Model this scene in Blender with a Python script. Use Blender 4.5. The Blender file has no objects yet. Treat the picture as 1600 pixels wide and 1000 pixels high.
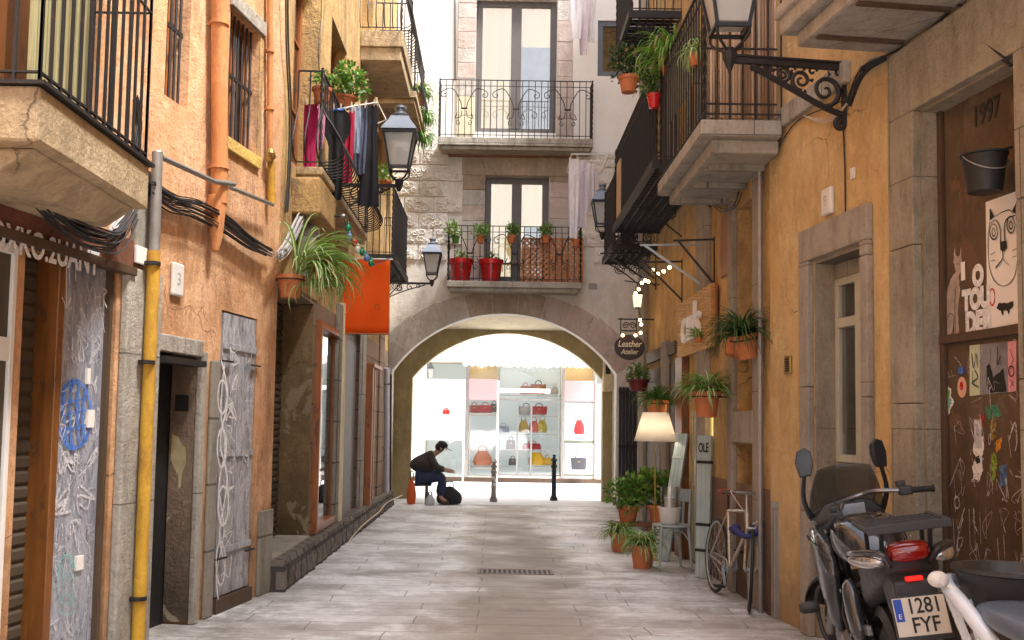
import bpy, bmesh, math, random
from mathutils import Vector, Matrix, noise as mnoise
R=math.radians; PI=math.pi
sc=bpy.context.scene; col=sc.collection
# ---------------- camera ----------------
FPX=1600.0; EYE=Vector((0,0,1.48)); PITCH=R(4.0); ROLL=0.016
RC=(Matrix.Rotation(R(90)+PITCH,3,'X')@Matrix.Rotation(ROLL,3,'Z'))
_v=RC.transposed()@Vector((0,1,0))
CX=771-FPX*_v.x/(-_v.z); CY=665+FPX*_v.y/(-_v.z)
cam=bpy.data.cameras.new('camera'); co=bpy.data.objects.new('camera',cam); col.objects.link(co)
co.matrix_world=Matrix.Translation(EYE)@RC.to_4x4()
cam.sensor_width=36; cam.lens=36*FPX/1600; cam.shift_x=(800-CX)/1600; cam.shift_y=(CY-500)/1600
cam.clip_start=.05; cam.clip_end=2000; sc.camera=co
# ---------------- world, sun, exposure ----------------
SUN_EL=R(62); SUN_AZ=R(118)      # azimuth measured clockwise from +Y (sun stands to the right, slightly behind the camera)
w=bpy.data.worlds.new("World"); sc.world=w; w.use_nodes=True
nt=w.node_tree; bg=nt.nodes['Background']
sky=nt.nodes.new('ShaderNodeTexSky'); sky.sky_type='NISHITA'; sky.sun_disc=False
sky.sun_elevation=SUN_EL; sky.sun_rotation=SUN_AZ; sky.air_density=1.0; sky.dust_density=4.0; sky.ozone_density=.6
hs=nt.nodes.new('ShaderNodeHueSaturation'); hs.inputs['Saturation'].default_value=.42
nt.links.new(sky.outputs[0],hs.inputs['Color']); nt.links.new(hs.outputs[0],bg.inputs[0]); bg.inputs[1].default_value=.125
sl=bpy.data.lights.new('sun','SUN'); sl.energy=3.0; sl.angle=R(12); sl.color=(1,.97,.93)
so=bpy.data.objects.new('sun',sl); col.objects.link(so)
sd=Vector((math.sin(SUN_AZ)*math.cos(SUN_EL),math.cos(SUN_AZ)*math.cos(SUN_EL),math.sin(SUN_EL)))
so.rotation_euler=sd.to_track_quat('Z','Y').to_euler(); so.location=(0,0,30)
sc.view_settings.view_transform='Standard'; sc.view_settings.look='None'; sc.view_settings.gamma=1
sc.view_settings.exposure=1.92
sc.render.engine='CYCLES'; sc.cycles.max_bounces=8; sc.cycles.diffuse_bounces=5; sc.cycles.transparent_max_bounces=16
sc.cycles.use_denoising=True; sc.cycles.sample_clamp_indirect=6; sc.cycles.caustics_reflective=False; sc.cycles.caustics_refractive=False
# ---------------- pixel helpers ----------------
def ray(px,py): return (RC@Vector(((px-CX)/FPX,-(py-CY)/FPX,-1))).normalized()
def at(px,py,Y):
    d=ray(px,py); return EYE+d*(Y/d.y)
def gnd(px,py,z=0):
    d=ray(px,py); return EYE+d*((z-EYE.z)/d.z)
class Frame:
    def __init__(f,ox,oy,sx,sy,nx,ny):
        f.o=Vector((ox,oy,0)); f.s=Vector((sx,sy,0)).normalized(); f.n=Vector((nx,ny,0)).normalized()
        f.right=(-f.n).cross(Vector((0,0,1)))
    def p(f,s,d,z): return f.o+f.s*s+f.n*d+Vector((0,0,z))
    def hit(f,px,py,d=0):
        r=ray(px,py); t=(f.o+f.n*d-EYE).dot(f.n)/r.dot(f.n); q=EYE+r*t
        return (q-f.o).dot(f.s),q.z
    def rect(f,pa,pb,yt,yb,pr=None,d=0):
        ym=(yt+yb)/2; pr=pa if pr is None else pr
        a=f.hit(pa,ym,d)[0]; b=f.hit(pb,ym,d)[0]
        return min(a,b),max(a,b),f.hit(pr,yb,d)[1],f.hit(pr,yt,d)[1]
KL=.16; KR=.126
FR2=Frame(2.24,8.3,0,1,-1,0); FR1=Frame(2.24,8.3,KR,-1,-1,-KR)
FL2=Frame(-1.95,9.1,0,1,1,0); FL1=Frame(-1.95,9.1,-KL,-1,1,-KL)
YC=18.9; YP=20.5; YS=27.0
FC=Frame(0,YC,1,0,0,-1); FS=Frame(0,YS,1,0,0,-1)
# ---------------- object helpers ----------------
def tag(o,label=None,cat=None,group=None,kind=None):
    if label:o['label']=label
    if cat:o['category']=cat
    if group:o['group']=group
    if kind:o['kind']=kind
    return o
def thing(name,label,cat,loc=(0,0,0),rz=0,group=None):
    o=bpy.data.objects.new(name,None); col.objects.link(o); o.location=loc; o.rotation_euler=(0,0,rz); o.empty_display_size=.1
    return tag(o,label,cat,group)
def wloc(o):
    v=Vector((0,0,0))
    while o: v+=o.location; o=o.parent
    return v
class MB:
    def __init__(m): m.v=[]; m.f=[]; m.mi=[]; m.k=0
    def face(m,pts,flip=False):
        i=len(m.v); m.v+= [Vector(p) for p in pts]; idx=list(range(i,i+len(pts)))
        m.f.append(idx[::-1] if flip else idx); m.mi.append(m.k); return m
    def hexa(m,p):   # 8 points: bottom ring 0-3, top ring 4-7
        i=len(m.v); m.v+=[Vector(q) for q in p]
        c=sum((Vector(q) for q in p),Vector())/8
        for f in ((0,3,2,1),(4,5,6,7),(0,1,5,4),(1,2,6,5),(2,3,7,6),(3,0,4,7)):
            a,b,d=[m.v[i+f[j]] for j in (0,1,2)]; nn=(b-a).cross(d-a)
            fc=sum((m.v[i+j] for j in f),Vector())/4
            ff=f if nn.dot(fc-c)>=0 else f[::-1]
            m.f.append([i+j for j in ff]); m.mi.append(m.k)
        return m
    def box(m,x0,x1,y0,y1,z0,z1): return m.hexa([(x0,y0,z0),(x1,y0,z0),(x1,y1,z0),(x0,y1,z0),(x0,y0,z1),(x1,y0,z1),(x1,y1,z1),(x0,y1,z1)])
    def fb(m,F,s0,s1,d0,d1,z0,z1): return m.hexa([F.p(s0,d0,z0),F.p(s1,d0,z0),F.p(s1,d1,z0),F.p(s0,d1,z0),F.p(s0,d0,z1),F.p(s1,d0,z1),F.p(s1,d1,z1),F.p(s0,d1,z1)])
    def mbox(m,M,sx,sy,sz): return m.hexa([M@Vector((x*sx/2,y*sy/2,z*sz/2)) for x,y,z in ((-1,-1,-1),(1,-1,-1),(1,1,-1),(-1,1,-1),(-1,-1,1),(1,-1,1),(1,1,1),(-1,1,1))])
    def bar(m,a,b,w,h=None,up=(0,0,1)):
        a=Vector(a);b=Vector(b);h=h or w;t=(b-a).normalized();u=Vector(up)
        if abs(t.dot(u))>.95:u=Vector((1,0,0))
        x=t.cross(u).normalized()*w/2;y=x.normalized().cross(t)*h/2
        return m.hexa([a-x-y,a+x-y,a+x+y,a-x+y,b-x-y,b+x-y,b+x+y,b-x+y])
    def rings(m,rs,closed=True,cap=True):
        i=len(m.v); n=len(rs[0])
        for r in rs: m.v+=[Vector(p) for p in r]
        for a in range(len(rs)-1):
            for j in range(n if closed else n-1):
                k=(j+1)%n; m.f.append([i+a*n+j,i+a*n+k,i+(a+1)*n+k,i+(a+1)*n+j]); m.mi.append(m.k)
        if cap and closed:
            m.f.append([i+j for j in range(n)][::-1]); m.mi.append(m.k)
            m.f.append([i+(len(rs)-1)*n+j for j in range(n)]); m.mi.append(m.k)
        return m
    def tube(m,pts,r,n=6,cap=True):
        pts=[Vector(p) for p in pts]
        pts=[p for i,p in enumerate(pts) if i==0 or (p-pts[i-1]).length>1e-5]
        if len(pts)<2:return m
        rr=r if isinstance(r,(list,tuple)) else [r]*len(pts)
        if len(rr)!=len(pts): rr=[rr[0]+(rr[-1]-rr[0])*i/(len(pts)-1) for i in range(len(pts))]
        t0=(pts[1]-pts[0]).normalized(); u=Vector((0,0,1)) if abs(t0.z)<.9 else Vector((1,0,0))
        x=t0.cross(u).normalized(); rs=[]
        for i,p in enumerate(pts):
            t=(pts[min(i+1,len(pts)-1)]-pts[max(i-1,0)]).normalized()
            x=(x-t*x.dot(t)); x=x.normalized() if x.length>1e-6 else t.orthogonal().normalized()
            y=t.cross(x)
            rs.append([p+(x*math.cos(2*PI*j/n)+y*math.sin(2*PI*j/n))*rr[i] for j in range(n)])
        return m.rings(rs,True,cap)
    def lathe(m,prof,n=16,M=Matrix.Identity(4),cap=True,a0=0):
        rs=[[M@Vector((r*math.cos(a0+2*PI*j/n),r*math.sin(a0+2*PI*j/n),z)) for j in range(n)] for r,z in prof]
        return m.rings(rs,True,cap)
    def ball(m,c,r,n=10,sz=1):
        c=Vector(c); k=max(4,n//2)
        return m.lathe([(max(r*math.sin(PI*i/k),1e-4),-r*sz*math.cos(PI*i/k)) for i in range(k+1)],n,Matrix.Translation(c))
    def torus(m,c,R_,r,M=Matrix.Identity(4),n=28,k=8,a0=0,a1=2*PI):
        c=Vector(c); pts=[]
        full=abs(a1-a0-2*PI)<1e-6; rs=[]
        for i in range(n+(0 if full else 1)):
            a=a0+(a1-a0)*i/n; dr=Vector((math.cos(a),math.sin(a),0))
            rs.append([M@(c+dr*(R_+r*math.cos(2*PI*j/k))+Vector((0,0,1))*r*math.sin(2*PI*j/k)) for j in range(k)])
        if full: rs.append(rs[0])
        return m.rings(rs,True,False)
    def prism(m,poly,M,th):   # poly 2D list, in M's xy plane, thickness along z 0..th
        a=[M@Vector((x,y,0)) for x,y in poly]; b=[M@Vector((x,y,th)) for x,y in poly]
        i=len(m.v); n=len(poly); m.v+=a+b
        m.f.append(list(range(i,i+n))[::-1]); m.f.append(list(range(i+n,i+2*n))); m.mi+=[m.k,m.k]
        for j in range(n):
            k=(j+1)%n; m.f.append([i+j,i+k,i+n+k,i+n+j]); m.mi.append(m.k)
        return m
    def build(m,name,mat,parent=None,loc=None,local=False,smooth=False,bevel=0,sub=0,weld=False):
        off=Vector((0,0,0))
        if parent and not local: off=wloc(parent)
        if parent is None and loc is not None: off=Vector(loc)
        me=bpy.data.meshes.new(name); me.from_pydata([tuple(v-off) for v in m.v],[],m.f)
        ms=mat if isinstance(mat,(list,tuple)) else [mat]
        for q in ms: me.materials.append(q)
        if len(ms)>1: me.polygons.foreach_set('material_index',m.mi)
        if weld or m.needfix:
            b=bmesh.new(); b.from_mesh(me)
            if weld: bmesh.ops.remove_doubles(b,verts=b.verts,dist=1e-5)
            bmesh.ops.recalc_face_normals(b,faces=b.faces); b.to_mesh(me); b.free()
        if smooth: me.polygons.foreach_set('use_smooth',[True]*len(me.polygons))
        me.update()
        o=bpy.data.objects.new(name,me); col.objects.link(o)
        if parent: o.parent=parent
        elif loc is not None: o.location=loc
        if bevel:
            b=o.modifiers.new('b','BEVEL'); b.width=bevel; b.segments=2; b.limit_method='ANGLE'; b.angle_limit=R(40)
        if sub:
            s=o.modifiers.new('s','SUBSURF'); s.levels=sub; s.render_levels=sub
        if smooth=='auto':
            e=o.modifiers.new('e','EDGE_SPLIT'); e.split_angle=R(40)
        return o
    needfix=True
def spline(pts,k=6):
    pts=[Vector(p) for p in pts]; out=[]
    for i in range(len(pts)-1):
        p0=pts[max(i-1,0)];p1=pts[i];p2=pts[i+1];p3=pts[min(i+2,len(pts)-1)]
        for j in range(k):
            t=j/k; out.append(.5*((2*p1)+(p2-p0)*t+(2*p0-5*p1+4*p2-p3)*t*t+(3*p1-p0-3*p2+p3)*t*t*t))
    out.append(pts[-1]); return out
def spiral(c,u,v,r0,r1,a0,a1,n=14):
    c=Vector(c);u=Vector(u);v=Vector(v)
    return [c+(u*math.cos(a0+(a1-a0)*i/n)+v*math.sin(a0+(a1-a0)*i/n))*(r0+(r1-r0)*i/n) for i in range(n+1)]
def ribbon(m,F,pts,wd,d0,step=4e-5):
    """flat painted stroke on a wall frame: pts (s,z)"""
    P=[Vector((a,b,0)) for a,b in pts]; L=[]
    for i,p in enumerate(P):
        t=(P[min(i+1,len(P)-1)]-P[max(i-1,0)])
        t=t.normalized() if t.length>1e-6 else Vector((1,0,0))
        n=Vector((-t.y,t.x,0))*wd/2*(.72+.5*mnoise.noise(Vector((p.x*9,p.y*9,wd*100))))*(.45 if i in (0,len(P)-1) else 1); L.append((p+n,p-n))
    for i in range(len(L)-1):
        d=d0+i*step
        m.face([F.p(L[i][0].x,d,L[i][0].y),F.p(L[i][1].x,d,L[i][1].y),F.p(L[i+1][1].x,d+step,L[i+1][1].y),F.p(L[i+1][0].x,d+step,L[i+1][0].y)])
def scribble(F,s0,s1,z0,z1,mat,parent,seed=0,cells=(1,5),wd=.02,d=.004,name='graffiti'):
    rnd=random.Random(seed); m=MB(); nx,nz=cells; k=0
    for a in range(nx):
        for b in range(nz):
            cs=(s1-s0)/nx; cz=(z1-z0)/nz
            for q in range(rnd.choice((1,2))):
                pts=[(s0+cs*(a+rnd.uniform(.08,.92)),z0+cz*(b+rnd.uniform(.05,.95)),0) for _ in range(rnd.randint(3,6))]
                sp=spline(pts,6); ribbon(m,F,[(p.x,p.y) for p in sp],wd*rnd.uniform(.6,1.2),d+k*.0004); k+=1
    return m.build(name,mat,parent)
def glyph_pts(raw,F,s,z,sz,hz=None):
    hz=hz or sz
    return [(s+x*sz,z+y*hz) for x,y in raw]
_fontcache={}
def text(txt,M,size,mat,parent,name='lettering',local=False,th=.001,shear=0,sx=1,bold=0):
    c=bpy.data.curves.new('t','FONT'); c.body=txt; c.size=size; c.extrude=th; c.align_x='CENTER'; c.align_y='CENTER'; c.shear=shear; c.offset=bold
    o=bpy.data.objects.new('t',c); col.objects.link(o)
    dg=bpy.context.evaluated_depsgraph_get(); me=bpy.data.meshes.new_from_object(o.evaluated_get(dg))
    bpy.data.objects.remove(o)
    me.transform(M@Matrix.Diagonal((sx,1,1,1)))
    if parent and not local: me.transform(Matrix.Translation(-wloc(parent)))
    me.materials.clear(); me.materials.append(mat)
    q=bpy.data.objects.new(name,me); col.objects.link(q); q.parent=parent
    return q
def FM(F,s,d,z):
    """matrix of a flat frame on wall F: x right, y up, z out"""
    M=Matrix.Identity(4); o=F.p(s,d,z)
    for i in range(3):
        M[i][0]=F.right[i]; M[i][1]=(0,0,1)[i]; M[i][2]=F.n[i]; M[i][3]=o[i]
    return M
def copytree(o,loc=None,rz=None,parent=None,label=None,scale=None):
    c=o.copy(); col.objects.link(c)
    if parent: c.parent=parent
    if loc is not None: c.location=loc
    if rz is not None: c.rotation_euler=(c.rotation_euler[0],c.rotation_euler[1],rz)
    if label: c['label']=label
    if scale: c.scale=(scale,)*3 if not isinstance(scale,(tuple,list)) else scale
    for ch in list(o.children): copytree(ch,parent=c)
    return c
# ---------------- materials ----------------
class NT:
    def __init__(s,name):
        s.m=bpy.data.materials.new(name); s.m.use_nodes=True; s.t=s.m.node_tree; s.b=s.t.nodes['Principled BSDF']
        s.tc=None
    def n(s,ty,**k):
        q=s.t.nodes.new(ty)
        for a,v in k.items():
            if a.startswith('_'): setattr(q,a[1:],v)
        for a,v in k.items():
            if a.startswith('_'): continue
            key=a.replace('__',' ')
            i=q.inputs[int(key[1:])] if key[0]=='i' and key[1:].isdigit() else q.inputs[key]
            if isinstance(v,bpy.types.NodeSocket): s.t.links.new(v,i)
            else:
                try:i.default_value=v
                except Exception:i.default_value=(v[0],v[1],v[2],1)
        return q
    def co(s,scale=(1,1,1),src='Object'):
        if not s.tc: s.tc=s.t.nodes.new('ShaderNodeTexCoord')
        mp=s.n('ShaderNodeMapping',Scale=scale); s.t.links.new(s.tc.outputs[src],mp.inputs['Vector']); return mp.outputs[0]
    def noise(s,sc,scale=(1,1,1),det=6,rough=.6,dist=0):
        return s.n('ShaderNodeTexNoise',Vector=s.co(scale),Scale=sc,Detail=det,Roughness=rough,Distortion=dist).outputs['Fac']
    def ramp(s,fac,a,b,va=0,vb=1):
        q=s.n('ShaderNodeMapRange',Value=fac); q.inputs[1].default_value=a;q.inputs[2].default_value=b;q.inputs[3].default_value=va;q.inputs[4].default_value=vb
        q.clamp=True; return q.outputs[0]
    def mix(s,f,a,b,mode='MIX'):
        q=s.t.nodes.new('ShaderNodeMix'); q.data_type='RGBA'; q.blend_type=mode
        for i,v in ((0,f),(6,a),(7,b)):
            if isinstance(v,bpy.types.NodeSocket): s.t.links.new(v,q.inputs[i])
            elif i==0: q.inputs[0].default_value=v
            else: q.inputs[i].default_value=(v[0],v[1],v[2],1)
        return q.outputs[2]
    def math(s,op,a,b=0):
        return s.n('ShaderNodeMath',_operation=op,i0=a,i1=b).outputs[0]
    def bump(s,h,st=.4,dist=.01,prev=None):
        k=dict(Height=h,Strength=st,Distance=dist)
        if prev is not None:k['Normal']=prev
        return s.n('ShaderNodeBump',**k).outputs[0]
    def out(s,col=None,rough=.8,metal=0,normal=None,**k):
        for nm,v in (('Base Color',col),('Roughness',rough),('Metallic',metal),('Normal',normal)):
            if v is None: continue
            i=s.b.inputs[nm]
            if isinstance(v,bpy.types.NodeSocket): s.t.links.new(v,i)
            elif nm=='Base Color': i.default_value=(v[0],v[1],v[2],1)
            else:i.default_value=v
        for a,v in k.items():
            i=s.b.inputs[a.replace('__',' ')]
            try:i.default_value=v
            except Exception:i.default_value=(v[0],v[1],v[2],1)
        return s.m
def plaster(name,cA,cB,stain,patch=None,st=.5,bs=.6,streak=(2.6,2.6,.8)):
    s=NT(name)
    dk=tuple(x*.5 for x in stain); lt=tuple(min(.9,x*1.25+.04) for x in cA)
    c=s.mix(s.ramp(s.noise(.9,det=10,rough=.7),.38,.62),cA,cB)
    c=s.mix(s.math('MULTIPLY',s.ramp(s.noise(2.6,det=12,rough=.8,dist=.5),.50,.60),.45),c,lt)
    c=s.mix(s.math('MULTIPLY',s.ramp(s.noise(1.5,streak,det=10,rough=.75,dist=.3),.47,.66),st),c,stain)
    c=s.mix(s.math('MULTIPLY',s.ramp(s.noise(3.2,(2.6,2.6,.6),det=12,rough=.82,dist=.4),.56,.70),st*.7),c,dk)
    c=s.mix(s.math('MULTIPLY',s.ramp(s.noise(8,det=12,rough=.8),.55,.68),.5),c,stain)
    c=s.mix(s.math('MULTIPLY',s.ramp(s.noise(38,det=8,rough=.85),.54,.70),.5),c,dk)
    c=s.mix(s.math('MULTIPLY',s.ramp(s.noise(24,det=8,rough=.8),.55,.75),.4),c,lt)
    if bs>.4:
        z=s.n('ShaderNodeSeparateXYZ',Vector=s.co()).outputs[2]
        gr=s.ramp(s.math('ADD',z,s.math('MULTIPLY',s.noise(2.4,det=10,rough=.7),-2.2)),-1.0,-.1,1,0)   # damp and dirt splashed up from the street
        c=s.mix(s.math('MULTIPLY',gr,.6),c,dk)
        wn=s.n('ShaderNodeTexNoise',Vector=s.co(),Scale=2.5,Detail=6)
        vv=s.n('ShaderNodeVectorMath',_operation='ADD',i0=s.co(),i1=s.n('ShaderNodeVectorMath',_operation='SCALE',i0=wn.outputs['Color'],Scale=.5).outputs[0]).outputs[0]
        cr=s.n('ShaderNodeTexVoronoi',_feature='DISTANCE_TO_EDGE',Vector=vv,Scale=.8).outputs['Distance']
        c=s.mix(s.math('MULTIPLY',s.ramp(cr,.0,.006,1,0),s.ramp(s.noise(.8,det=3),.50,.58)),c,dk)
    if patch: c=s.mix(s.ramp(s.noise(1.9,det=14,rough=.66,dist=.5),.585,.60),c,patch)
    h=s.math('ADD',s.noise(34,det=6,rough=.7),s.math('MULTIPLY',s.noise(6,det=8),1.6))
    return s.out(c,.92,normal=s.bump(h,bs,.028))
def stone(name,cA,cB,dark,bw=.9,bh=.5,mortar=.012,pit=.5):
    s=NT(name); tc=s.co()
    sx=s.n('ShaderNodeSeparateXYZ',Vector=tc); u=s.math('ADD',sx.outputs[0],sx.outputs[1])
    cv=s.n('ShaderNodeCombineXYZ',X=u,Y=sx.outputs[2]).outputs[0]
    br=s.n('ShaderNodeTexBrick',Vector=cv,Color1=(.0,.0,.0),Color2=(1,1,1),Mortar=(0,0,0),Scale=1.0)
    br.inputs['Mortar Size'].default_value=mortar; br.inputs['Brick Width'].default_value=bw; br.inputs['Row Height'].default_value=bh; br.inputs['Mortar Smooth'].default_value=.4
    c=s.mix(s.ramp(s.noise(1.3,det=8),.3,.7),cA,cB)
    c=s.mix(s.math('MULTIPLY',br.outputs['Color'],.35),c,tuple(min(1,x*1.3) for x in cB))
    c=s.mix(s.math('MULTIPLY',s.ramp(s.noise(3,(2,2,.6),det=10,rough=.75),.47,.7),.75),c,dark)
    c=s.mix(s.math('MULTIPLY',s.ramp(s.noise(30,det=6,rough=.8),.5,.75),.5),c,tuple(x*.6 for x in dark))
    c=s.mix(s.math('MULTIPLY',br.outputs['Fac'],.8),c,tuple(x*.5 for x in dark))
    nb=s.bump(s.math('ADD',s.noise(60,det=5,rough=.7),s.math('MULTIPLY',s.noise(9,det=8),2)),pit,.014)
    return s.out(c,.9,normal=s.bump(br.outputs['Fac'],-.8,.012,nb))
def wood(name,cA,cB,rough=.6,axis='z',sc=6,peel=None,bs=.4):
    s=NT(name); k={'z':(1,1,.08),'x':(.08,1,1),'y':(1,.08,1)}[axis]
    g=s.noise(sc*3,k,det=8,rough=.65,dist=.6)
    c=s.mix(s.ramp(g,.3,.7),cA,cB)
    if peel: c=s.mix(s.ramp(s.noise(9,(1,1,.35),det=12,rough=.75),.55,.6),c,peel)
    c=s.mix(s.math('MULTIPLY',s.ramp(s.noise(3,det=8),.5,.75),.4),c,tuple(x*.4 for x in cA))
    return s.out(c,rough,normal=s.bump(g,bs,.004))
def plain(name,c,rough=.5,metal=0,var=.25,sc=8,bs=.1,**k):
    s=NT(name)
    q=s.mix(s.math('MULTIPLY',s.ramp(s.noise(sc,det=7),.35,.7),var),c,tuple(x*.45 for x in c))
    r=s.ramp(s.noise(sc*2.3,det=5),.3,.7,max(0,rough-.1),min(1,rough+.12))
    return s.out(q,r,metal,s.bump(s.noise(sc*6),bs,.003) if bs else None,**k)
def rusty(name,c,rust,rough=.55,metal=.0,amt=.55):
    s=NT(name)
    q=s.mix(s.ramp(s.noise(9,det=10,rough=.75),amt,amt+.12),c,rust)
    return s.out(q,rough,metal,s.bump(s.noise(70,det=4),.25,.003))
def leafm(name,c,c2=None):
    s=NT(name); c2=c2 or tuple(x*.5 for x in c)
    q=s.mix(s.ramp(s.noise(14,det=3),.35,.65),c,c2)
    s.out(q,.42)
    tr=s.n('ShaderNodeBsdfTranslucent',Color=q); mx=s.n('ShaderNodeMixShader',Fac=.28)
    s.t.links.new(s.b.outputs[0],mx.inputs[1]); s.t.links.new(tr.outputs[0],mx.inputs[2])
    s.t.links.new(mx.outputs[0],s.t.nodes['Material Output'].inputs[0]); return s.m
def glassm(name,tint=(1,1,1),refl=.16,rough=.02):
    s=NT(name); g=s.n('ShaderNodeBsdfGlossy',Color=(1,1,1),Roughness=rough,Normal=s.bump(s.noise(1.5,det=2),.05,.02)); t=s.n('ShaderNodeBsdfTransparent',Color=tint)
    lw=s.n('ShaderNodeLayerWeight',Blend=.35); f=s.math('ADD',s.math('MULTIPLY',lw.outputs['Fresnel'],.8),refl)
    mx=s.n('ShaderNodeMixShader',Fac=f); s.t.links.new(t.outputs[0],mx.inputs[1]); s.t.links.new(g.outputs[0],mx.inputs[2])
    s.t.links.new(mx.outputs[0],s.t.nodes['Material Output'].inputs[0]); return s.m
def emit(name,c,st,base=(.8,.8,.8)):
    s=NT(name); s.out(base,.5); s.b.inputs['Emission Color'].default_value=(c[0],c[1],c[2],1); s.b.inputs['Emission Strength'].default_value=st; return s.m
def fabric(name,c,c2=None,sc=60):
    s=NT(name); q=s.mix(s.ramp(s.noise(4,det=6),.35,.7),c,c2 or tuple(x*.75 for x in c))
    s.out(q,.9,normal=s.bump(s.noise(sc*3,det=2),.15,.002)); return s.m
M={}
M['salmon']=plaster('salmon_plaster',(.72,.34,.17),(.62,.26,.11),(.38,.17,.08),None,.6,.7)
M['salmon2']=plaster('orange_plaster',(.74,.44,.25),(.54,.26,.10),(.26,.13,.06),None,.85,.5)  # lighter peach tone paints lit plaster into the mix, blotched at random
M['ochreL']=plaster('ochre_plaster_left',(.58,.37,.14),(.44,.27,.10),(.19,.13,.08),None,.9,.7)
M['ochreR']=plaster('ochre_plaster_right',(.80,.56,.27),(.68,.44,.18),(.46,.30,.15),None,.6,1.0)
M['ochreR2']=plaster('brown_ochre_plaster',(.66,.43,.17),(.52,.32,.12),(.22,.13,.06),None,.7,.8)
M['white']=plaster('white_render',(.88,.87,.85),(.84,.83,.81),(.72,.69,.66),None,.2,.3)
M['grey']=plaster('grey_render',(.74,.71,.67),(.67,.64,.60),(.50,.46,.42),None,.5,.4)
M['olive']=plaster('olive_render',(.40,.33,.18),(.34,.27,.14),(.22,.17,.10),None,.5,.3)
M['cream']=plaster('cream_render',(.76,.67,.48),(.70,.61,.43),(.55,.46,.31),None,.3,.3)
M['stone']=stone('grey_stone',(.33,.31,.26),(.25,.235,.195),(.12,.105,.085))
M['shopwall']=plaster('pale_cream_render',(.82,.78,.68),(.76,.72,.62),(.6,.55,.45),None,.3,.3)
M['vs1']=plaster('pale_arch_stone',(.56,.53,.49),(.48,.45,.41),(.33,.30,.27),None,.6,.5)
M['vs2']=plaster('brown_arch_stone',(.44,.35,.27),(.36,.28,.21),(.22,.17,.13),None,.6,.5)
M['vs3']=plaster('rose_arch_stone',(.58,.49,.45),(.50,.41,.37),(.34,.28,.25),None,.6,.5)
M['tan']=plaster('tan_grimy_slab',(.52,.40,.24),(.42,.31,.18),(.20,.15,.10),None,.8,.7)
M['stoneL']=stone('pale_stone',(.48,.45,.39),(.37,.34,.29),(.16,.14,.11),1.3,.95,.006,1.0)
M['stoneB']=stone('brown_stone',(.30,.20,.13),(.22,.15,.10),(.10,.07,.05),.7,.42)
M['stoneR']=stone('rose_stone',(.42,.37,.30),(.33,.285,.235),(.18,.15,.12),1.2,.9,.004,.9)
M['rubble']=stone('rubble_stone',(.24,.21,.18),(.16,.14,.12),(.06,.05,.045),.3,.2,.03,1)
M['jamb']=stone('door_jamb_stone',(.44,.38,.29),(.32,.28,.205),(.15,.125,.085),2.2,1.5,.004,1.0)
M['brownstone']=stone('dark_threshold_stone',(.17,.13,.085),(.12,.09,.06),(.05,.04,.03),1.5,1.0,.004,.5)
M['iron']=rusty('wrought_iron',(.025,.022,.022),(.09,.045,.025),.6,.3,.6)
M['irond']=plain('dark_iron_paint',(.02,.022,.028),.5,.2,.3)
M['steel']=plain('dull_galvanised_steel',(.42,.44,.44),.4,.8,.3)
M['greymetal']=plain('grey_metal',(.33,.32,.31),.5,.5,.4)
M['cable']=plain('black_cable',(.02,.02,.022),.5)
M['cablew']=plain('grey_cable',(.45,.43,.42),.6)
M['cream_cable']=plain('cream_cable',(.6,.52,.4),.6)
M['opipe']=plaster('orange_pipe_paint',(.62,.27,.10),(.52,.21,.07),(.28,.12,.06),None,.8,.12)
M['ypipe']=plaster('yellow_pipe_paint',(.62,.36,.035),(.50,.27,.03),(.26,.12,.03),None,.9,.12)
M['brass']=plain('brass',(.5,.34,.12),.35,.9)
M['dark']=plain('dark_interior',(.022,.018,.015),.8)
M['brownwood']=wood('dark_brown_wood',(.11,.065,.035),(.05,.03,.018))
M['redwood']=wood('red_brown_wood',(.40,.14,.04),(.24,.075,.02),.4,peel=(.16,.06,.03))
M['orangewood']=wood('orange_varnished_wood',(.25,.095,.02),(.13,.045,.01),.4,peel=(.09,.04,.02))

M['greydoor']=wood('grey_painted_boards',(.28,.28,.29),(.20,.20,.21),.6,sc=3)
def smeared(name,base,lt,dk):
    s=NT(name); c=s.mix(s.ramp(s.noise(2.2,(3,3,.7),det=12,rough=.8,dist=.8),.44,.56),base,lt)
    c=s.mix(s.ramp(s.noise(7,(2.5,2.5,.8),det=12,rough=.85,dist=1.2),.52,.60),c,dk); c=s.mix(s.ramp(s.noise(13,(1.5,1.5,.6),det=10,rough=.85,dist=.8),.60,.63),c,(.66,.67,.70))
    c=s.mix(s.ramp(s.noise(3.1,(1,1,1.3),det=10,rough=.8,dist=2.0),.64,.66),c,(.20,.28,.48))
    return s.out(c,.6,normal=s.bump(s.noise(20,(2,2,.3),det=5),.2,.004))
M['greywood']=smeared('weathered_grey_wood',(.25,.25,.265),(.44,.44,.47),(.15,.145,.15))
M['greymetaldoor']=smeared('scratched_grey_sheet',(.20,.215,.26),(.36,.37,.42),(.11,.11,.135))
M['teal']=wood('pale_blue_paint',(.42,.52,.52),(.36,.46,.46),.55,peel=(.50,.56,.54))
M['greenish']=wood('pale_green_paint',(.50,.50,.36),(.40,.40,.28),.5)
M['framegrey']=plain('grey_brown_window_paint',(.13,.115,.11),.45)
M['frameblue']=plain('slate_window_frame',(.13,.15,.19),.4)
M['glass']=glassm('window_glass',(.95,.95,.93),.12)
M['clearglass']=glassm('clear_glass',(1,1,1),.04)
M['reflection_sheet']=emit('cream_reflection_glow',(1,.74,.34),.14,(.85,.72,.46))  # cream glow paints the reflected sunny wall into the facade panes
M['coolw']=fabric('cool_white',(.80,.82,.84))
M['shutterdark']=plain('dark_roller_shutter',(.085,.065,.045),.6,.2)
M['terracotta']=plain('terracotta',(.58,.19,.07),.8,0,.35,14,.3)
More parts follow.
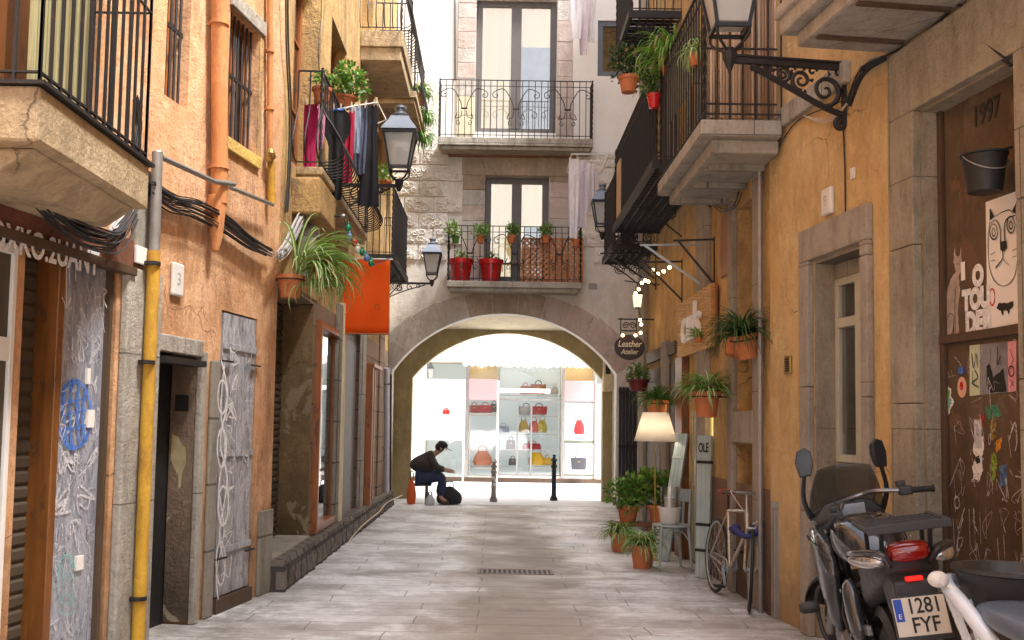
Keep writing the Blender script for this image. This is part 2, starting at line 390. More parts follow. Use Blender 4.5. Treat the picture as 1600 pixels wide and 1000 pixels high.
M['redpot']=plain('red_glazed_pot',(.55,.012,.018),.22,0,.1)
M['wine']=plain('wine_red_pot',(.20,.02,.02),.5)
M['soil']=plain('soil',(.04,.028,.02),.95,0,.4,20,.6)
M['leaf']=leafm('leaf_green',(.10,.22,.03),(.05,.13,.02))
M['leafb']=leafm('bright_leaf',(.22,.40,.06),(.12,.28,.04))
M['leafd']=leafm('dark_leaf',(.045,.10,.025),(.025,.06,.02))
M['leafw']=leafm('cream_leaf_stripe',(.80,.84,.55),(.66,.74,.42))
M['stem']=plain('plant_stem',(.10,.13,.04),.7)
M['flower']=fabric('pink_petal',(.75,.45,.45))
def spray(name,c,lo=.1,hi=.95):
    s=NT(name); s.out(c,.7); a=s.ramp(s.noise(28,det=8,rough=.8),.36,.60,lo,hi); s.t.links.new(a,s.b.inputs['Alpha']); return s.m
M['chalk']=spray('white_spray_paint',(.80,.80,.80),.55,1)
M['chalk2']=spray('grey_spray_paint',(.66,.65,.68),.15,.95)
M['deadleaf']=leafm('dry_leaf_tip',(.40,.28,.10),(.25,.16,.06))
M['blackp']=plain('black_paint',(.012,.012,.012),.6,0,.1,5,0)
M['bluep']=spray('blue_spray_paint',(.05,.18,.62),.25,1)
M['tealp']=spray('teal_spray_paint',(.16,.48,.42),.1,.85)
M['goldp']=plain('brown_stencil_paint',(.05,.03,.02),.6,0,.3,5,0)
M['paper']=plain('white_paper',(.78,.76,.72),.7,0,.08,3,0)
M['plastic']=plain('white_plastic',(.72,.70,.66),.45,0,.15,6,0)
M['lampglass']=NT('frosted_lamp_glass').out((.55,.55,.53),.25,Alpha=.72)
M['lantroof']=plain('lantern_roof_metal',(.20,.23,.28),.38,.5,.2)
def paving():
    s=NT('stone_paving'); tc=s.co(); wn=s.n('ShaderNodeTexNoise',Vector=tc,Scale=1.7,Detail=3); tc=s.n('ShaderNodeVectorMath',_operation='ADD',i0=tc,i1=s.n('ShaderNodeVectorMath',_operation='SCALE',i0=s.n('ShaderNodeVectorMath',_operation='SUBTRACT',i0=wn.outputs['Color'],i1=(.5,.5,.5)).outputs[0],Scale=.10).outputs[0]).outputs[0]
    nz=s.n('ShaderNodeTexNoise',Vector=tc,Scale=.5,Detail=2)
    def brick(w_,h,off):
        br=s.n('ShaderNodeTexBrick',Vector=s.n('ShaderNodeMapping',Vector=tc,Location=off).outputs[0],Color1=(0,0,0),Color2=(1,1,1),Mortar=(.5,.5,.5),Scale=1.0)
        br.inputs['Mortar Size'].default_value=.006; br.inputs['Brick Width'].default_value=w_; br.inputs['Row Height'].default_value=h; br.inputs['Mortar Smooth'].default_value=.3
        br.offset=.37; br.squash=1.4; br.squash_frequency=3
        return br
    br=brick(1.25,.30,(.1,.05,0))
    base=s.mix(br.outputs['Color'],(.50,.49,.475),(.70,.70,.695))
    br2=s.n('ShaderNodeTexNoise',Vector=s.co((.9,1.1,1)),Scale=.9,Detail=9,Roughness=.68)
    c=s.mix(s.ramp(br2.outputs['Fac'],.44,.53),base,(.88,.90,.92))
    # long worn drainage band down the middle of the lane
    sx=s.n('ShaderNodeSeparateXYZ',Vector=tc)
    u=s.math('ABSOLUTE',s.math('ADD',s.math('ADD',sx.outputs[0],-.25),s.math('MULTIPLY',s.math('ADD',s.noise(.9,det=8,rough=.65),-.5),1.5)))
    band=s.ramp(u,.40,.72,1,0)
    c=s.mix(s.math('MULTIPLY',band,.88),c,(.31,.27,.215))
    c=s.mix(s.math('MULTIPLY',s.ramp(s.noise(1.0,(.8,1.3,1),det=10,rough=.7),.52,.68),.75),c,(.24,.215,.20))
    c=s.mix(s.math('MULTIPLY',s.ramp(s.noise(2.6,(1,1,1),det=12,rough=.8,dist=.6),.50,.60),.42),c,(.36,.34,.31))
    gx=s.math('ABSOLUTE',s.math('ADD',sx.outputs[0],-.12)); c=s.mix(s.math('MULTIPLY',s.math('MULTIPLY',s.ramp(gx,1.35,2.1),s.ramp(s.noise(5,det=10,rough=.8),.38,.58)),.8),c,(.20,.18,.155))
    c=s.mix(s.ramp(s.n('ShaderNodeTexVoronoi',Vector=tc,Scale=3.2).outputs['Distance'],.05,.065,.6,0),c,(.12,.11,.10))
    c=s.mix(s.math('MULTIPLY',s.ramp(s.noise(9,(1,1.1,1),det=8,rough=.75),.5,.75),.45),c,(.30,.27,.25))
    c=s.mix(s.math('MULTIPLY',br.outputs['Fac'],.75),c,(.12,.105,.095))
    nb=s.bump(s.math('ADD',s.noise(40,(1,1,1),det=6),s.math('MULTIPLY',s.noise(5,(1,1.2,1),det=6),2.5)),.35,.01)
    rg=s.ramp(s.noise(1.2,det=6),.35,.65,.35,.75)
    return s.out(c,rg,normal=s.bump(br.outputs['Fac'],-.9,.012,nb))
M['paving']=paving()
M['palepave']=plain('pale_paving',(.72,.71,.70),.7,0,.2,1.5,.3)
# ================= SETTING =================
m=MB(); m.box(-2.9,3.0,-8,YC+.35,-.1,0); tag(m.build('street_paving',M['paving']),kind='structure')
m=MB(); m.face([(-300,-300,-.06),(300,-300,-.06),(300,400,-.06),(-300,400,-.06)]); tag(m.build('ground',M['palepave']),kind='structure')
m=MB(); m.box(-14,14,YC+.352,YS+1.2,-.1,.004); tag(m.build('cross_street_paving',M['palepave']),kind='structure')  # pale colour paints in the sunlit street from the arch onward
def wallmesh(m,F,s0,s1,z0,z1,holes,dep=.3):
    """front sheet on frame F with rectangular holes (sa,sb,za,zb,depth), reveals going in"""
    S=sorted({s0,s1,*[min(max(h[i],s0),s1) for h in holes for i in (0,1)]}); Z=sorted({z0,z1,*[min(max(h[i],z0),z1) for h in holes for i in (2,3)]})
    for a,b in zip(S,S[1:]):
        for c,d in zip(Z,Z[1:]):
            sm=(a+b)/2; zm=(c+d)/2
            if any(h[0]<sm<h[1] and h[2]<zm<h[3] for h in holes): continue
            m.face([F.p(a,0,c),F.p(b,0,c),F.p(b,0,d),F.p(a,0,d)])
    for a,b,c,d,*q in holes:
        a=max(a,s0);b=min(b,s1);c=max(c,z0);d=min(d,z1)
        e=-(q[0] if q else dep)
        m.face([F.p(a,0,c),F.p(a,e,c),F.p(a,e,d),F.p(a,0,d)]); m.face([F.p(b,0,c),F.p(b,0,d),F.p(b,e,d),F.p(b,e,c)])
        m.face([F.p(a,0,d),F.p(a,e,d),F.p(b,e,d),F.p(b,0,d)])
        if c>z0: m.face([F.p(a,0,c),F.p(b,0,c),F.p(b,e,c),F.p(a,e,c)])
    return m
def build_wall(F,s0,s1,z0,z1,holes,mat,parent,name='wall'):
    m=wallmesh(MB(),F,s0,s1,z0,z1,holes); m.needfix=False
    return m.build(name,mat,parent)
def slab(F,r,d0,d1,mat,parent,name,bevel=.006):
    m=MB(); m.fb(F,r[0],r[1],d0,d1,r[2],r[3]); return m.build(name,mat,parent,bevel=bevel)
def frame_window(F,r,d,mat,parent,leaves=2,w=.06,back=None,name='window',pane=True,bars=0,rail=None,glass=None):
    """casement: frame mesh, pane sub-part, curtain sub-part"""
    a,b,c,e=r; m=MB(); t=.05
    m.fb(F,a,a+w,d,d+t,c,e); m.fb(F,b-w,b,d,d+t,c,e); m.fb(F,a+w,b-w,d,d+t,e-w,e); m.fb(F,a+w,b-w,d,d+t,c,c+w)
    L=(b-a-2*w)/leaves
    for i in range(1,leaves):
        x=a+w+L*i; m.fb(F,x-w*.8,x+w*.8,d+.003,d+t+.012,c+w,e-w)
    for k in range(leaves):
        x=a+w+L*k
        for q in range(bars):
            z=c+w+(e-c-2*w)*(q+1)/(bars+1); m.fb(F,x,x+L,d+.008,d+t-.008,z-.015,z+.015)
    if rail: m.fb(F,a+w,b-w,d+.004,d+t+.008,rail-.035,rail+.035)
    o=m.build(name,mat,parent,bevel=.004)
    if pane:
        g=MB(); g.fb(F,a+w,b-w,d+.015,d+.021,c+w,e-w); g.build('pane',glass or M['glass'],o)
    if back:
        g=MB(); n=18
        P=[[F.p(a+w+(b-a-2*w)*i/n,d-.16+.02*math.sin(i*1.9),z) for i in range(n+1)] for z in (c,e)]
        for i in range(n): g.face([P[0][i],P[0][i+1],P[1][i+1],P[1][i]])
        g.needfix=False; g.build('reflection_sheet',back,o,smooth=True)
    return o
def backing(F,r,d,parent,mat=None,name='interior_wall'):
    m=MB(); m.fb(F,r[0]-.02,r[1]+.02,d-.06,d,r[2]-.02,r[3]+.02); return m.build(name,mat or M['dark'],parent)
def rail(m,pts,z0,z1,sp=.12,r=.008,top=.014,extra=(),belly=0):
    """iron railing along a ground polyline (x,y), bars from z0 to z1; belly pushes bars outward"""
    for (x0,y0),(x1,y1) in zip(pts,pts[1:]):
        a=Vector((x0,y0,0));b=Vector((x1,y1,0)); L=(b-a).length; n=max(1,round(L/sp)); t=(b-a).normalized(); o=Vector((t.y,-t.x,0))
        for z,w_ in ((z1,top),(z0+.05,.010))+tuple((q,.009) for q in extra):
            m.bar(a+Vector((0,0,z)),b+Vector((0,0,z)),w_*1.6,w_)
        for i in range(n+1):
            p=a.lerp(b,i/n)
            if belly:
                q=[p+Vector((0,0,z1)),p+Vector((0,0,z0+(z1-z0)*.62))+o*belly*.05,p+o*belly*.55+Vector((0,0,z0+(z1-z0)*.42)),p+o*belly+Vector((0,0,z0+(z1-z0)*.22)),p+o*belly*.75+Vector((0,0,z0+.08)),p+Vector((0,0,z0+.04))]
                m.tube(spline(q,4),r,5)
            else: m.tube([p+Vector((0,0,z0)),p+Vector((0,0,z1))],r,5)
def twist(m,p,z0,z1,r=.013):
    """twisted corner post"""
    n=int((z1-z0)/.035)
    for k in (0,1):
        m.tube([Vector((p[0]+r*.7*math.cos(i*1.1+k*PI),p[1]+r*.7*math.sin(i*1.1+k*PI),z0+(z1-z0)*i/n)) for i in range(n+1)],r*.8,5)
HT=9.9; HR=12.6  # unseen wall tops shaped for light: left kept low, right raised to shade
# ================= LEFT NEAR BUILDING (salmon) =================
LB=thing('salmon_house','salmon and orange plastered house with roller shutter and graffitied doors along the near left side','building',(-2.7,4.5,0))
smax=17
h_shop=FL1.rect(20,168,418,1200,168); h_shop=(h_shop[0],h_shop[1],0,h_shop[3],.30)
h_door=FL1.rect(237,300,527,1100,242); h_door=(h_door[0],h_door[1],0,h_door[3],.20)
h_pan=FL1.rect(338,395,482,1000,340); h_pan=(h_pan[0],h_pan[1],0,h_pan[3],.07)
h_w1=FL1.rect(262,299,-150,160,275); h_w1=(*h_w1,.2)
h_w2=FL1.rect(357,404,8,218,360); h_w2=(*h_w2,.16)
h_bd=(FL1.hit(150,100)[0],FL1.hit(20,100)[0],2.95,5.2,.15)
build_wall(FL1,0,smax,0,HT,[h_shop,h_door,h_pan,h_w1,h_w2,h_bd,(6.4,8.2,0,2.5,.3)],M['salmon2'],LB)
m=MB(); m.box(-9,-5.6,-9,0,0,HT); m.build('rear_wing',M['salmon'],LB)
m=MB(); m.hexa([FL1.p(0,-.5,HT),FL1.p(smax,-.5,HT),FL1.p(smax,.12,HT),FL1.p(0,.12,HT),FL1.p(0,-.5,HT+.12),FL1.p(smax,-.5,HT+.12),FL1.p(smax,.12,HT+.12),FL1.p(0,.12,HT+.12)]); m.build('roof_edge',M['terracotta'],LB)
# fascia band in dark red-brown paint over the shop
zt=h_shop[3]; s1_,s2_=FL1.hit(200,380)[0],FL1.hit(0,380)[0]+3
slab(FL1,(s1_,s2_,zt,2.93-.30),0,.045,plaster('brown_red_fascia',(.20,.07,.035),(.15,.05,.025),(.06,.03,.02),None,.6,.4),LB,'fascia')
m=MB(); m.fb(FL1,s1_,s2_,.0,.075,zt-.02,zt+.035); m.build('fascia_rail',M['brownwood'],LB,bevel=.004)
# roller shutter
a,b,c,e,_=h_shop
sh0=FL1.hit(80,700)[0]; rs=MB(); z=0
while z<e-.02:
    zz=min(z+.085,e)
    rs.rings([[FL1.p(sh0,-.14,z),FL1.p(sh0,-.125,z+.02),FL1.p(sh0,-.125,zz-.02),FL1.p(sh0,-.14,zz)],[FL1.p(b,-.14,z),FL1.p(b,-.125,z+.02),FL1.p(b,-.125,zz-.02),FL1.p(b,-.14,zz)]],False,False); z=zz
rs.needfix=False; rs.build('roller_shutter',M['shutterdark'],LB)
backing(FL1,(a,b,0,e),-.145,LB)
p0,p1=FL1.hit(79,700,.0)[0],FL1.hit(89,700,.0)[0]
m=MB(); m.fb(FL1,p1,p0,-.14,.01,0,e-.002); m.build('door_post',M['orangewood'],LB,bevel=.008)
# graffiti door
g0,g1=FL1.hit(167,700)[0],FL1.hit(88,700)[0]
m=MB(); m.fb(FL1,g0+.003,g1-.003,-.09,-.035,0.03,e-.01); gd=m.build('graffiti_door',M['greymetaldoor'],LB,bevel=.004)
for q_ in range(2): scribble(FL1,g0+.04,g1-.02,.25+.9*q_,1.2+.85*q_,M['chalk2'],gd,100+q_,(4,6),.006,-.0345,'scratches')
m=MB(); m.fb(FL1,g0,g0+.035,-.1,.0,0.03,e-.012); m.build('door_frame',M['brownwood'],gd)
u,v=g0+.04,g1-.02
scribble(FL1,u,v,1.15,2.2,M['chalk2'],gd,3,(3,5),.014,-.033)
scribble(FL1,u,v,.9,1.5,M['chalk2'],gd,5,(2,3),.022,-.030)
scribble(FL1,u,v,.2,.9,M['chalk2'],gd,8,(3,3),.012,-.028)
def px_strokes(F,list_,mat,parent,wd,d,name='graffiti',sp=True):
    m=MB(); k=0
    for st in list_:
        q=[F.hit(x,y,d) for x,y in st]; P=[(a_,b_,0) for a_,b_ in q]
        if sp and len(P)>2: P=[(v_.x,v_.y) for v_ in spline(P,5)]
        else: P=[(v_[0],v_[1]) for v_ in P]
        ribbon(m,F,P,wd,d+k*.0005); k+=1
    return m.build(name,mat,parent)
def ell(cx,cy,rx,ry,n=18,a0=0,a1=2*PI): return [(cx+rx*math.cos(a0+(a1-a0)*i/n),cy+ry*math.sin(a0+(a1-a0)*i/n)) for i in range(n+1)]
px_strokes(FL1,[ell(116,648,26,52),[(97,630),(135,622)],[(96,650),(136,640)],[(98,672),(134,664)],[(102,600),(98,640),(104,690)],[(112,596),(108,640),(112,700)],[(122,598),(120,650),(124,695)],[(132,610),(128,650),(131,688)]],M['bluep'],gd,.040,-.026,'blue_tag')
px_strokes(FL1,[ell(104,905,14,38),ell(104,945,12,16),[(92,880),(118,915)],[(116,880),(92,930)],[(98,868),(96,930)],[(110,865),(108,935)]],M['tealp'],gd,.014,-.024,'teal_tag')
px_strokes(FL1,[[(137,447),(141,475)],[(145,447),(136,475)],[(148,450),(150,478)],[(156,448),(156,480)],[(148,465),(157,463)],[(160,448),(161,482)],[(160,450),(166,456),(160,465),(167,482)],[(152,462),(163,520)]],M['chalk'],gd,.012,-.022,'white_tag')
m=MB()
for x0,x1,y0,y1 in ((142,152,640,668),(124,135,870,892),(141,146,575,600)):
    r=FL1.rect(x0,x1,y0,y1); m.fb(FL1,r[0],r[1],-.034,-.018,r[2],r[3])
m.build('sticker',M['paper'],gd)
# writing on the fascia
T=FM(FL1,FL1.hit(58,396)[0],.05,FL1.hit(58,396)[1])
text('OXKO.2UANT',FM(FL1,FL1.hit(60,402)[0],.062,FL1.hit(60,402)[1]+.035),.20,M['chalk'],LB,'white_writing',sx=.78,bold=.004)
px_strokes(FL1,[[(104,400),(104,480)],[(104,482),(97,464)],[(104,482),(111,464)],[(118,410),(118,440)],[(118,412),(124,410)],[(108,398),(108,445)]],M['chalk'],LB,.022,.05,'white_arrow',False)
# white sign frame at the left edge
m=MB(); r=FL1.rect(-12,10,380,1100,10,.03); m.fb(FL1,r[0],r[0]+.035,.0,.04,.2,r[3]); m.fb(FL1,r[0]+.035,r[0]+.9,.0,.04,r[3]-.05,r[3]); m.fb(FL1,r[0]+.035,r[0]+.9,.0,.038,FL1.hit(10,565)[1],FL1.hit(10,528)[1])
m.fb(FL1,r[0]+.035,r[0]+.9,.0,.038,.2,.3); sgn=m.build('display_case',M['plastic'],LB,bevel=.004)
m=MB(); m.fb(FL1,r[0]+.03,r[0]+.9,.005,.02,.25,r[3]-.03); m.build('case_panel',M['shutterdark'],sgn)
# pilasters and stone
r=FL1.rect(176,231,412,1100,180); slab(FL1,(r[0],r[1],0,r[3]),0,.055,M['stoneL'],LB,'pilaster',.012)
r=FL1.rect(205,238,265,408,222); slab(FL1,(r[0],r[1],r[2]+.01,r[3]),0,.04,M['stone'],LB,'pilaster_head',.01)
r=FL1.rect(200,228,388,415,215); slab(FL1,(r[0],r[1],r[2],r[3]),.04,.062,M['paper'],LB,'plaster_patch',.004)
r=FL1.rect(240,309,520,549,242); slab(FL1,(r[0],r[1],r[2],r[3]),0,.05,M['stoneL'],LB,'lintel',.012)
m=MB(); r=FL1.rect(238,303,556,566,242); m.fb(FL1,r[0],r[1],-.02,.10,r[2],r[3]); m.build('lintel_ledge',M['iron'],LB)
r=FL1.rect(298,307,548,1100,300); slab(FL1,(r[0],r[1],0,r[3]),0,.045,M['stoneL'],LB,'door_jamb',.01)
a,b,c,e,_=h_door
m=MB(); m.fb(FL1,a+.003,a+.02,-.19,-.005,.02,e-.01); o=m.build('door_reveal',plaster('brown_worn_render',(.24,.17,.115),(.17,.12,.08),(.07,.05,.035),(.34,.28,.2),.6,.8),LB)
m=MB(); m.fb(FL1,a+.02,a+.03,-.15,-.05,1.55,1.67); m.build('letter_slot',M['blackp'],o)
m=MB(); xx=a+.021; m.face([(FL1.p(xx,q_,z_)) for q_,z_ in ((-.17,1.38),(-.12,1.36),(-.09,1.30),(-.06,1.28),(-.055,1.16),(-.08,1.10),(-.085,1.00),(-.105,.98),(-.11,1.08),(-.15,1.14),(-.175,1.2))]); m.needfix=False; m.build('paint_patch',plain('cream_patch',(.50,.42,.24),.8,0,.6,12),o)
backing(FL1,(a,b,0,e),-.20,LB,M['blackp'],'back_door')
r=FL1.rect(318,331,562,1100,322); slab(FL1,(r[0],r[1],0,r[3]),0,.03,M['stone'],LB,'stone_strip',.01)
# weathered double shutters
a,b,c,e,_=h_pan; mid=(a+b)/2; zb=.12
for x0,x1,sd_ in ((a+.02,mid-.004,1),(mid+.004,b-.05,2)):
    m=MB(); n=4
    for i in range(n):
        q0=x0+(x1-x0)*i/n; q1=x0+(x1-x0)*(i+1)/n-.003; m.fb(FL1,q0,q1,-.06,-.005,zb,e-.015)
    for z in (.45,1.2,e-.3): m.fb(FL1,x0,x1,-.005,.012,z,z+.05)
    pn=m.build('door_leaf',M['greywood'],LB,bevel=.003)
    scribble(FL1,x0+.02,x1-.02,zb+.1,e-.1,M['chalk2'],pn,60+sd_,(2,12),.006,.013,'scratches')
    scribble(FL1,x0+.02,x1-.02,zb+.1,e-.25,M['chalk'] if sd_==2 else M['chalk2'],pn,20+sd_,(1,9),.015,.014)
px_strokes(FL1,[[(352,560),(345,640),(352,700),(342,760),(350,830),(338,900),(345,960)],[(345,560),(356,620),(344,690),(355,750),(343,830),(352,890)],ell(347,620,7,26),ell(346,700,7,30),ell(348,790,8,30),ell(344,880,7,34)],M['chalk'],LB,.030,.028,'white_loops')
m=MB(); m.fb(FL1,a+.01,b-.01,-.02,.03,.0,zb-.01); m.build('door_sill',M['brownwood'],LB)
m=MB(); 
for z in (.42,1.95): m.bar(FL1.p(b+.02,.02,z),FL1.p(b-.16,.03,z),.03,.012); m.bar(FL1.p(a-.02,.02,z),FL1.p(a+.16,.03,z),.03,.012)
m.build('hinges',M['iron'],LB)
backing(FL1,(a,b,0,e),-.072,LB)
r=FL1.rect(398,428,870,1000,410); slab(FL1,(0,r[1],0,.72),0,.03,M['stone'],LB,'corner_plinth',.01)
# upper windows with bars
for h,reveal,nb in ((h_w1,'salmon',5),(h_w2,'ochreL',7)):
    a,b,c,e,dp=h
    wn=frame_window(FL1,(a,b,c,e),-dp,M['redwood'],LB,2,.05,None); backing(FL1,(a,b,c,e),-dp-.05,LB)
    m=MB()
    for i in range(nb):
        s=a+(b-a)*(i+.5)/nb; m.tube([FL1.p(s,-.06,c),FL1.p(s,-.06,e)],.010,6)
    for z in (c+.55,c+1.1): m.bar(FL1.p(a,-.06,z),FL1.p(b,-.06,z),.014,.03)
    m.build('window_bars',M['iron'],LB)
slab(FL1,(h_w2[0]-.05,h_w2[1]+.03,h_w2[2]-.10,h_w2[2]),0,.03,plaster('yellow_sill_paint',(.72,.50,.12),(.6,.4,.1),(.3,.2,.1)),LB,'sill')
slab(FL1,(h_w2[0]-.08,h_w2[0],h_w2[2],h_w2[3]),0,.012,M['ochreL'],LB,'window_surround')
slab(FL1,(h_w2[0]-.08,h_w2[1]+.02,h_w2[3],h_w2[3]+.12),0,.03,M['stoneL'],LB,'window_lintel')
# balcony on the near left
ZB=2.93; y0b,y1b=4.38,5.80; xo=-2.0
m=MB(); m.hexa([(-2.75,y0b,ZB-.25),(xo,y0b,ZB-.25),(xo,y1b,ZB-.25),(-2.45,y1b,ZB-.25),(-2.75,y0b,ZB),(xo,y0b,ZB),(xo,y1b,ZB),(-2.45,y1b,ZB)])
m.hexa([(-2.75,y0b+.1,ZB-.36),(xo-.22,y0b+.1,ZB-.36),(xo-.22,y1b-.03,ZB-.36),(-2.45,y1b-.03,ZB-.36),(-2.75,y0b+.1,ZB-.251),(xo-.06,y0b+.1,ZB-.251),(xo-.06,y1b-.03,ZB-.251),(-2.45,y1b-.03,ZB-.251)])
bal=m.build('balcony',M['tan'],LB,bevel=.015)
m=MB(); m.hexa([(-2.75,y0b-.02,ZB+.002),(xo+.025,y0b-.02,ZB+.002),(xo+.025,y1b+.02,ZB+.002),(-2.45,y1b+.02,ZB+.002),(-2.75,y0b-.02,ZB+.02),(xo+.025,y0b-.02,ZB+.02),(xo+.025,y1b+.02,ZB+.02),(-2.45,y1b+.02,ZB+.02)]); m.build('iron_edge',M['iron'],bal)
m=MB(); rail(m,[(-2.7,y0b+.03),(xo-.02,y0b+.03),(xo-.02,y1b-.02),(-2.46,y1b-.02)],ZB+.02,ZB+1.75,.105,.010,.016,(ZB+.9,)); m.build('railing',M['iron'],bal)
m=MB(); rnd=random.Random(4)
y=y0b+.08
while y<5.12:
    wd=rnd.uniform(.018,.03); m.box(xo-.10-rnd.random()*.01,xo-.085,y,y+wd,ZB+.03,ZB+1.6+rnd.random()*.1); y+=wd+rnd.choice((.004,.012,.035))
m.build('reed_screen',wood('dry_reed',(.46,.42,.22),(.22,.20,.10),.8),bal)
m=MB(); m.box(-2.42,-2.38,5.16,5.40,ZB+.03,ZB+1.7); m.box(-2.41,-2.37,4.8,5.12,ZB+.03,ZB+1.7); m.build('shutter_leaf',M['orangewood'],bal)
backing(FL1,h_bd[:4],-.15,LB,M['brownwood'],'balcony_door')
# pipes
def pipe(F,pts,r,mat,parent,name,n=12,clamps=(),d=.06,cm=None):
    m=MB(); P=[F.p(*F.hit(x,y,d)[:1],d,F.hit(x,y,d)[1]) for x,y in pts]; m.tube(P,r,n); o=m.build(name,mat,parent,smooth='auto')
    for (x,y) in clamps:
        s,z=F.hit(x,y,d); k=MB(); k.lathe([(r+.006,-.012),(r+.012,-.012),(r+.012,.012),(r+.006,.012)],12,Matrix.Translation(F.p(s,d,z))); k.bar(F.p(s,d,z),F.p(s,0,z),.02); k.build('clamp',cm or M['iron'],o)
    return o
pipe(FL1,[(343,-120),(343,318)],.062,M['opipe'],LB,'drainpipe',14,((343,37),(343,262)),.09,M['opipe'])
m=MB(); s,z=FL1.hit(343,318,.09); m.lathe([(.07,.06),(.075,.0),(.062,-.12),(.05,-.26),(.03,-.36)],12,Matrix.Translation(FL1.p(s,.07,z))); m.build('pipe_foot',M['opipe'],LB,smooth='auto')
s,z=FL1.hit(348,35,.09)
pipe(FL1,[(422,-120),(422,235)],.026,M['opipe'],LB,'thin_pipe',10,((422,80),(422,170)),.05,M['opipe'])
pipe(FL1,[(424,252),(424,318)],.034,M['ypipe'],LB,'gas_pipe',10,(),.05)
m=MB(); s,z=FL1.hit(422,243,.06); m.lathe([(.02,-.06),(.03,-.05),(.04,-.02),(.04,.02),(.03,.05),(.02,.06)],10,Matrix.Translation(FL1.p(s,.06,z))); m.bar(FL1.p(s-.07,.08,z),FL1.p(s+.07,.08,z),.02); m.build('gas_valve',M['brass'],LB)
pipe(FL1,[(241,392),(213,1060)],.042,M['ypipe'],LB,'gas_pipe',12,((238,412),(229,566),(216,935)),.10)
pipe(FL1,[(246,238),(241,400)],.036,M['greymetal'],LB,'conduit',12,(),.10)
m=MB(); P=[]
def fp(F,x,y,d): s,z=F.hit(x,y,d); return F.p(s,d,z)
m.tube([fp(FL1,246,243,.10),fp(FL1,335,284,.14),fp(FL1,366,288,.16)],.020,8); m.tube([fp(FL1,360,293,.1),fp(FL1,426,320,.1)],.018,8); m.ball(fp(FL1,247,243,.10),.04,8); m.build('steel_tube',M['steel'],LB,smooth='auto')
# small wall boxes
def plate(F,x0,x1,y0,y1,mat,parent,name,d0=0,th=.03,bevel=.012,sym=None):
    r=F.rect(x0,x1,y0,y1,(x0+x1)/2); m=MB(); m.fb(F,r[0],r[1],d0,d0+th,r[2],r[3]); o=m.build(name,mat,parent,bevel=bevel)
    if sym: text(sym,FM(F,(r[0]+r[1])/2,d0+th+.001,(r[2]+r[3])/2),(r[3]-r[2])*.55,M['cablew'],o,'number')
    return o
plate(FL1,265,282,411,463,M['plastic'],LB,'junction_box',sym='3')
# ================= LEFT FAR BUILDING (ochre) =================
LO=thing('ochre_house','dull ochre house with stone doorways and belly iron balconies left of the arch','building',(-2.1,13,0))
h1=FL2.rect(428,486,440,860,430); h1=(h1[0],h1[1],.28,2.75,.36)
h2=FL2.rect(531,560,500,810,531); h2=(h2[0],h2[1],.26,2.75,.10)
def yp(px,X=-1.95): return X*1600/(px-771)
hB=(9.5-9.1,10.9-9.1,3.95,6.35,.26); hB2=(11.6-9.1,12.8-9.1,3.95,6.2,.2)
hA=(14.1-9.1,15.3-9.1,6.75,9.0,.22); hD=(15.7-9.1,16.9-9.1,3.95,6.2,.22)
hp=FL2.rect(488,521,530,852,488); hp=(hp[0]+.02,hp[1]-.02,.30,2.6,.1)
build_wall(FL2,0,YC-9.1,2.8,HT,[hB,hB2,hA,hD],M['ochreL'],LO)
build_wall(FL2,0,YC-9.1,0,2.8,[h1,h2,hp],M['stoneB'],LO,'ground_floor_wall')
m=MB(); m.fb(FL2,0,YC-9.1,-.45,.14,HT,HT+.12); m.build('roof_edge',M['terracotta'],LO)
for h in (hB,hB2,hA,hD):
    backing(FL2,h[:4],-h[4],LO,M['dark'])
    frame_window(FL2,h[:4],-h[4]+.002,M['redwood'],LO,2,.07,None,bars=2)
m=MB(); m.fb(FL2,.0,2.0,0,.012,2.8,3.6); m.build('plaster_band',M['ochreL'],LO)
# recessed shop with corrugated shutter and lit threshold
rs=MB(); z=.28
while z<2.7:
    rs.rings([[FL2.p(h1[0],-.355,z),FL2.p(h1[0],-.33,z+.02),FL2.p(h1[0],-.33,z+.05),FL2.p(h1[0],-.355,z+.07)],[FL2.p(h1[1],-.355,z),FL2.p(h1[1],-.33,z+.02),FL2.p(h1[1],-.33,z+.05),FL2.p(h1[1],-.355,z+.07)]],False,False); z+=.07
rs.needfix=False; rs.build('roller_shutter',M['shutterdark'],LO); backing(FL2,h1[:4],-.36,LO)
m=MB(); m.fb(FL2,h1[0],h1[1],-.33,.03,.2,.29); m.build('threshold',M['stoneL'],LO,bevel=.012)
m=MB(); m.fb(FL2,h1[1]-.02,h1[1]-.002,-.32,-.0,.29,2.74); m.build('doorway_reveal',plaster('brown_patched_render',(.22,.15,.07),(.16,.11,.05),(.07,.05,.03),(.27,.21,.13),.6,.5),LO)
# rough plinth
rnd=random.Random(9); m=MB(); n=60
for seg in ((-.6,.45),(.45,YC-9.1)):
    pass
def roughstrip(F,s0,s1,z1,d1,mat,parent,name,n=60,amp=.02):
    m=MB(); A=[];k=6
    for i in range(n+1):
        s=s0+(s1-s0)*i/n; row=[]
        for j in range(k+1):
            z=z1*j/k; q=mnoise.noise(Vector((s*4,z*9,1)))*amp+mnoise.noise(Vector((s*11,z*22,5)))*amp*.6
            row.append(F.p(s,d1+q-.02*(j/k),z))
        row.append(F.p(s,-.02,z1+mnoise.noise(Vector((s*5,0,2)))*.012)); A.append(row)
    for i in range(n):
        for j in range(k+1): m.face([A[i][j],A[i+1][j],A[i+1][j+1],A[i][j+1]])
    for row in (A[0],A[-1]): m.face(row+[F.p(s0 if row is A[0] else s1,-.02,0)])
    m.needfix=False
    return m.build(name,mat,parent,weld=True)
roughstrip(FL2,-.05,YC-9.1,.27,.15,M['rubble'],LO,'plinth',220,.03)
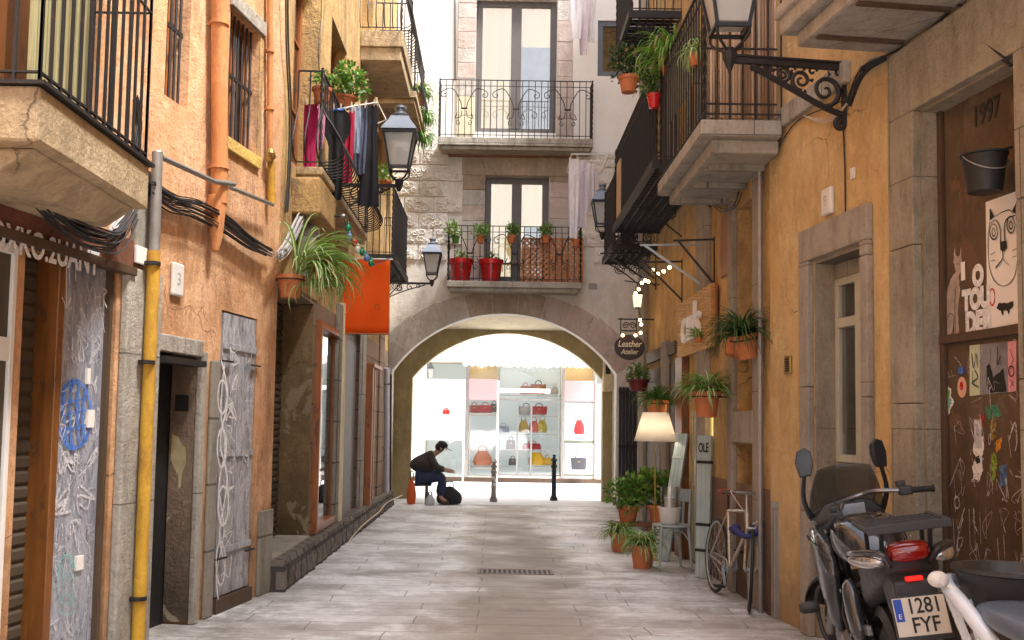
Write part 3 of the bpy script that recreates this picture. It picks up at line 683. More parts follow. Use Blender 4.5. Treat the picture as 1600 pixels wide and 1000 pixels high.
# framed poster case
a,b,c,e,_=hp; fr=MB(); w=.07
fr.fb(FL2,a,a+w,-.08,.07,c-.02,e); fr.fb(FL2,b-w,b,-.08,.05,c-.02,e); fr.fb(FL2,a+w,b-w,-.08,.055,e-w,e); fr.fb(FL2,a+w,b-w,-.08,.055,c-.02,c+w)
pc=fr.build('shop_window',M['redwood'],LO,bevel=.006)
g=MB(); g.fb(FL2,a+w,b-w,-.03,-.02,c+w,e-w); g.build('pane',M['glass'],pc)
g=MB(); g.fb(FL2,a+w,b-w,-.09,-.07,c+w,e-w); pb=g.build('poster',plain('grey_poster',(.30,.32,.36),.6,0,.9,5,0),pc)
backing(FL2,(a,b,c,e),-.10,LO)
scribble(FL2,a+w,b-w,c+.2,e-.2,M['paper'],pb,77,(2,9),.03,-.066,'poster_print')
# stone pilasters
for x0,x1,yt,mt,dd in ((521,527,470,'stone',.05),(527,531,470,'cream',.07),(560,565,480,'stoneL',.06),(590,597,500,'stoneB',.03)):
    r=FL2.rect(x0,x1,yt,760,x0); slab(FL2,(r[0]+.004,r[1]-.004,.25,r[3]),0,dd,M[mt],LO,'pilaster',.01)
# grey board door
a,b,c,e,_=h2; m=MB(); n=9
for i in range(n):
    q0=a+(b-a)*i/n; m.fb(FL2,q0+.004,a+(b-a)*(i+1)/n-.004,-.09,-.05,c,e)
m.build('board_door',M['greydoor'],LO,bevel=.003); backing(FL2,(a,b,c,e),-.09,LO)
r=FL2.rect(566,579,572,800,566); m=MB(); m.fb(FL2,r[0],r[0]+.12,0,.14,.27,r[3]); m.fb(FL2,r[1]-.1,r[1],0,.06,.27,r[3]); m.fb(FL2,r[0],r[1],0,.16,r[3]+.001,r[3]+.06); m.build('door_frame',M['redwood'],LO,bevel=.006)
slab(FL2,(r[0]+.13,r[1]-.11,.27,r[3]),0,.02,M['brownwood'],LO,'door_leaf',.003)
pipe(FL2,[(604,575),(603,800)],.05,plain('lilac_grey_pipe',(.50,.48,.54),.45),LO,'drainpipe',10,((604,600),(604,700)),.07)
# balconies
def balcony(F,s0,s1,d,zf,parent,mat,th=.16,hgt=1.0,belly=0,sp=.11,iron='iron',grid=False,lip=.03,name='balcony'):
    m=MB()
    if grid:
        for i in range(int((s1-s0)/.12)+1): s=s0+.12*i; m.bar(F.p(s,0,zf-.02),F.p(s,d,zf-.02),.018,.03)
        for i in range(int(d/.10)+1): q=.10*i; m.bar(F.p(s0,q,zf-.03),F.p(s1,q,zf-.03),.016,.03)
        for s in (s0,s1): m.bar(F.p(s,0,zf-.03),F.p(s,d,zf-.03),.03,.09)
        m.bar(F.p(s0,d,zf-.03),F.p(s1,d,zf-.03),.03,.09); o=m.build(name,M['iron'],parent)
        for s in (s0+.12,(s0+s1)/2,s1-.12):
            m=MB()
            for k in (.25,.6): m.tube(spiral(F.p(s,d*k,zf-.16),F.n,Vector((0,0,1)),.02,.09,0,4.4*PI/1.0,22),.008,5)
            m.tube(spline([F.p(s,.02,zf-.45),F.p(s,d*.5,zf-.22),F.p(s,d*.95,zf-.06)],5),.011,5)
            m.build('scroll_bracket',M['iron'],o)
    else:
        m.fb(F,s0,s1,0,d,zf-th*.55,zf); m.fb(F,s0+lip,s1-lip,0,d-lip,zf-th,zf-th*.55-.001)
        o=m.build(name,mat,parent,bevel=.012)
    m=MB(); A=[F.p(s0+.02,0,0),F.p(s0+.02,d-.03,0),F.p(s1-.02,d-.03,0),F.p(s1-.02,0,0)]
    # travel so that the outward side matches the belly sign
    pts=[(p.x,p.y) for p in A]
    t=(A[1]-A[0]).normalized(); outw=Vector((t.y,-t.x,0))
    sg=1 if outw.dot(A[0]-A[3])>0 else -1
    rail(m,pts,zf,zf+hgt,sp,.008,.014,(zf+hgt-.13,) if not belly else (),belly*sg)
    for p in (A[1],A[2]): twist(m,(p.x,p.y),zf,zf+hgt+.03)
    m.build('railing',M[iron],o)
    return o
bA=balcony(FL2,14.0-9.1,15.7-9.1,.60,6.98,LO,M['tan'],.42,1.1,.16)
bC=balcony(FL2,16.2-9.1,18.2-9.1,.62,6.85,LO,M['tan'],.2,1.0,.10)
bB=balcony(FL2,9.75-9.1,13.3-9.1,.26,3.95,LO,M['tan'],.14,.95,.22)
bD=balcony(FL2,15.2-9.1,17.6-9.1,.42,4.0,LO,M['stone'],.16,1.05,0,grid=True)
slab(FL2,(9.55-9.1,10.5-9.1,3.45,3.8),0,.28,M['ochreL'],LO,'corbel',.02)
# ================= FACADE WITH ARCH =================
AB=thing('arch_house','pale house with iron balconies spanning the lane above a stone arch','building',(0,YC+.5,0))
cxA,hA_,=787,0
XL,XR=FC.hit(611,640)[0],FC.hit(963,640)[0]
zs=FC.hit(787,582)[1]; zc=FC.hit(787,490)[1]
def arcfun(xl,xr,zs,zc):
    h=(xr-xl)/2; f=zc-zs; Rr=(h*h+f*f)/(2*f); xm=(xl+xr)/2; z0=zc-Rr
    return lambda x: z0+math.sqrt(max(Rr*Rr-(x-xm)**2,0))
a1=arcfun(XL,XR,zs,zc)
ZM=4.05
def archwall(m,y,xa,xb,xl,xr,fn,ztop,n=40,thick=None):
    def q(x0,x1,z00,z01,z1): m.face([(x0,y,z00),(x1,y,z01),(x1,y,z1),(x0,y,z1)])
    q(xa,xl,-.05,-.05,ztop); q(xr,xb,-.05,-.05,ztop)
    for i in range(n):
        x0=xl+(xr-xl)*i/n;x1=xl+(xr-xl)*(i+1)/n; q(x0,x1,fn(x0),fn(x1),ztop)
    if thick:
        for i in range(n):
            x0=xl+(xr-xl)*i/n;x1=xl+(xr-xl)*(i+1)/n; m.face([(x0,y,fn(x0)),(x0,y+thick,fn(x0)),(x1,y+thick,fn(x1)),(x1,y,fn(x1))])
        for x in (xl,xr): m.face([(x,y,-.05),(x,y,fn(x)),(x,y+thick,fn(x)),(x,y+thick,-.05)])
m=MB(); archwall(m,YC,-2.4,3.4,XL,XR,a1,ZM,thick=.34); m.needfix=False; m.build('arch_wall',M['grey'],AB)
d1=FC.rect(757,857,275,440,800); d2=FC.rect(743,870,-3,207,800); w3=FC.rect(934,976,32,119,950)
zb=FC.hit(800,236)[1]; zb2=FC.hit(640,408)[1]
build_wall(FC,-2.4,3.4,ZM,zb2,[(*d1,.25)],M['grey'],AB,'middle_wall')
build_wall(FC,-2.4,3.4,zb2,zb,[(*d1,.25)],M['grey'],AB,'relief_ground')
build_wall(FC,-2.4,3.4,zb,HT+.5,[(*d2,.25),(*w3,.12)],M['white'],AB,'upper_wall')
m=MB(); m.box(-2.4,3.4,YC,YP+.2,HT+.5,HT+.65); m.box(-2.4,3.4,YP-.1,YP,3.6,HT+.5); m.build('roof',M['terracotta'],AB)
# relief blocks
M['relief']=plaster('relief_stone',(.80,.78,.74),(.74,.71,.66),(.54,.50,.45),None,.5,.5)
m=MB(); rw,rh=.545,.30; z=zb2+.02; row=0; rnd=random.Random(3)
while z+rh<zb+.05:
    x=-2.0-(row%2)*rw/2
    while x<3.3:
        x0,x1=x+.012,x+rw-.012
        if not (x1>d1[0]-.42 and x0<d1[1]+.40):
            if x1<FC.hit(1003,400)[0] or True:
                m.k=0; m.fb(FC,x0,x1,0,.028,z+.01,min(z+rh-.01,zb))
                m.k=0
                for q in range(9):
                    cx_=x0+.07+(x1-x0-.14)*((q%5)+rnd.random()*.6)/4.6; cz_=z+(.09 if q<5 else .2)+rnd.uniform(-.02,.02)
                    P=spiral(FC.p(cx_,.034,cz_),Vector((1,0,0)),Vector((0,0,1)),.055,.012,rnd.uniform(0,6),rnd.choice((-1,1))*rnd.uniform(4,8),9)
                    m.tube(P,.016,5)
        x+=rw
    z+=rh; row+=1
m.build('relief_blocks',[M['relief'],M['relief']],AB,bevel=0)
# stone quoins round the doors
def quoins(F,r,z0,z1,wl,wr,mats,parent,d=.032,rh=.33,top=.3,seed=1):
    rnd=random.Random(seed)
    for k,(sa,sb) in enumerate(((r[0]-wl,r[0]),(r[1],r[1]+wr))):
        z=z0; m=MB(); mats_=[M[q] for q in mats]
        while z<z1-.01:
            zz=min(z+rh*rnd.uniform(.8,1.25),z1); m.k=rnd.randrange(len(mats)); m.fb(F,sa+.003,sb,0,d+rnd.uniform(0,.006),z+.003,zz-.003); z=zz
        m.build('door_surround',mats_,parent,bevel=.006)
quoins(FC,d1,ZM+.15,d1[3],.42,.36,['vs3','vs1','vs2'],AB,seed=2)
quoins(FC,d2,zb+.3,d2[3],.34,.30,['vs3','vs1','cream'],AB,seed=5)
r=FC.rect(722,890,240,273,800); m=MB(); m.fb(FC,r[0],r[1],0,.04,d1[3]+.002,d1[3]+.34); m.build('lintel',M['vs2'],AB,bevel=.006)
m=MB(); m.fb(FC,d1[0]-.7,d1[1]+.5,0,.06,d1[3]+.345,zb+.1); m.build('stained_band',plaster('brown_stained_render',(.34,.19,.10),(.24,.13,.07),(.14,.08,.05)),AB)
backing(FC,d1,-.5,AB,M['cream']); backing(FC,d2,-.5,AB,M['cream'])
frame_window(FC,d1,-.2,M['framegrey'],AB,2,.115,M['reflection_sheet']); frame_window(FC,d2,-.2,M['framegrey'],AB,2,.12,M['reflection_sheet'])
g=MB(); 
for dd,(xa,xb) in ((d1,(.62,.93)),(d2,(.55,.93))):
    L=dd[1]-dd[0]; g.fb(FC,dd[0]+L*xa,dd[0]+L*xb,-.33,-.32,dd[2]+.1,dd[2]+(dd[3]-dd[2])*(.55 if dd is d1 else .68))
g.build('cool_reflection_sheet',M['coolw'],AB)  # cool sheets painted in as the bluish lower-right reflection of the panes
frame_window(FC,w3,-.08,M['frameblue'],AB,1,.10,None); backing(FC,w3,-.12,AB)
# voussoirs
def voussoirs(fn,xl,xr,y,zspring,w,mats,parent,n=11,d=.010):
    xm=(xl+xr)/2
    h=(xr-xl)/2; f=fn(xm)-zspring; Rr=(h*h+f*f)/(2*f); z0=fn(xm)-Rr; a=math.asin(h/Rr)
    ms=[M[q] for q in mats]; m=MB(); 
    for i in range(n):
        t0=-a+2*a*i/n+.0015; t1=-a+2*a*(i+1)/n-.0015; tm=(t0+t1)/2
        k=0 if i<n*.36 else (1 if i<n*.62 else 2); m.k=k
        ww=w*(1.0+.35*abs(tm)/a); rr=[Rr,Rr+ww]; pts=[]
        S=4
        for y_ in (y-d-(i%2)*.003,y+.01):
            arc=[(xm+rr[0]*math.sin(t0+(t1-t0)*j/S),y_,z0+rr[0]*math.cos(t0+(t1-t0)*j/S)) for j in range(S+1)]+[(xm+rr[1]*math.sin(t1+(t0-t1)*j/S),y_,z0+rr[1]*math.cos(t1+(t0-t1)*j/S)) for j in range(S+1)]
            pts.append(arc)
        m.rings(pts,True,True)
    return m.build('arch_stones',ms,parent,bevel=.004)
voussoirs(a1,XL,XR,YC,zs,.40,['vs1','vs2','vs3'],AB)
# left jamb facing
r=(XL-.04,XL); 
# passage
XL2,XR2=(643-771)/1600*YP,(941-771)/1600*YP
zs2=EYE.z+(665-592)/1600*YP; zc2=EYE.z+(665-520)/1600*YP
a2=arcfun(XL2,XR2,zs2,zc2)
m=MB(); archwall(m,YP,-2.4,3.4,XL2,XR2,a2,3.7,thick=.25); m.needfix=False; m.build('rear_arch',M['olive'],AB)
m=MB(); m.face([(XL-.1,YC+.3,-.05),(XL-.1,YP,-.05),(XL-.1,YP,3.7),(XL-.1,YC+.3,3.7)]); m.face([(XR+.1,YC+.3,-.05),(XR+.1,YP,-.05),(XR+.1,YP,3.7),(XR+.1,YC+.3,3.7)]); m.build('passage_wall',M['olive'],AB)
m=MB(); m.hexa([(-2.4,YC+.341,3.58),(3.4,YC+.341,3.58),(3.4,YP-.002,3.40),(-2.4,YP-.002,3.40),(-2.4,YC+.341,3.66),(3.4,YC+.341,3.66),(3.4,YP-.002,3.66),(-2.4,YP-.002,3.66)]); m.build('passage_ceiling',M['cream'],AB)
# balconies of the facade
def facade_balcony(px0,px1,yslabt,yslabb,yrail,seed,studs):
    s0,_=FC.hit(px0,yslabt,.45); s1,_=FC.hit(px1,yslabt,.45)
    zt=FC.hit(px0,yslabt,.45)[1]; zbm=FC.hit(px0,yslabb,.45)[1]; zr=FC.hit(px0,yrail,.42)[1]
    m=MB(); m.fb(FC,s0,s1,0,.45,zbm+.05,zt); m.fb(FC,s0+.05,s1-.05,0,.41,zbm-.02,zbm+.049)
    o=m.build('balcony',M['stoneL'],AB,bevel=.012)
    m=MB(); A=[(s0+.02,YC),(s0+.02,YC-.42),(s1-.02,YC-.42),(s1-.02,YC)]
    rail(m,A,zt,zr,.115,.0075,.013,(zr-.11,))
    for p in A[1:3]: twist(m,p,zt,zr+.02)
    X=Vector((1,0,0)); Z=Vector((0,0,1)); H=zr-zt; yy=YC-.425
    L=s1-s0
    for k in range(studs):
        xc=s0+L*(k+.5)/studs; hw=L/studs/2
        for sg in (-1,1):
            # upper curl towards the neighbour and lower S scroll
            m.tube(spline([Vector((xc+sg*.045,yy,zt+H*.5)),Vector((xc+sg*.07,yy,zt+H*.62)),Vector((xc+sg*hw*.45,yy,zt+H*.84)),Vector((xc+sg*hw*.78,yy,zt+H*.82))],5),.009,5)
            m.tube(spiral(Vector((xc+sg*hw*.78,yy,zt+H*.74)),X*sg,Z,.075,.015,PI/2,-1.6*PI,16),.008,5)
            m.tube(spline([Vector((xc+sg*.045,yy,zt+H*.46)),Vector((xc+sg*.06,yy,zt+H*.36)),Vector((xc+sg*.16,yy,zt+H*.33)),Vector((xc+sg*.13,yy,zt+H*.42))],5),.008,5)
            m.tube(spiral(Vector((xc+sg*.10,yy,zt+H*.25)),X*sg,Z,.05,.012,PI/2,-1.5*PI,12),.007,5)
        m.bar((xc-.06,yy,zt+H*.5),(xc+.06,yy,zt+H*.5),.02,.03)
    m.build('railing',M['iron'],o)
    return o,s0,s1,zt,zr
fb1=facade_balcony(684,927,213,230,124,1,3)
fb2=facade_balcony(698,909,438,452,352,2,3)
# tile patch and cable on facade
m=MB(); r=FC.rect(920,933,443,452,925); m.fb(FC,r[0],r[1],0,.01,r[2],r[3]); m.build('wall_plate',M['greymetal'],AB)
m=MB(); m.tube([fp(FC,711,-60,.02),fp(FC,711,124,.02)],.012,5); m.tube([fp(FC,611,585,.05),fp(FC,610,790,.05)],.02,6); m.build('wall_cable',M['cable'],AB)
# ================= RIGHT FAR BUILDING =================
RO=thing('brown_ochre_house','brown ochre house with woven shop sign and hanging plants right of the arch','building',(2.5,12,0))
Y1=15.45
g1=FR2.rect(1152,1184,300,640,1184); g1=(g1[0],g1[1],g1[2],g1[3],.22)
g2=FR2.rect(1152,1184,695,905,1184); g2=(g2[0],g2[1],.18,g2[3],.22)
g3=FR2.rect(1079,1095,640,862,1095); g3=(g3[0],g3[1],.02,g3[3],.10)
g4=FR2.rect(1060,1072,622,690,1072); g4=(*g4,.08); g5=FR2.rect(1101,1116,640,692,1116); g5=(*g5,.08)
g6=(1.9,3.3,3.95,6.3,.2); g7=(5.0,6.2,4.25,6.4,.2); g8=(.2,1.2,3.95,6.3,.2)
build_wall(FR2,0,Y1-8.3,0,HR,[g1,g2,g3,g4,g5,g7],M['ochreR2'],RO)
m=MB(); m.box(2.24,3.5,Y1,Y1+.05,0,HR); m.box(3.0,3.05,Y1,YC,0,HR); m.fb(FR2,0,Y1-8.3,-.45,.14,HR,HR+.12); m.build('side_wall',M['ochreR2'],RO)
for h in (g1,g2): backing(FR2,h[:4],-.22,RO)
frame_window(FR2,g1[:4],-.2,M['brownwood'],RO,2,.06,None,bars=3); frame_window(FR2,g2[:4],-.2,M['brownwood'],RO,2,.06,None)
slab(FR2,(g1[0]-.03,g1[1]+.03,g2[3]+.01,g1[2]-.01),0,.06,M['stoneR'],RO,'window_sill_block',.01)
for x0,x1 in ((1144,1152),(1184,1193)):
    r=FR2.rect(x0,x1,270,900,x0); slab(FR2,(r[0]+.003,r[1]-.003,0,4.2 if x0<1180 else HT),0,.05,M['stoneR'],RO,'window_jamb',.008)
backing(FR2,g7[:4],-.2,RO); frame_window(FR2,g7[:4],-.19,M['brownwood'],RO,2,.07,None,bars=2)
for x0,x1,zt in ((1097,1111,5.5),(1003,1012,9.5),(1040,1048,2.6)):
    r=FR2.rect(x0,x1,500,800,x0); slab(FR2,(r[0],r[1],0,zt),0,.07,M['stoneR'],RO,'pilaster',.01)
r=FR2.rect(1129,1143,330,425,1143); m=MB(); m.fb(FR2,r[0],r[1],0,.02,r[2],r[3]); m.build('blind_window',M['redwood'],RO)
backing(FR2,g3[:4],-.1,RO); o=frame_window(FR2,g3[:4],-.06,M['greenish'],RO,2,.07,None,'shop_door',bars=1)
WARM=emit('warm_lit_interior',(1,.72,.30),1.5,(.9,.75,.45))
for h in (g4,g5): backing(FR2,h[:4],-.08,RO,WARM,'lit_interior'); frame_window(FR2,h[:4],-.05,M['greenish'],RO,1,.05,None,glass=M['clearglass'])
r=FR2.rect(1066,1077,560,870,1066); slab(FR2,(r[0],r[1],0,r[3]),0,.09,M['orangewood'],RO,'door_post',.008)
m=MB(); r=FR2.rect(1015,1060,575,600,1060); m.fb(FR2,r[0],r[1],0,.05,2.4,2.55); m.fb(FR2,g3[0]-.2,g3[1]+.3,0,.06,2.35,2.45); m.build('shop_cornice',M['brownwood'],RO)
for s0,s1 in ((5.4,6.9),(4.3,5.2)):
    m=MB(); m.fb(FR2,s0,s1,0,.02,.1,2.3); m.build('wall_panel',M['brownwood'],RO)
# stained lower wall
slab(FR2,(0,2.3,0,1.0),0,.012,plaster('damp_brown_render',(.26,.15,.09),(.20,.12,.075),(.10,.065,.05)),RO,'damp_dado',.004)
m=MB(); s,z=FR2.hit(1193,500); m.tube([FR2.p(.12,.05,0),FR2.p(.12,.05,3.8)],.02,6); m.build('conduit',M['greymetal'],RO)
# ---- balconies on right
def under(m,F,s0,s1,d,z,n=4):
    for i in range(n):
        s=s0+(s1-s0)*(i+.5)/n; m.fb(F,s-.03,s+.03,.02,d-.06,z-.05,z-.001)
RA=thing('corner_ochre_house','bright ochre plastered house with stone doorframes along the near right side','building',(2.6,5,0))
o=balcony(FR2,7.93-8.3,10.08-8.3,.64,3.92,RO,M['stoneL'],.24,1.15,0,.11,lip=.10)
m=MB(); under(m,FR2,-.2,1.7,.54,3.68,3); m.build('slab_beams',M['stone'],o)
# bamboo screen on near end, cloth screen on the outer side
m=MB(); rnd=random.Random(8); d=.03
while d<.60:
    wd=rnd.uniform(.009,.0125); d+=wd; m.k=rnd.randrange(3); s_=7.93-8.3+.055; top=5.2+rnd.random()*.05
    m.tube([FR2.p(s_+rnd.uniform(-.004,.004),d,3.95),FR2.p(s_,d+rnd.uniform(-.003,.003),4.6),FR2.p(s_,d,top)],wd,6); d+=wd+rnd.choice((.001,.003,.007))
m.k=0
sc_=m.build('bamboo_screen',[wood('pinkish_bamboo',(.62,.47,.34),(.48,.33,.22),.6),wood('pale_bamboo',(.72,.58,.44),(.60,.45,.32),.6),wood('brown_bamboo',(.40,.26,.17),(.28,.17,.10),.6)],o,smooth=True)
m=MB()
for z in (4.05,4.5,5.0): m.fb(FR2,7.93-8.3+.03,7.93-8.3+.043,.03,.6,z,z+.012)
m.build('binding_wire',M['iron'],sc_)
m=MB()
nn=12
for i in range(nn):
    s0=8.35-8.3+1.45*i/nn; s1=8.35-8.3+1.45*(i+1)/nn
    m.fb(FR2,s0,s1,.575+.008*(i%2),.583+.008*(i%2),4.42,5.05)
m.build('mesh_screen',fabric('grey_green_mesh',(.20,.24,.20),(.30,.33,.28)),o)
ob=balcony(FR2,10.35-8.3,13.9-8.3,.64,4.22,RO,M['stone'],.1,1.05,0,.1,grid=True)
m=MB(); m.fb(FR2,10.45-8.3,13.8-8.3,.585,.595,4.25,5.22); m.build('blue_fabric_screen',fabric('dark_blue_mesh',(.035,.04,.065),(.05,.055,.08)),ob)
m=MB(); m.fb(FR2,13.2-8.3,13.55-8.3,.62,.64,4.22,5.0); m.build('wood_board',wood('raw_pine',(.55,.36,.2),(.45,.28,.15)),ob)
oc=balcony(FR2,14.1-8.3,15.4-8.3,.62,4.02,RO,M['stone'],.1,1.0,0,.1,grid=True)
m=MB(); m.fb(FR2,14.2-8.3,15.3-8.3,.3,.5,4.02,4.2); m.build('dark_planter_box',M['irond'],oc)
od=balcony(FR2,12.3-8.3,13.9-8.3,.64,6.6,RO,M['stone'],.1,1.05,0,.1,grid=True)
m=MB(); 
for i in range(7): m.fb(FR2,12.35-8.3+.22*i,12.53-8.3+.22*i,.05,.6,6.60,6.61)
m.build('floor_slats',M['cablew'],od)
# ================= RIGHT NEAR BUILDING =================
k1=FR1.rect(1263,1345,376,1100,1345,.05); k1=(k1[0],k1[1],0,k1[3],.22)
k2=FR1.rect(1430,1592,150,1100,1500,.06); k2=(k2[0],k2[1],0,FR1.hit(1430,178)[1],.16)
build_wall(FR1,0,smax,0,HR,[k1,k2,(7.3,9,0,2.6,.3)],M['ochreR'],RA)
m=MB(); m.box(4.0,8,-9,.0,0,HR); m.build('rear_wing',M['ochreR'],RA)
m=MB(); m.fb(FR1,0,smax,-.45,.14,HR,HR+.12); m.build('roof_edge',M['terracotta'],RA)
def surround(F,h,wl,wr,wt,d,mat,parent,name='door_surround',bev=.008,split=None):
    a,b,c,e=h[:4]; z=c; 
    for s0,s1 in ((a-wl,a),(b,b+wr)):
        m=MB(); zz=c; rnd=random.Random(int(s0*50))
        while zz<e-.01:
            z2=min(zz+rnd.uniform(.75,1.0),e+.0); m.fb(F,s0,s1,0,d,zz+.002,z2-.002); zz=z2
        m.build(name,mat,parent,bevel=bev)
    m=MB(); m.fb(F,a-wl,b+wr,0,d,e,e+wt); m.build('lintel',mat,parent,bevel=bev)
surround(FR1,k1,.16,.10,.24,.05,M['stoneR'],RA)
surround(FR1,k2,.29,.34,.42,.06,M['jamb'],RA)
a,b,c,e,_=k1
zd=FR1.hit(1320,722,-.18)[1]; ztr=FR1.hit(1320,505,-.18)[1]
m=MB(); m.fb(FR1,a-.002,a+.002,-.42,0,0,e); 
dl=frame_window(FR1,(a+.02,b-.02,zd,e-.14),-.20,wood('cream_green_paint',(.52,.52,.42),(.42,.42,.34),.5),RA,2,.055,None,'entrance_door',rail=ztr)
backing(FR1,(a,b,0,e),-.215,RA)
m=MB(); m.fb(FR1,a+.02,b-.02,-.205,-.15,.02,zd-.004); m.build('door_panel',M['jamb'],RA); m=MB(); m.fb(FR1,a+.02,b-.02,-.205,-.15,e-.136,e-.032); m.build('door_panel',M['jamb'],RA)
m=MB(); m.fb(FR1,a+.003,a+.02,-.21,-.005,0,e-.005); m.build('door_reveal',M['jamb'],RA)
m=MB(); m.fb(FR1,a+.03,b-.003,-.21,-.005,e-.03,e-.003); m.build('door_soffit',M['stoneR'],RA)
# brown metal doors with street art
a,b,c,e,_=k2
brownmetal=plaster('brown_metal_door',(.115,.075,.042),(.085,.055,.03),(.05,.03,.018),(.14,.075,.038),.7,.1)
m=MB(); m.fb(FR1,a,b,-.16,-.12,0,e); md=m.build('metal_door',brownmetal,RA)
zr=FR1.hit(1465,532,-.12)[1]
m=MB(); m.fb(FR1,a,b,-.118,-.085,zr-.03,zr+.02); m.fb(FR1,a+.01,a+.05,-.118,-.09,0,e-.01); m.fb(FR1,(a+b)/2+.23,(a+b)/2+.25,-.118,-.112,0,zr-.03); m.build('door_rail',M['brownwood'],md,bevel=.004)
m=MB(); m.fb(FR1,a-.0,a+.012,-.16,0,0,e-.001); m.fb(FR1,a,b,-.158,-.0,e-.012,e-.001); m.build('reveal_lining',M['jamb'],RA)
D=-.117
def poly_px(F,pts,d,mat,parent,name,th=.0015):
    rnd=random.Random(len(pts)*7+int(pts[0][0])); am=0 if name in('poster','cat_poster','photo_poster','nose','ear') else .9
    pp=[]
    for i in range(len(pts)):
        a_,b_=pts[i],pts[(i+1)%len(pts)]
        for j in range(5): f=j/5; pp.append((a_[0]+(b_[0]-a_[0])*f+rnd.uniform(-am,am)*.8,a_[1]+(b_[1]-a_[1])*f+rnd.uniform(-am,am)))
    q=[F.hit(x,y,d) for x,y in pp]; P=[F.p(s,d,z) for s,z in q]; m=MB(); m.face(P); m.needfix=False
    o=m.build(name,mat,parent)
    return o
pap=poly_px(FR1,[(1540,316),(1590,298),(1592,505),(1543,514)],D,M['paper'],md,'cat_poster')
px_strokes(FR1,[[(1547,345),(1547,326),(1553,338),(1565,332),(1577,328),(1584,333),(1588,318)],[(1547,345),(1544,375),(1546,415),(1554,438),(1568,447),(1582,438),(1589,415),(1590,370)]],M['blackp'],pap,.007,D+.002,'outline',True)
px_strokes(FR1,[ell(1553,362,6,12),ell(1580,351,6,13),ell(1553,363,2.5,6,8),ell(1580,352,2.5,6,8),[(1548,350),(1556,344),(1563,356),(1564,380)],[(1588,336),(1574,342),(1570,356),(1571,378)],[(1567,392),(1567,404),(1556,419)],[(1567,404),(1578,415)],[(1549,398),(1556,394)],[(1549,408),(1556,406)],[(1583,392),(1590,388)],[(1583,402),(1590,400)]],M['blackp'],pap,.011,D+.0045,'face_lines')
poly_px(FR1,[(1562,378),(1572,376),(1573,388),(1568,393),(1563,391)],D+.008,M['blackp'],pap,'nose')
poly_px(FR1,[(1547,326),(1553,338),(1547,345)],D+.008,M['blackp'],pap,'ear'); poly_px(FR1,[(1588,316),(1588,335),(1581,330)],D+.008,M['blackp'],pap,'ear')
poly_px(FR1,[(1557,480),(1560,474),(1575,473),(1583,470),(1583,480),(1578,483),(1576,492),(1574,485),(1568,485),(1567,494),(1564,486),(1560,484)],D+.003,M['blackp'],pap,'small_black_cat')
m=MB(); ribbon(m,FR1,[FR1.hit(*q,D) for q in ell(1551,464,4,13)],.010,D+.003); m.build('red_sticker',M['redpot'],pap)
# pale seated cat paste-up
poly_px(FR1,[(1476,529),(1475,490),(1478,460),(1487,435),(1494,424),(1490,410),(1491,388),(1494,400),(1499,400),(1501,384),(1502,404),(1504,418),(1498,430),(1500,455),(1497,480),(1498,520),(1501,528),(1492,530),(1490,505),(1488,528)],D,plain('dusty_pink_paper',(.46,.37,.31),.7,0,.7,14,0),md,'seated_cat_picture')
px_strokes(FR1,[[(1480,500),(1484,490),(1490,496),(1488,520),(1480,524)],[(1494,440),(1492,480),(1493,520)],[(1494,412),(1500,413)],[(1476,470),(1484,450)]],M['goldp'],md,.006,D+.003,'picture_lines')
plate(FR1,1472,1478,408,437,M['paper'],md,'sticker',D,.002,0)
for txt,x,y,sz in (('O',1529,432,.10),('TOU',1526,468,.10),('DER',1530,505,.11)):
    s,z=FR1.hit(x,y,D); text(txt,FM(FR1,s,D+.004,z),sz*1.5,M['chalk'],md,'graffiti_writing',sx=.8,bold=.012)
s,z=FR1.hit(1541,176,D); text('1997',FM(FR1,s,D+.002,z),.17,M['blackp'],md,'painted_number',sx=.75,bold=.004)
poly_px(FR1,[(1515,540),(1531,538),(1531,617),(1515,619)],D,plain('pale_green_paper',(.55,.62,.42),.7),md,'poster')
o=poly_px(FR1,[(1531.3,538),(1574,534),(1575,613),(1531.3,617)],D,plain('grey_photo_print',(.26,.25,.28),.6,0,.9,4,0),md,'photo_poster')
poly_px(FR1,[(1541,600),(1541,573),(1545,567),(1549,576),(1552,590),(1568,575),(1573,612),(1545,614)],D+.002,M['blackp'],o,'dark_shape')
poly_px(FR1,[(1574.3,534),(1588,532),(1588,611),(1575.3,613)],D,plain('pink_paper',(.72,.32,.36),.7),md,'poster')
px_strokes(FR1,[[(1518,552),(1521,575),(1525,552),(1528,575)],[(1520,580),(1519,600)],[(1523,578),(1528,590),(1519,598),(1530,605)],[(1578,545),(1583,560)],[(1580,570),(1585,560)],ell(1581,580,4,8,10),[(1578,592),(1585,603)],[(1579,606),(1585,595)],[(1549,545),(1548,570)],[(1556,540),(1555,572)],[(1560,541),(1560,570),(1565,555)]],M['blackp'],md,.010,D+.004,'black_tag')
m=MB(); r=FR1.rect(1499,1507,585,622,1503,D); s_,z_=(r[0]+r[1])/2,(r[2]+r[3])/2
def disc(F,s,z,rs,rz,d,mat,parent,name,n=18):
    m=MB(); m.face([F.p(s+rs*math.cos(2*PI*i/n),d,z+rz*math.sin(2*PI*i/n)) for i in range(n)]); m.needfix=False; return m.build(name,mat,parent)
disc(FR1,*FR1.hit(1503,605,D),.045,.06,D,plain('salmon_sticker',(.72,.42,.30),.6),md,'heart_sticker'); disc(FR1,*FR1.hit(1503,603,D),.018,.025,D+.003,M['redpot'],md,'heart')
m=MB(); s_,z_=FR1.hit(1503,579,D); m.fb(FR1,s_-.02,s_+.02,D,D+.01,z_-.02,z_+.02); m.build('blue_lock',M['bluep'],md)
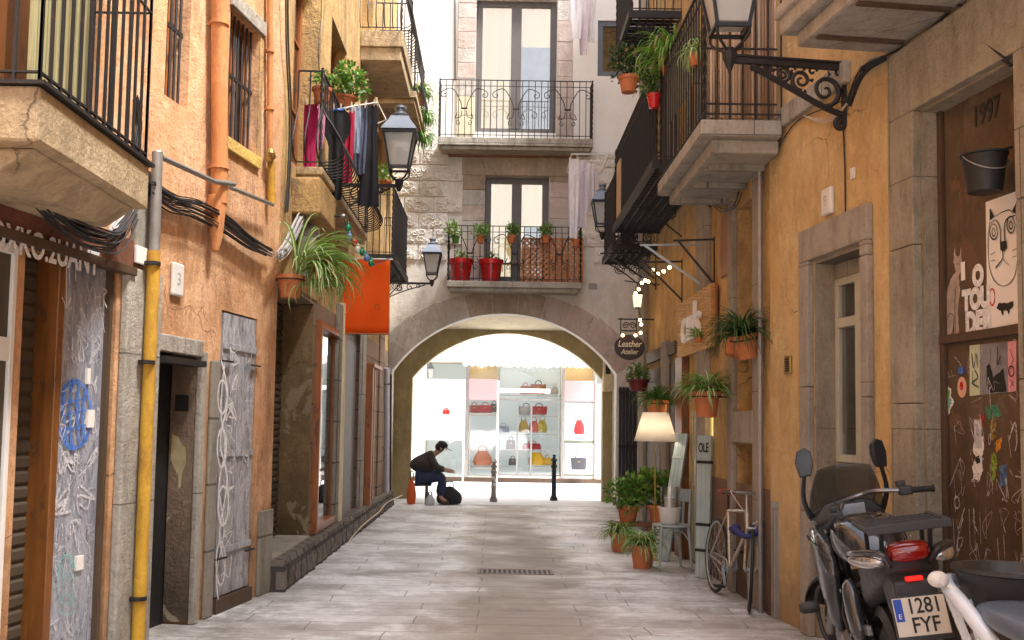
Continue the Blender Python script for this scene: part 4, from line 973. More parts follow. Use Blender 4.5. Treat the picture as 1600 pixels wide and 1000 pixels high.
poly_px(FR1,[(1472,612),(1479,602),(1487,608),(1486,620),(1491,628),(1485,640),(1482,650),(1475,640),(1472,630)],D,M['paper'],md,'star_sticker')
poly_px(FR1,[(1474,614),(1479,606),(1484,611),(1482,624),(1476,626)],D+.003,plain('sticker_green',(.15,.42,.08),.6),md,'green_patch'); poly_px(FR1,[(1476,626),(1486,622),(1487,632),(1481,642),(1476,634)],D+.004,M['tealp'],md,'teal_patch')
plate(FR1,1492,1503,655,700,M['chalk2'],md,'sticker',D,.002,0)
for pts,c_ in (([(1539,636),(1560,632),(1564,650),(1545,656)],(.06,.28,.16)),([(1529,650),(1536,647),(1539,660),(1533,668)],(.5,.03,.02)),([(1548,655),(1556,652),(1557,680),(1550,690),(1545,680)],(.32,.22,.03)),([(1556,690),(1566,682),(1564,700),(1556,708)],(.75,.32,.03)),([(1549,710),(1554,706),(1560,722),(1552,760),(1548,740)],(.28,.42,.04)),([(1561,728),(1574,724),(1575,756),(1562,762)],(.10,.22,.42))):
    poly_px(FR1,pts,D,spray('spray_colour',c_,.1,1),md,'paint_splash')
poly_px(FR1,[(1522,690),(1528,680),(1536,683),(1538,700),(1534,715),(1536,735),(1530,752),(1523,748),(1519,730),(1525,715),(1520,704)],D,M['paper'],md,'white_stencil'); poly_px(FR1,[(1523,715),(1530,712),(1532,722),(1526,726)],D+.003,M['blackp'],md,'stencil_shape')
px_strokes(FR1,[[(1575,680),(1580,715)],[(1576,690),(1586,660),(1589,690),(1586,705)],[(1493,765),(1493,800)],ell(1496,785,4,9),[(1478,810),(1478,850)],[(1478,825),(1486,812)],[(1490,810),(1492,850)],[(1515,795),(1517,860)],[(1523,795),(1525,860)],[(1532,800),(1534,850)],[(1502,715),(1485,760)],[(1477,680),(1479,720)],[(1500,830),(1497,860),(1505,850)],[(1560,840),(1563,880)],[(1570,835),(1572,875)]],M['chalk2'],md,.012,D+.002,'white_tag')
px_strokes(FR1,[[(1473,578),(1478,590)],[(1479,576),(1484,590)],[(1486,578),(1490,590)],[(1473,592),(1494,586)]],M['chalk2'],md,.006,D+.003,'white_tag')
scribble(FR1,k2[0]+.1,k2[1]-.05,.3,1.3,M['chalk2'],md,41,(6,5),.006,D+.006)
scribble(FR1,k2[0]+.1,k2[1]-.05,1.2,2.0,M['chalk2'],md,43,(5,4),.004,D+.010,'scratches')
# pale band added for the wall's light patch, plates, intercom
slab(FR1,(0,FR1.hit(1330,150)[0],FR1.hit(1216,208)[1],FR1.hit(1216,178)[1]),0,.05,M['stoneL'],RA,'light_patch_band',.01)
plate(FR1,1290,1305,294,336,M['plastic'],RA,'meter_box',0,.04,.015,'9'); plate(FR1,1330,1337,262,280,M['plastic'],RA,'number_plate',0,.01,.004)
ic=plate(FR1,1229,1238,556,584,M['brass'],RA,'intercom',0,.02,.004)
m=MB(); r=FR1.rect(1231,1236,560,581,1233)
for i in range(6): z=r[2]+(r[3]-r[2])*(i+.2)/6; m.fb(FR1,r[0],r[1],.02,.026,z,z+.010)
m.build('intercom_buttons',M['blackp'],ic)
m=MB(); m.tube([fp(FR1,1316,165,.012),fp(FR1,1320,260,.012),fp(FR1,1321,348,.012)],.006,5)
m.tube(spline([fp(FR1,1345,110,.03),fp(FR1,1420,75,.03),fp(FR1,1470,30,.03),fp(FR1,1500,8,.03),fp(FR1,1540,70,.03),fp(FR1,1580,102,.05)],8),.010,5)
m.tube(spline([fp(FR1,1345,105,.04),fp(FR1,1440,60,.04),fp(FR1,1515,10,.05),fp(FR1,1530,55,.05),fp(FR1,1575,95,.06)],8),.008,5)
m.tube(spline([fp(FR1,1213,235,.02),fp(FR1,1245,190,.02),fp(FR1,1300,165,.02),fp(FR1,1330,150,.03)],6),.005,5); m.build('wall_cable',M['cable'],RA)
m=MB(); 
for k in range(3): m.tube(spline([fp(FR1,1255,180,.02+.01*k),fp(FR1,1285,186+3*k,.02),fp(FR1,1310,175+3*k,.02),fp(FR1,1330,150,.03)],6),.004,5)
m.build('pale_cable',M['cream_cable'],RA)
# upper balcony E
E0=FR1.hit(1385,92)[0]; zE=FR1.hit(1385,92)[1]
m=MB(); s0,s1=E0,E0+2.8; dE=.72
m.fb(FR1,s0,s1,0,dE,zE+.10,zE+.26); m.fb(FR1,s0+.08,s1-.08,0,dE-.08,zE,zE+.099); m.fb(FR1,s0-.02,s1,dE-.02,dE+.03,zE+.2,zE+.28)
be=m.build('balcony',M['stoneL'],RA,bevel=.02)
m=MB()
for i in range(5): s=s0+.3+.5*i; m.fb(FR1,s-.02,s+.02,.05,dE-.12,zE-.018,zE-.001)
m.build('slab_beams',M['brownwood'],be)
m=MB(); A=[FR1.p(s0+.03,0,0),FR1.p(s0+.03,dE-.03,0),FR1.p(s1-.03,dE-.03,0)]; rail(m,[(p.x,p.y) for p in A],zE+.27,zE+1.3,.11,.009,.015,(zE+1.15,)); m.build('railing',M['iron'],be)
# ================= SHOP ACROSS THE STREET =================
SB=thing('handbag_shop','cream building with brightly lit handbag shop under a white scalloped awning beyond the arch','building',(1,YS+1,0))
hs_=FS.rect(665,729,592,750,700); cz=.12
def R4(x0,x1,y0,y1): r=FS.rect(x0,x1,y0,y1,(x0+x1)/2); return (r[0]+.005,r[1]-.005,max(r[2],.1),r[3])
q1,q2,q3,q4,q5=R4(665,727,566,748),R4(732,778,566,744),R4(780,878,566,744),R4(882,929,566,744),R4(931,975,566,744)
build_wall(FS,-9,11,0,6.6,[(*q,.9) for q in (q1,q2,q3,q4,q5)],M['shopwall'],SB)
m=MB(); m.box(-9,11,YS,YS+4,6.6,6.75); m.build('roof',M['terracotta'],SB)
m=MB(); m.fb(FS,-3,4.2,0,.05,.0,.12); m.build('shop_plinth',M['brownwood'],SB)
INT=emit('bright_shop_interior',(.85,1,1),.10,(.40,.43,.42)); GOLD=emit('golden_lit_interior',(1,.75,.35),.08,(.50,.36,.16))
for q in (q1,q2,q3,q4,q5): backing(FS,q,-.9,SB,INT,'shop_interior')
PINK=emit('glowing_pale_pink',(1,.55,.55),.07,(.52,.30,.31)); WH=emit('glowing_white_film',(1,.98,.96),.22,(.80,.80,.80))  # emission puts sun-blown brightness into the film; pink panels glow too
def sp(x0,x1,y0,y1,d0,d1,mat,name,bev=.004):
    r=R4(x0,x1,y0,y1); m=MB(); m.fb(FS,r[0],r[1],d0,d1,r[2],r[3]); return m.build(name,mat,SB,bevel=bev)
sp(665,727,592,688,-.06,-.03,WH,'window_film'); sp(732,778,592,625,-.1,.03,PINK,'pink_box'); sp(882,929,595,627,-.1,.03,PINK,'pink_box'); sp(931,975,600,744,-.06,-.03,PINK,'window_film')
sp(732,778,566,591,-.5,-.48,GOLD,'gold_panel'); sp(882,929,566,594,-.5,-.48,GOLD,'gold_panel')
for x0,x1 in ((727,732),(778,781),(877,882),(928,931)): sp(x0,x1,566,748,-.02,.05,M['greymetal'],'shop_post')
o=sp(883,927,630,688,-.06,-.03,WH,'poster_panel'); o=sp(883,927,693,741,-.06,-.03,WH,'poster_panel')
sp(882,929,688.5,692.5,-.1,.02,plain('green_frame',(.18,.22,.16),.5),'panel_bar')
g=MB(); 
for q in (q1,q2): g.fb(FS,q[0],q[1],.0,.008,q[2],q[3])
g.fb(FS,q3[0]+.0,q3[1],-.28,-.272,q3[2],q3[3]); g.build('shop_glass',M['clearglass'],SB)
m=MB(); 
for x in (807,829): r=R4(x,x+2,630,744); m.fb(FS,r[0],r[0]+.04,-.29,-.26,r[2],r[3])
r=R4(780,878,622,626); m.fb(FS,r[0],r[1],-.30,-.25,r[2],r[2]+.06); m.build('glass_door_frame',M['steel'],SB)
sp(780,860,607,613,-.30,-.1,emit('lit_shelf_edge',(1,.9,.8),.5),'upper_shelf')
# awning
m=MB(); r=FS.rect(723,947,540,566,830,.8); s0,s1=r[0],r[1]; z0=FS.hit(830,562,.8)[1]; z1=FS.hit(830,534,0)[1]+.25
m.hexa([FS.p(s0,.8,z0),FS.p(s1,.8,z0),FS.p(s1,0,z1),FS.p(s0,0,z1),FS.p(s0,.8,z0+.015),FS.p(s1,.8,z0+.015),FS.p(s1,0,z1+.015),FS.p(s0,0,z1+.015)])
aw=m.build('awning',fabric('white_awning_cloth',(.88,.86,.82)),SB)
m=MB(); n=22; L=(s1-s0)/n; top=[];
for i in range(n):
    P=[(s0+L*i,z0)]+[(s0+L*i+L*j/6,z0-.14-.06*math.sin(PI*j/6)) for j in range(7)]+[(s0+L*(i+1),z0)]
    a=[FS.p(x,.80,z) for x,z in P]; b=[FS.p(x,.812,z) for x,z in P]; m.rings([a,b],True,True)
m.build('valance',M['paper'],aw)
m=MB()
for x,y in ((795,572),(800,570),(826,573),(832,571),(856,573),(862,571),(752,572),(908,572)):
    m.ball(at(x,y,YS+.3),.035,8)
m.build('ceiling_spots',emit('spot_light',(1,.95,.85),6),SB)
# ================= OBJECTS: helpers =================
Zv=Vector((0,0,1))
def spider(m,c,n,L,seed,droop=1.0,wd=.022,up=.55,side=None):
    """arching striped blades: margins material 0, centre material 1"""
    rnd=random.Random(seed); c=Vector(c)
    for i in range(n):
        a=rnd.uniform(0,2*PI)
        if side is not None: a=side+rnd.gauss(0,.9)
        l=L*rnd.uniform(.55,1.1); el=rnd.uniform(.25,1.35)
        p=c+Vector((rnd.uniform(-.03,.03),rnd.uniform(-.03,.03),0)); h=Vector((math.cos(a),math.sin(a),0)); ang=el; K=8; P=[p.copy()]
        for k in range(K):
            p=p+(h*math.cos(ang)+Zv*math.sin(ang))*l/K; ang-=droop*(.18+.34*k/K)*rnd.uniform(.8,1.3); P.append(p.copy())
        sd=Vector((-h.y,h.x,0)); w_=wd*rnd.uniform(.6,1.25); dead=rnd.random()<.05; tipd=rnd.random()<.3
        for k in range(K):
            def row(k):
                f=k/K; ww=w_*(1-(f)**2.2)*min(1,.6+f*2)/2+.0006; t=P[k]
                return [t-sd*ww+Zv*ww*.5,t-sd*ww*.35,t+sd*ww*.35,t+sd*ww+Zv*ww*.5]
            A,B=row(k),row(k+1)
            for q in range(3):
                m.k=2 if dead or (k==K-1 and tipd) else (1 if q==1 else 0); m.face([A[q],A[q+1],B[q+1],B[q]])
    m.k=0
def bush(m,c,r,n,seed,ls=.03,h=1.0,drape=0):
    rnd=random.Random(seed); c=Vector(c)
    lobes=[(Vector((rnd.uniform(-.6,.6)*r,rnd.uniform(-.6,.6)*r,rnd.uniform(-.2,.7)*r*h)),r*rnd.uniform(.35,.6)) for _ in range(7)]
    for i in range(n):
        lc,lr=rnd.choice(lobes); u=Vector((rnd.gauss(0,1),rnd.gauss(0,1),rnd.gauss(0,1))).normalized()*lr*rnd.uniform(.6,1.1)
        p=c+lc+u-Zv*drape*rnd.random()**2
        t=(u.normalized()+Vector((rnd.uniform(-.6,.6),rnd.uniform(-.6,.6),rnd.uniform(-.5,.6)))).normalized(); s=t.orthogonal().normalized(); s=(s*math.cos(i)+t.cross(s)*math.sin(i)); l=ls*rnd.uniform(.6,1.3)
        m.k=rnd.choice((0,0,0,0,0,0,0,1,1,1,1,1,1,2)); m.face([p,p+t*l*.5+s*l*.28,p+t*l,p+t*l*.5-s*l*.28])
    m.k=0
def pot(name,label,x,y,z,r,h,mat,plant=None,group=None,tilt=None,mats=None,rim=True,cat='potted plant'):
    """tapered pot with rim, soil and a plant"""
    t=thing(name,label,cat,(x,y,z),0,group)
    m=MB(); pr=[(r*.68,0),(r*.72,.002),(r*.94,h*.78)]+([(r*1.06,h*.79),(r*1.08,h),(r*.98,h)] if rim else [(r,h)])+[(r*.88,h*.86)]
    m.lathe(pr,22); m.build('pot',mat,t,local=True,smooth='auto')
    m=MB(); m.lathe([(r*.87,h*.84),(r*.6,h*.89),(.001,h*.9)],14); m.build('soil',M['soil'],t,local=True)
    if plant:
        m=MB(); plant(m,Vector((0,0,h*.88))); m.build('foliage',(mats or [M['leafb'],M['leafw']])+[M['deadleaf']],t,local=True)
    if tilt: t.rotation_euler=tilt
    return t
SP=lambda n,L,seed,**k:(lambda m,c:spider(m,c,n,L,seed,**k))
BU=lambda n,r,seed,**k:(lambda m,c:bush(m,c+Zv*r*.6,r,n,seed,**k))
LV=[M['leafb'],M['leaf']]
def ring_holder(t,r,z,wallp,mat='iron'):
    m=MB(); m.torus((0,0,z),r*1.09,.006,n=20,k=5); m.bar(Vector((0,r*0,z)),wallp,.012); return m.build('ring_holder',M[mat],t,local=True)
# ---------- ground pots ----------
pot('spider_plant','striped spider plant in terracotta pot standing on the paving left of the grey chair',*gnd(1003,888)[:2],.004,.125,.24,M['terracotta'],SP(150,.36,1,droop=.85,wd=.028),'potted spider plants on the paving')
pot('spider_plant','smaller striped spider plant on the paving farthest to the left of the chair',*gnd(968,862)[:2],.004,.115,.23,M['terracotta'],SP(140,.34,2,droop=.85,wd=.028),'potted spider plants on the paving')
bx,by=gnd(1003,868)[:2]
bn=thing('plant_bench','low brown wooden bench carrying the leafy potted plants','bench',(bx+.1,12.55,0))
m=MB(); m.box(-.42,.36,-.16,.16,.30,.335); m.build('seat',M['orangewood'],bn,local=True,bevel=.005)
for sx_ in (-.38,.31):
    for sy_ in (-.13,.10): m=MB(); m.box(sx_,sx_+.045,sy_,sy_+.04,.004,.299); m.build('leg',M['orangewood'],bn,local=True)
bx+=.1
pot('leafy_pot_plant','bushy bright green plant in terracotta pot on the wooden bench, left one',bx-.20,12.55,.336,.13,.2,M['terracotta'],BU(900,.24,5,ls=.07),'leafy plants on the bench',mats=LV)
pot('leafy_pot_plant','bushy bright green plant in terracotta pot on the wooden bench, right one nearer the lamp',bx+.18,12.5,.336,.15,.22,M['terracotta'],BU(1100,.27,6,ls=.07),'leafy plants on the bench',mats=LV)
pot('small_can','small pale grey can standing right of the leafy bench plants',at(1029,812,12.1).x,12.1,.004,.07,.36,M['plastic'],None,cat='can')
# ---------- hanging pots on the right wall ----------
def wallpot(px,py,Y,r,h,mat,plant,label,mats=None,tilt=None,group=None,wx=2.24):
    p=at(px,py,Y); t=pot('wall_plant',label,p.x,Y,p.z-h,r,h,mat,plant,group,tilt,mats)
    ring_holder(t,r,h*.8,Vector((wx-p.x,0,h*.8))); return t
G='plants hung on the right hand wall'
wallpot(1104,612,9.6,.125,.24,M['terracotta'],SP(170,.42,11,droop=.72,wd=.030),'large striped spider plant in terracotta pot on the wall above the teal shutter board',group=G)
wallpot(1027,625,12.3,.13,.23,M['terracotta'],SP(140,.38,12,droop=.75,wd=.028),'green spider plant on the wall just above the white lamp shade',mats=[M['leaf'],M['leafb']],group=G)
wallpot(997,593,14.2,.15,.16,M['wine'],BU(600,.15,13,ls=.04,drape=.05),'small leafed plant in wine red trough below the oval leather sign',mats=[M['leaf'],M['leafb']],group=G)
wallpot(1170,520,8.6,.115,.21,M['terracotta'],SP(190,.46,14,droop=.85,wd=.016),'dark grassy plant in tilted terracotta pot by the tall window, nearer one',mats=[M['leafd'],M['leaf']],tilt=(R(10),R(-14),0),group=G)
wallpot(1146,522,9.1,.11,.20,M['terracotta'],SP(150,.44,15,droop=.85,wd=.016),'dark grassy plant in tilted terracotta pot by the tall window, farther one',mats=[M['leafd'],M['leaf']],tilt=(R(-6),R(16),0),group=G)
# air plant on woven sign
# ---------- left hanging spider plant ----------
p=at(454,436,9.0); t=pot('wall_plant','big arching spider plant in brown pot hung on the left wall beside the orange banner',p.x,9.0,p.z-.17,.115,.2,M['terracotta'],None,G.replace('right','left'))
m=MB(); spider(m,(.08,-.02,.22),115,.76,21,droop=.8,wd=.036,side=.2); spider(m,(.18,.03,.10),60,.62,22,droop=1.3,wd=.03,side=-.2); m.build('foliage',[M['leafb'],M['leafw'],M['deadleaf']],t,local=True)
ring_holder(t,.115,.16,Vector((-1.95-p.x,0,.16)))
# ---------- facade balcony plants ----------
Yb=YC-.5
for i,(px,w_) in enumerate(((712,.14),(751,.11),(799,.12),(853,.11))):
    p=at(px,368,Yb); nm=('leftmost','second','third','rightmost')[i]
    t=pot('railing_plant','feathery green plant in small pot hooked on the arch balcony rail, %s of four'%nm,p.x,Yb,p.z-.14,.075,.14,M['terracotta'] if i else M['leaf'],BU(420,w_*1.25,31+i,ls=.045,drape=.06),'plants along the lower facade balcony rail',mats=[M['leafb'],M['leaf']])
p=at(901,372,Yb); pot('railing_plant','sparse green sprig in pot behind the white washing on the arch balcony',p.x,Yb+.1,p.z-.14,.07,.14,M['terracotta'],BU(200,.12,39,ls=.04),'plants along the lower facade balcony rail',mats=LV)
zf=fb2[3]
for px,nm in ((720,'left of the pair'),(767,'right of the pair')):
    p=at(px,430,YC-.25); pot('red_pot','glossy red flower pot on the arch balcony, '+nm,p.x,YC-.22,zf+.002,.215,.42,M['redpot'],BU(160,.12,41+px,ls=.05),'big red pots on the arch balcony',mats=LV,cat='flower pot')
lt=thing('lattice_panel','orange brown diagonal wooden lattice panel tied inside the arch balcony railing','panel',(at(863,430,YC-.36).x,YC-.37,zf+.003))
x0,x1=at(816,430,YC-.37).x-lt.location.x,at(910,430,YC-.37).x-lt.location.x; H=at(863,374,YC-.37).z-zf
m=MB(); latw=wood('orange_lattice_wood',(.58,.24,.09),(.45,.17,.06),.6)
for k in range(2):
    c=x0-H
    while c<x1:
        # strip from (c,0) to (c+H,H) clipped
        a=max(c,x0);b=min(c+H,x1)
        if b>a:
            P=[(a,a-c),(b,b-c)]
            if k: P=[(x0+x1-x_,z_) for x_,z_ in P]
            m.bar((P[0][0],-.004+.009*k,P[0][1]),(P[1][0],-.004+.009*k,P[1][1]),.036,.006,up=(0,1,0))
        c+=.105
m.build('lattice',latw,lt,local=True)
m=MB(); m.box(x0-.02,x0+.012,-.012,.014,0,H); m.box(x1-.012,x1+.02,-.012,.014,0,H); m.box(x0,x1,-.012,.014,H-.01,H+.02); m.box(x0,x1,-.012,.014,0,.025); m.build('panel_frame',latw,lt,local=True)
# ---------- street lanterns ----------
def lantern(label,p,S,arm_to,group,ornate=False,lit=False):
    """four sided lantern: p = bottom of the body"""
    t=thing('street_lantern',label,'street lamp',tuple(p),0,group); a0=PI/4
    def L(prof,n=4): return MB().lathe(prof,n,a0=a0)
    q=math.sqrt(2)
    L([(.10*q*S,.03*S),(.17*q*S,.40*S)]).build('lamp_glass',M['lampglass'] if not lit else emit('lit_lamp_glass',(1,.8,.5),2),t,local=True)
    m=MB()
    for i in range(4):
        a=a0+PI/2*i; m.bar((.105*q*S*math.cos(a),.105*q*S*math.sin(a),.0),(.175*q*S*math.cos(a),.175*q*S*math.sin(a),.41*S),.022*S)
    for r,z,h in ((.11,.0,.025),(.18,.40,.03)):
        pts=[(r*q*S*math.cos(a0+PI/2*i),r*q*S*math.sin(a0+PI/2*i),z*S) for i in range(5)]
        for u_,v_ in zip(pts,pts[1:]): m.bar(u_,v_,.024*S,h*S)
    m.build('lamp_frame',M['irond'],t,local=True)
    m=MB(); m.lathe([(.205*q*S,.425*S),(.20*q*S,.44*S),(.12*q*S,.56*S),(.105*q*S,.60*S)],4,a0=a0); m.lathe([(.10*S,.60*S),(.11*S,.63*S),(.06*S,.66*S),(.055*S,.70*S),(.075*S,.71*S),(.07*S,.735*S),(.001,.74*S)],10); m.build('lamp_cap',M['lantroof'],t,local=True,smooth='auto')
    m=MB(); m.ball((0,0,.19*S),.05*S,8,1.5); m.build('bulb',M['paper'],t,local=True)
    # yoke and arm
    A=Vector(arm_to)-Vector(p); m=MB(); e=Vector((0,0,-.20*S)) 
    for i in range(4):
        a=a0+PI/2*i; m.tube(spline([(.105*q*S*math.cos(a),.105*q*S*math.sin(a),0),(.10*q*S*math.cos(a),.10*q*S*math.sin(a),-.07*S),(.02*math.cos(a),.02*math.sin(a),-.15*S)],4),.010*S,5)
    m.lathe([(.02*S,-.26*S),(.045*S,-.20*S),(.05*S,-.15*S),(.03*S,-.12*S)],8)
    A=Vector((A.x,A.y,-.20*S)); hd=Vector((A.x,A.y,0)); l=hd.length; h=hd.normalized()
    m.bar(e,A,.035*S,.04*S)
    if not ornate:
        m.tube(spline([A+Zv*(-.30*S),e+hd*.62+Zv*(-.16*S),e+hd*.15+Zv*(-.03*S)],6),.013*S,6)
        for f,r in ((.3,.045),(.5,.07),(.72,.09)):
            m.tube(spiral(e+hd*f-Zv*r*1.15*S,h,Zv,r*S,.015*S,PI/2,-1.7*PI,16),.011*S,5)
        m.bar(A+Zv*.06,A-Zv*.36*S,.05*S,.02*S)
    else:
        side=h.cross(Zv)
        m.bar(e+Zv*.03,A+Zv*.03,.05,.014)
        # heavy tapering scrollwork
        B=A-Zv*.34
        m.tube(spline([B,e+hd*.82-Zv*.29,e+hd*.60-Zv*.20,e+hd*.40-Zv*.12,e+hd*.18-Zv*.03],8),[.030,.030,.026,.022,.018,.014]+[.014]*3 if False else .022,7)
        for f,r,dz,tw in ((.83,.115,.17,1),(.62,.075,.11,-1),(.46,.055,.075,1),(.33,.035,.05,-1),(.22,.03,.045,1)):
            c=e+hd*f-Zv*dz
            m.tube(spiral(c,h*tw,Zv,r,.012,-PI/2,2.6*PI,30),[.020*(r/.115)**.5,.008],6)
            for k in range(5):
                a=k*1.25; pp=c+(h*math.cos(a)+Zv*math.sin(a))*r*.98; m.tube([pp,pp+(h*math.cos(a+.7)+Zv*math.sin(a+.7))*r*.32],[.013,.003],5)
        for f in (.95,.72,.53,.38): 
            c=e+hd*f-Zv*.04; m.tube(spiral(c,h,Zv,.035,.008,0,2*PI,14),.009,5)
        m.bar(A+Zv*.03,A-Zv*.42,.05,.03); m.tube(spiral(A-Zv*.40-h*.03,h,Zv,.05,.012,0,3.4*PI,20),.018,6)
        m.tube([e+Zv*0,e-Zv*.10],[.045,.004],8)
    m.build('bracket_arm',M['iron'],t,local=True)
    return t
GL='old iron street lanterns on wall brackets'
lantern('iron street lantern on scrolled bracket at left corner of the arch facade',at(675,428,18.4),.88,(-1.95,18.4,0),GL)
lantern('grey capped lantern half hidden behind the white washing and right balconies',at(941,352,15.9),.88,(2.24,15.9,0),GL)
lantern('large weathered lantern hanging below the plant balcony beside the laundry',at(624,264,12.6),1.08,(-1.95,12.6,0),GL)
pw=FR1.hit(1333,95); q=FR1.p(pw[0],.0,0)
pL=at(1140,48,q.y-.0); lantern('big lantern with ornate scrollwork bracket high on the near right wall',pL,1.02,(q.x-.02,q.y+.12,0),GL,True)
# ---------- orange banner ----------
Yn=12.8; p0=at(535,405,Yn); p1=at(610,405,Yn); pb_=at(535,521,Yn)
bn=thing('orange_banner','plain bright orange cloth banner hanging from a rod on the left wall','banner',(p0.x,Yn,p0.z))
m=MB(); W_=p1.x-p0.x; H=p0.z-pb_.z; nx_,nz_=12,10
P=[[Vector((W_*i/nx_,.012*math.sin(i*.9+j*.25)+.01*math.sin(j*.7),-H*j/nz_)) for i in range(nx_+1)] for j in range(nz_+1)]
for j in range(nz_):
    for i in range(nx_): m.face([P[j][i],P[j][i+1],P[j+1][i+1],P[j+1][i]])
m.needfix=False
def cloth_tr(name,c,tr=.5):
    s=NT(name); q=s.mix(s.ramp(s.noise(3,det=4),.4,.7),c,tuple(min(1,x*1.1) for x in c)); s.out(q,.8)
    t=s.n('ShaderNodeBsdfTranslucent',Color=q); mx=s.n('ShaderNodeMixShader',Fac=tr); s.t.links.new(s.b.outputs[0],mx.inputs[1]); s.t.links.new(t.outputs[0],mx.inputs[2]); s.t.links.new(mx.outputs[0],s.t.nodes['Material Output'].inputs[0]); return s.m
ob_=m.build('cloth',cloth_tr('orange_cloth',(1.0,.19,.01),.5),bn,local=True,smooth=True,weld=True); sdm=ob_.modifiers.new('s','SOLIDIFY'); sdm.thickness=.006
m=MB(); m.tube([(-.25,0,.008),(W_+.03,0,.008)],.012,8); m.build('rod',M['paper'],bn,local=True)
m=MB(); m.tube([(0,-.006,-H),(W_,-.006,-H)],.01,6); m.build('hem_rod',M['redwood'],bn,local=True)
c_=at(590,480,Yn); m=MB(); m.torus((0,0,0),.035,.005,Matrix.Translation(Vector((c_.x-p0.x,-.022,c_.z-p0.z)))@Matrix.Rotation(PI/2,4,'X'),16,5); m.build('ring_mark',plain('dull_orange_print',(.55,.16,.04),.8),bn,local=True)
# ---------- iron arm with coloured bulbs ----------
Ya=10.4
ar=thing('banner_arm','thin iron arm with a bundle of cable ends sticking out above the spider plant','bracket',tuple(at(458,336,Ya)))
a_=Vector((-1.95,Ya,at(458,336,Ya).z)); b_=at(536,338,Ya)
m=MB(); m.tube([a_,b_],.012,8); m.tube([a_+Zv*.08,a_.lerp(b_,.5)+Zv*.05],.006,5); m.build('arm',M['iron'],ar)
m=MB(); m.ball(b_,.03,8); m.box(-1.95,-1.90,Ya-.12,Ya+.12,a_.z-.15,a_.z+.1); m.build('arm_plate',M['greymetal'],ar)
gs=thing('bulb_garland','short garland of green, blue, red and clear bulbs hanging from the iron arm','string lights',tuple(b_))
P=[at(540,348,Ya),at(546,368,Ya),at(556,384,Ya),at(566,396,Ya),at(576,405,Ya),at(582,415,Ya)]
m=MB(); m.tube([b_]+spline(P,4)+[at(612,402,Ya+1)],.006,5); m.build('wire',M['cable'],gs)
cols={'green':(.01,.22,.11),'blue':(.12,.25,.48),'red':(.5,.03,.04),'clear':(.75,.72,.66)}
for px,py,k in ((544,356,'green'),(546,370,'blue'),(554,379,'red'),(559,390,'clear'),(566,394,'green'),(573,403,'blue'),(580,411,'green')):
    c_=at(px,py,Ya); m=MB(); m.ball(c_,.032,10,1.25); m.lathe([(.014,.03),(.014,.06)],8,Matrix.Translation(c_)); m.build('bulb',plain(k+'_bulb',cols[k],.15,0,.1),gs,smooth=True)
m=MB()
# ---------- warm festoon bulbs on the right ----------
WB=emit('warm_bulb',(1,.62,.28),3.5,(.9,.8,.6))
fs=thing('festoon_lights','string of small warm glowing bulbs looped along the right wall above the oval sign','string lights',tuple(at(1030,425,12.5)))
pts=[(1046,418,11.8),(1037,424,12.0),(1028,428,12.3),(1020,422,12.6),(1013,440,12.9),(1008,438,13.1),(1003,442,13.3),(998,452,13.6),(993,458,13.8),(1000,500,14.0),(1002,507,14.1),(1001,520,14.2),(993,524,14.3),(973,524,14.3)]
PP=[at(*q) for q in pts]; m=MB(); m.tube(spline([p+Zv*.06 for p in PP],4),.005,4); m.build('wire',M['cable'],fs)
for p in PP:
    m=MB(); m.ball(p,.023,8); m.build('bulb',WB,fs,smooth=True)
# ---------- small lit lantern ----------
ll=thing('small_lantern','small lit tapered lantern on a thin arm under the festoon bulbs','lantern',tuple(at(996,480,13.9)))
m=MB(); m.lathe([(.06,.0),(.085,.17)],4,a0=PI/4); m.build('lantern_glass',emit('warm_lantern_glass',(1,.7,.4),.35),ll,local=True)
m=MB(); m.lathe([(.10,.17),(.09,.19),(.03,.24),(.001,.25)],4,a0=PI/4); m.bar((0,0,.24),(0,0,.34),.012); m.bar((0,0,.34),(.55,0,.30),.014); m.bar((0,0,0),(0,0,-.02),.06); m.bar((0,0,.34),(-.18,0,.36),.014); m.build('lantern_frame',M['iron'],ll,local=True)
# ---------- triangular iron brackets ----------
for i,(x0,y0,x1,y1,Y) in enumerate(((1000,383,1088,383,10.8),(1052,376,1106,376,10.4),(1000,410,1046,455,12.2),(938,396,1004,450,14.2))):
    a_=at(x0,y0,Y); wz=a_.z
    lb=('longest thin iron awning bracket above the woven sign','hooked iron bracket nearest the tall stone pilaster','dark iron strut below the iron balcony','long diagonal iron strut under the farthest right balcony')[i]
    t=thing('iron_bracket',lb,'bracket',(2.24,Y,wz),0,'iron brackets on the right wall')
    m=MB(); m.bar(a_,(2.24,Y,wz+.02),.018 if i<2 else .022); m.bar(a_+Vector((.05,0,0)),(2.24,Y,wz-.45),.02); m.bar((2.235,Y,wz+.05),(2.235,Y,wz-.5),.03,.012); m.build('strut',M['iron'] if i else M['steel'],t)
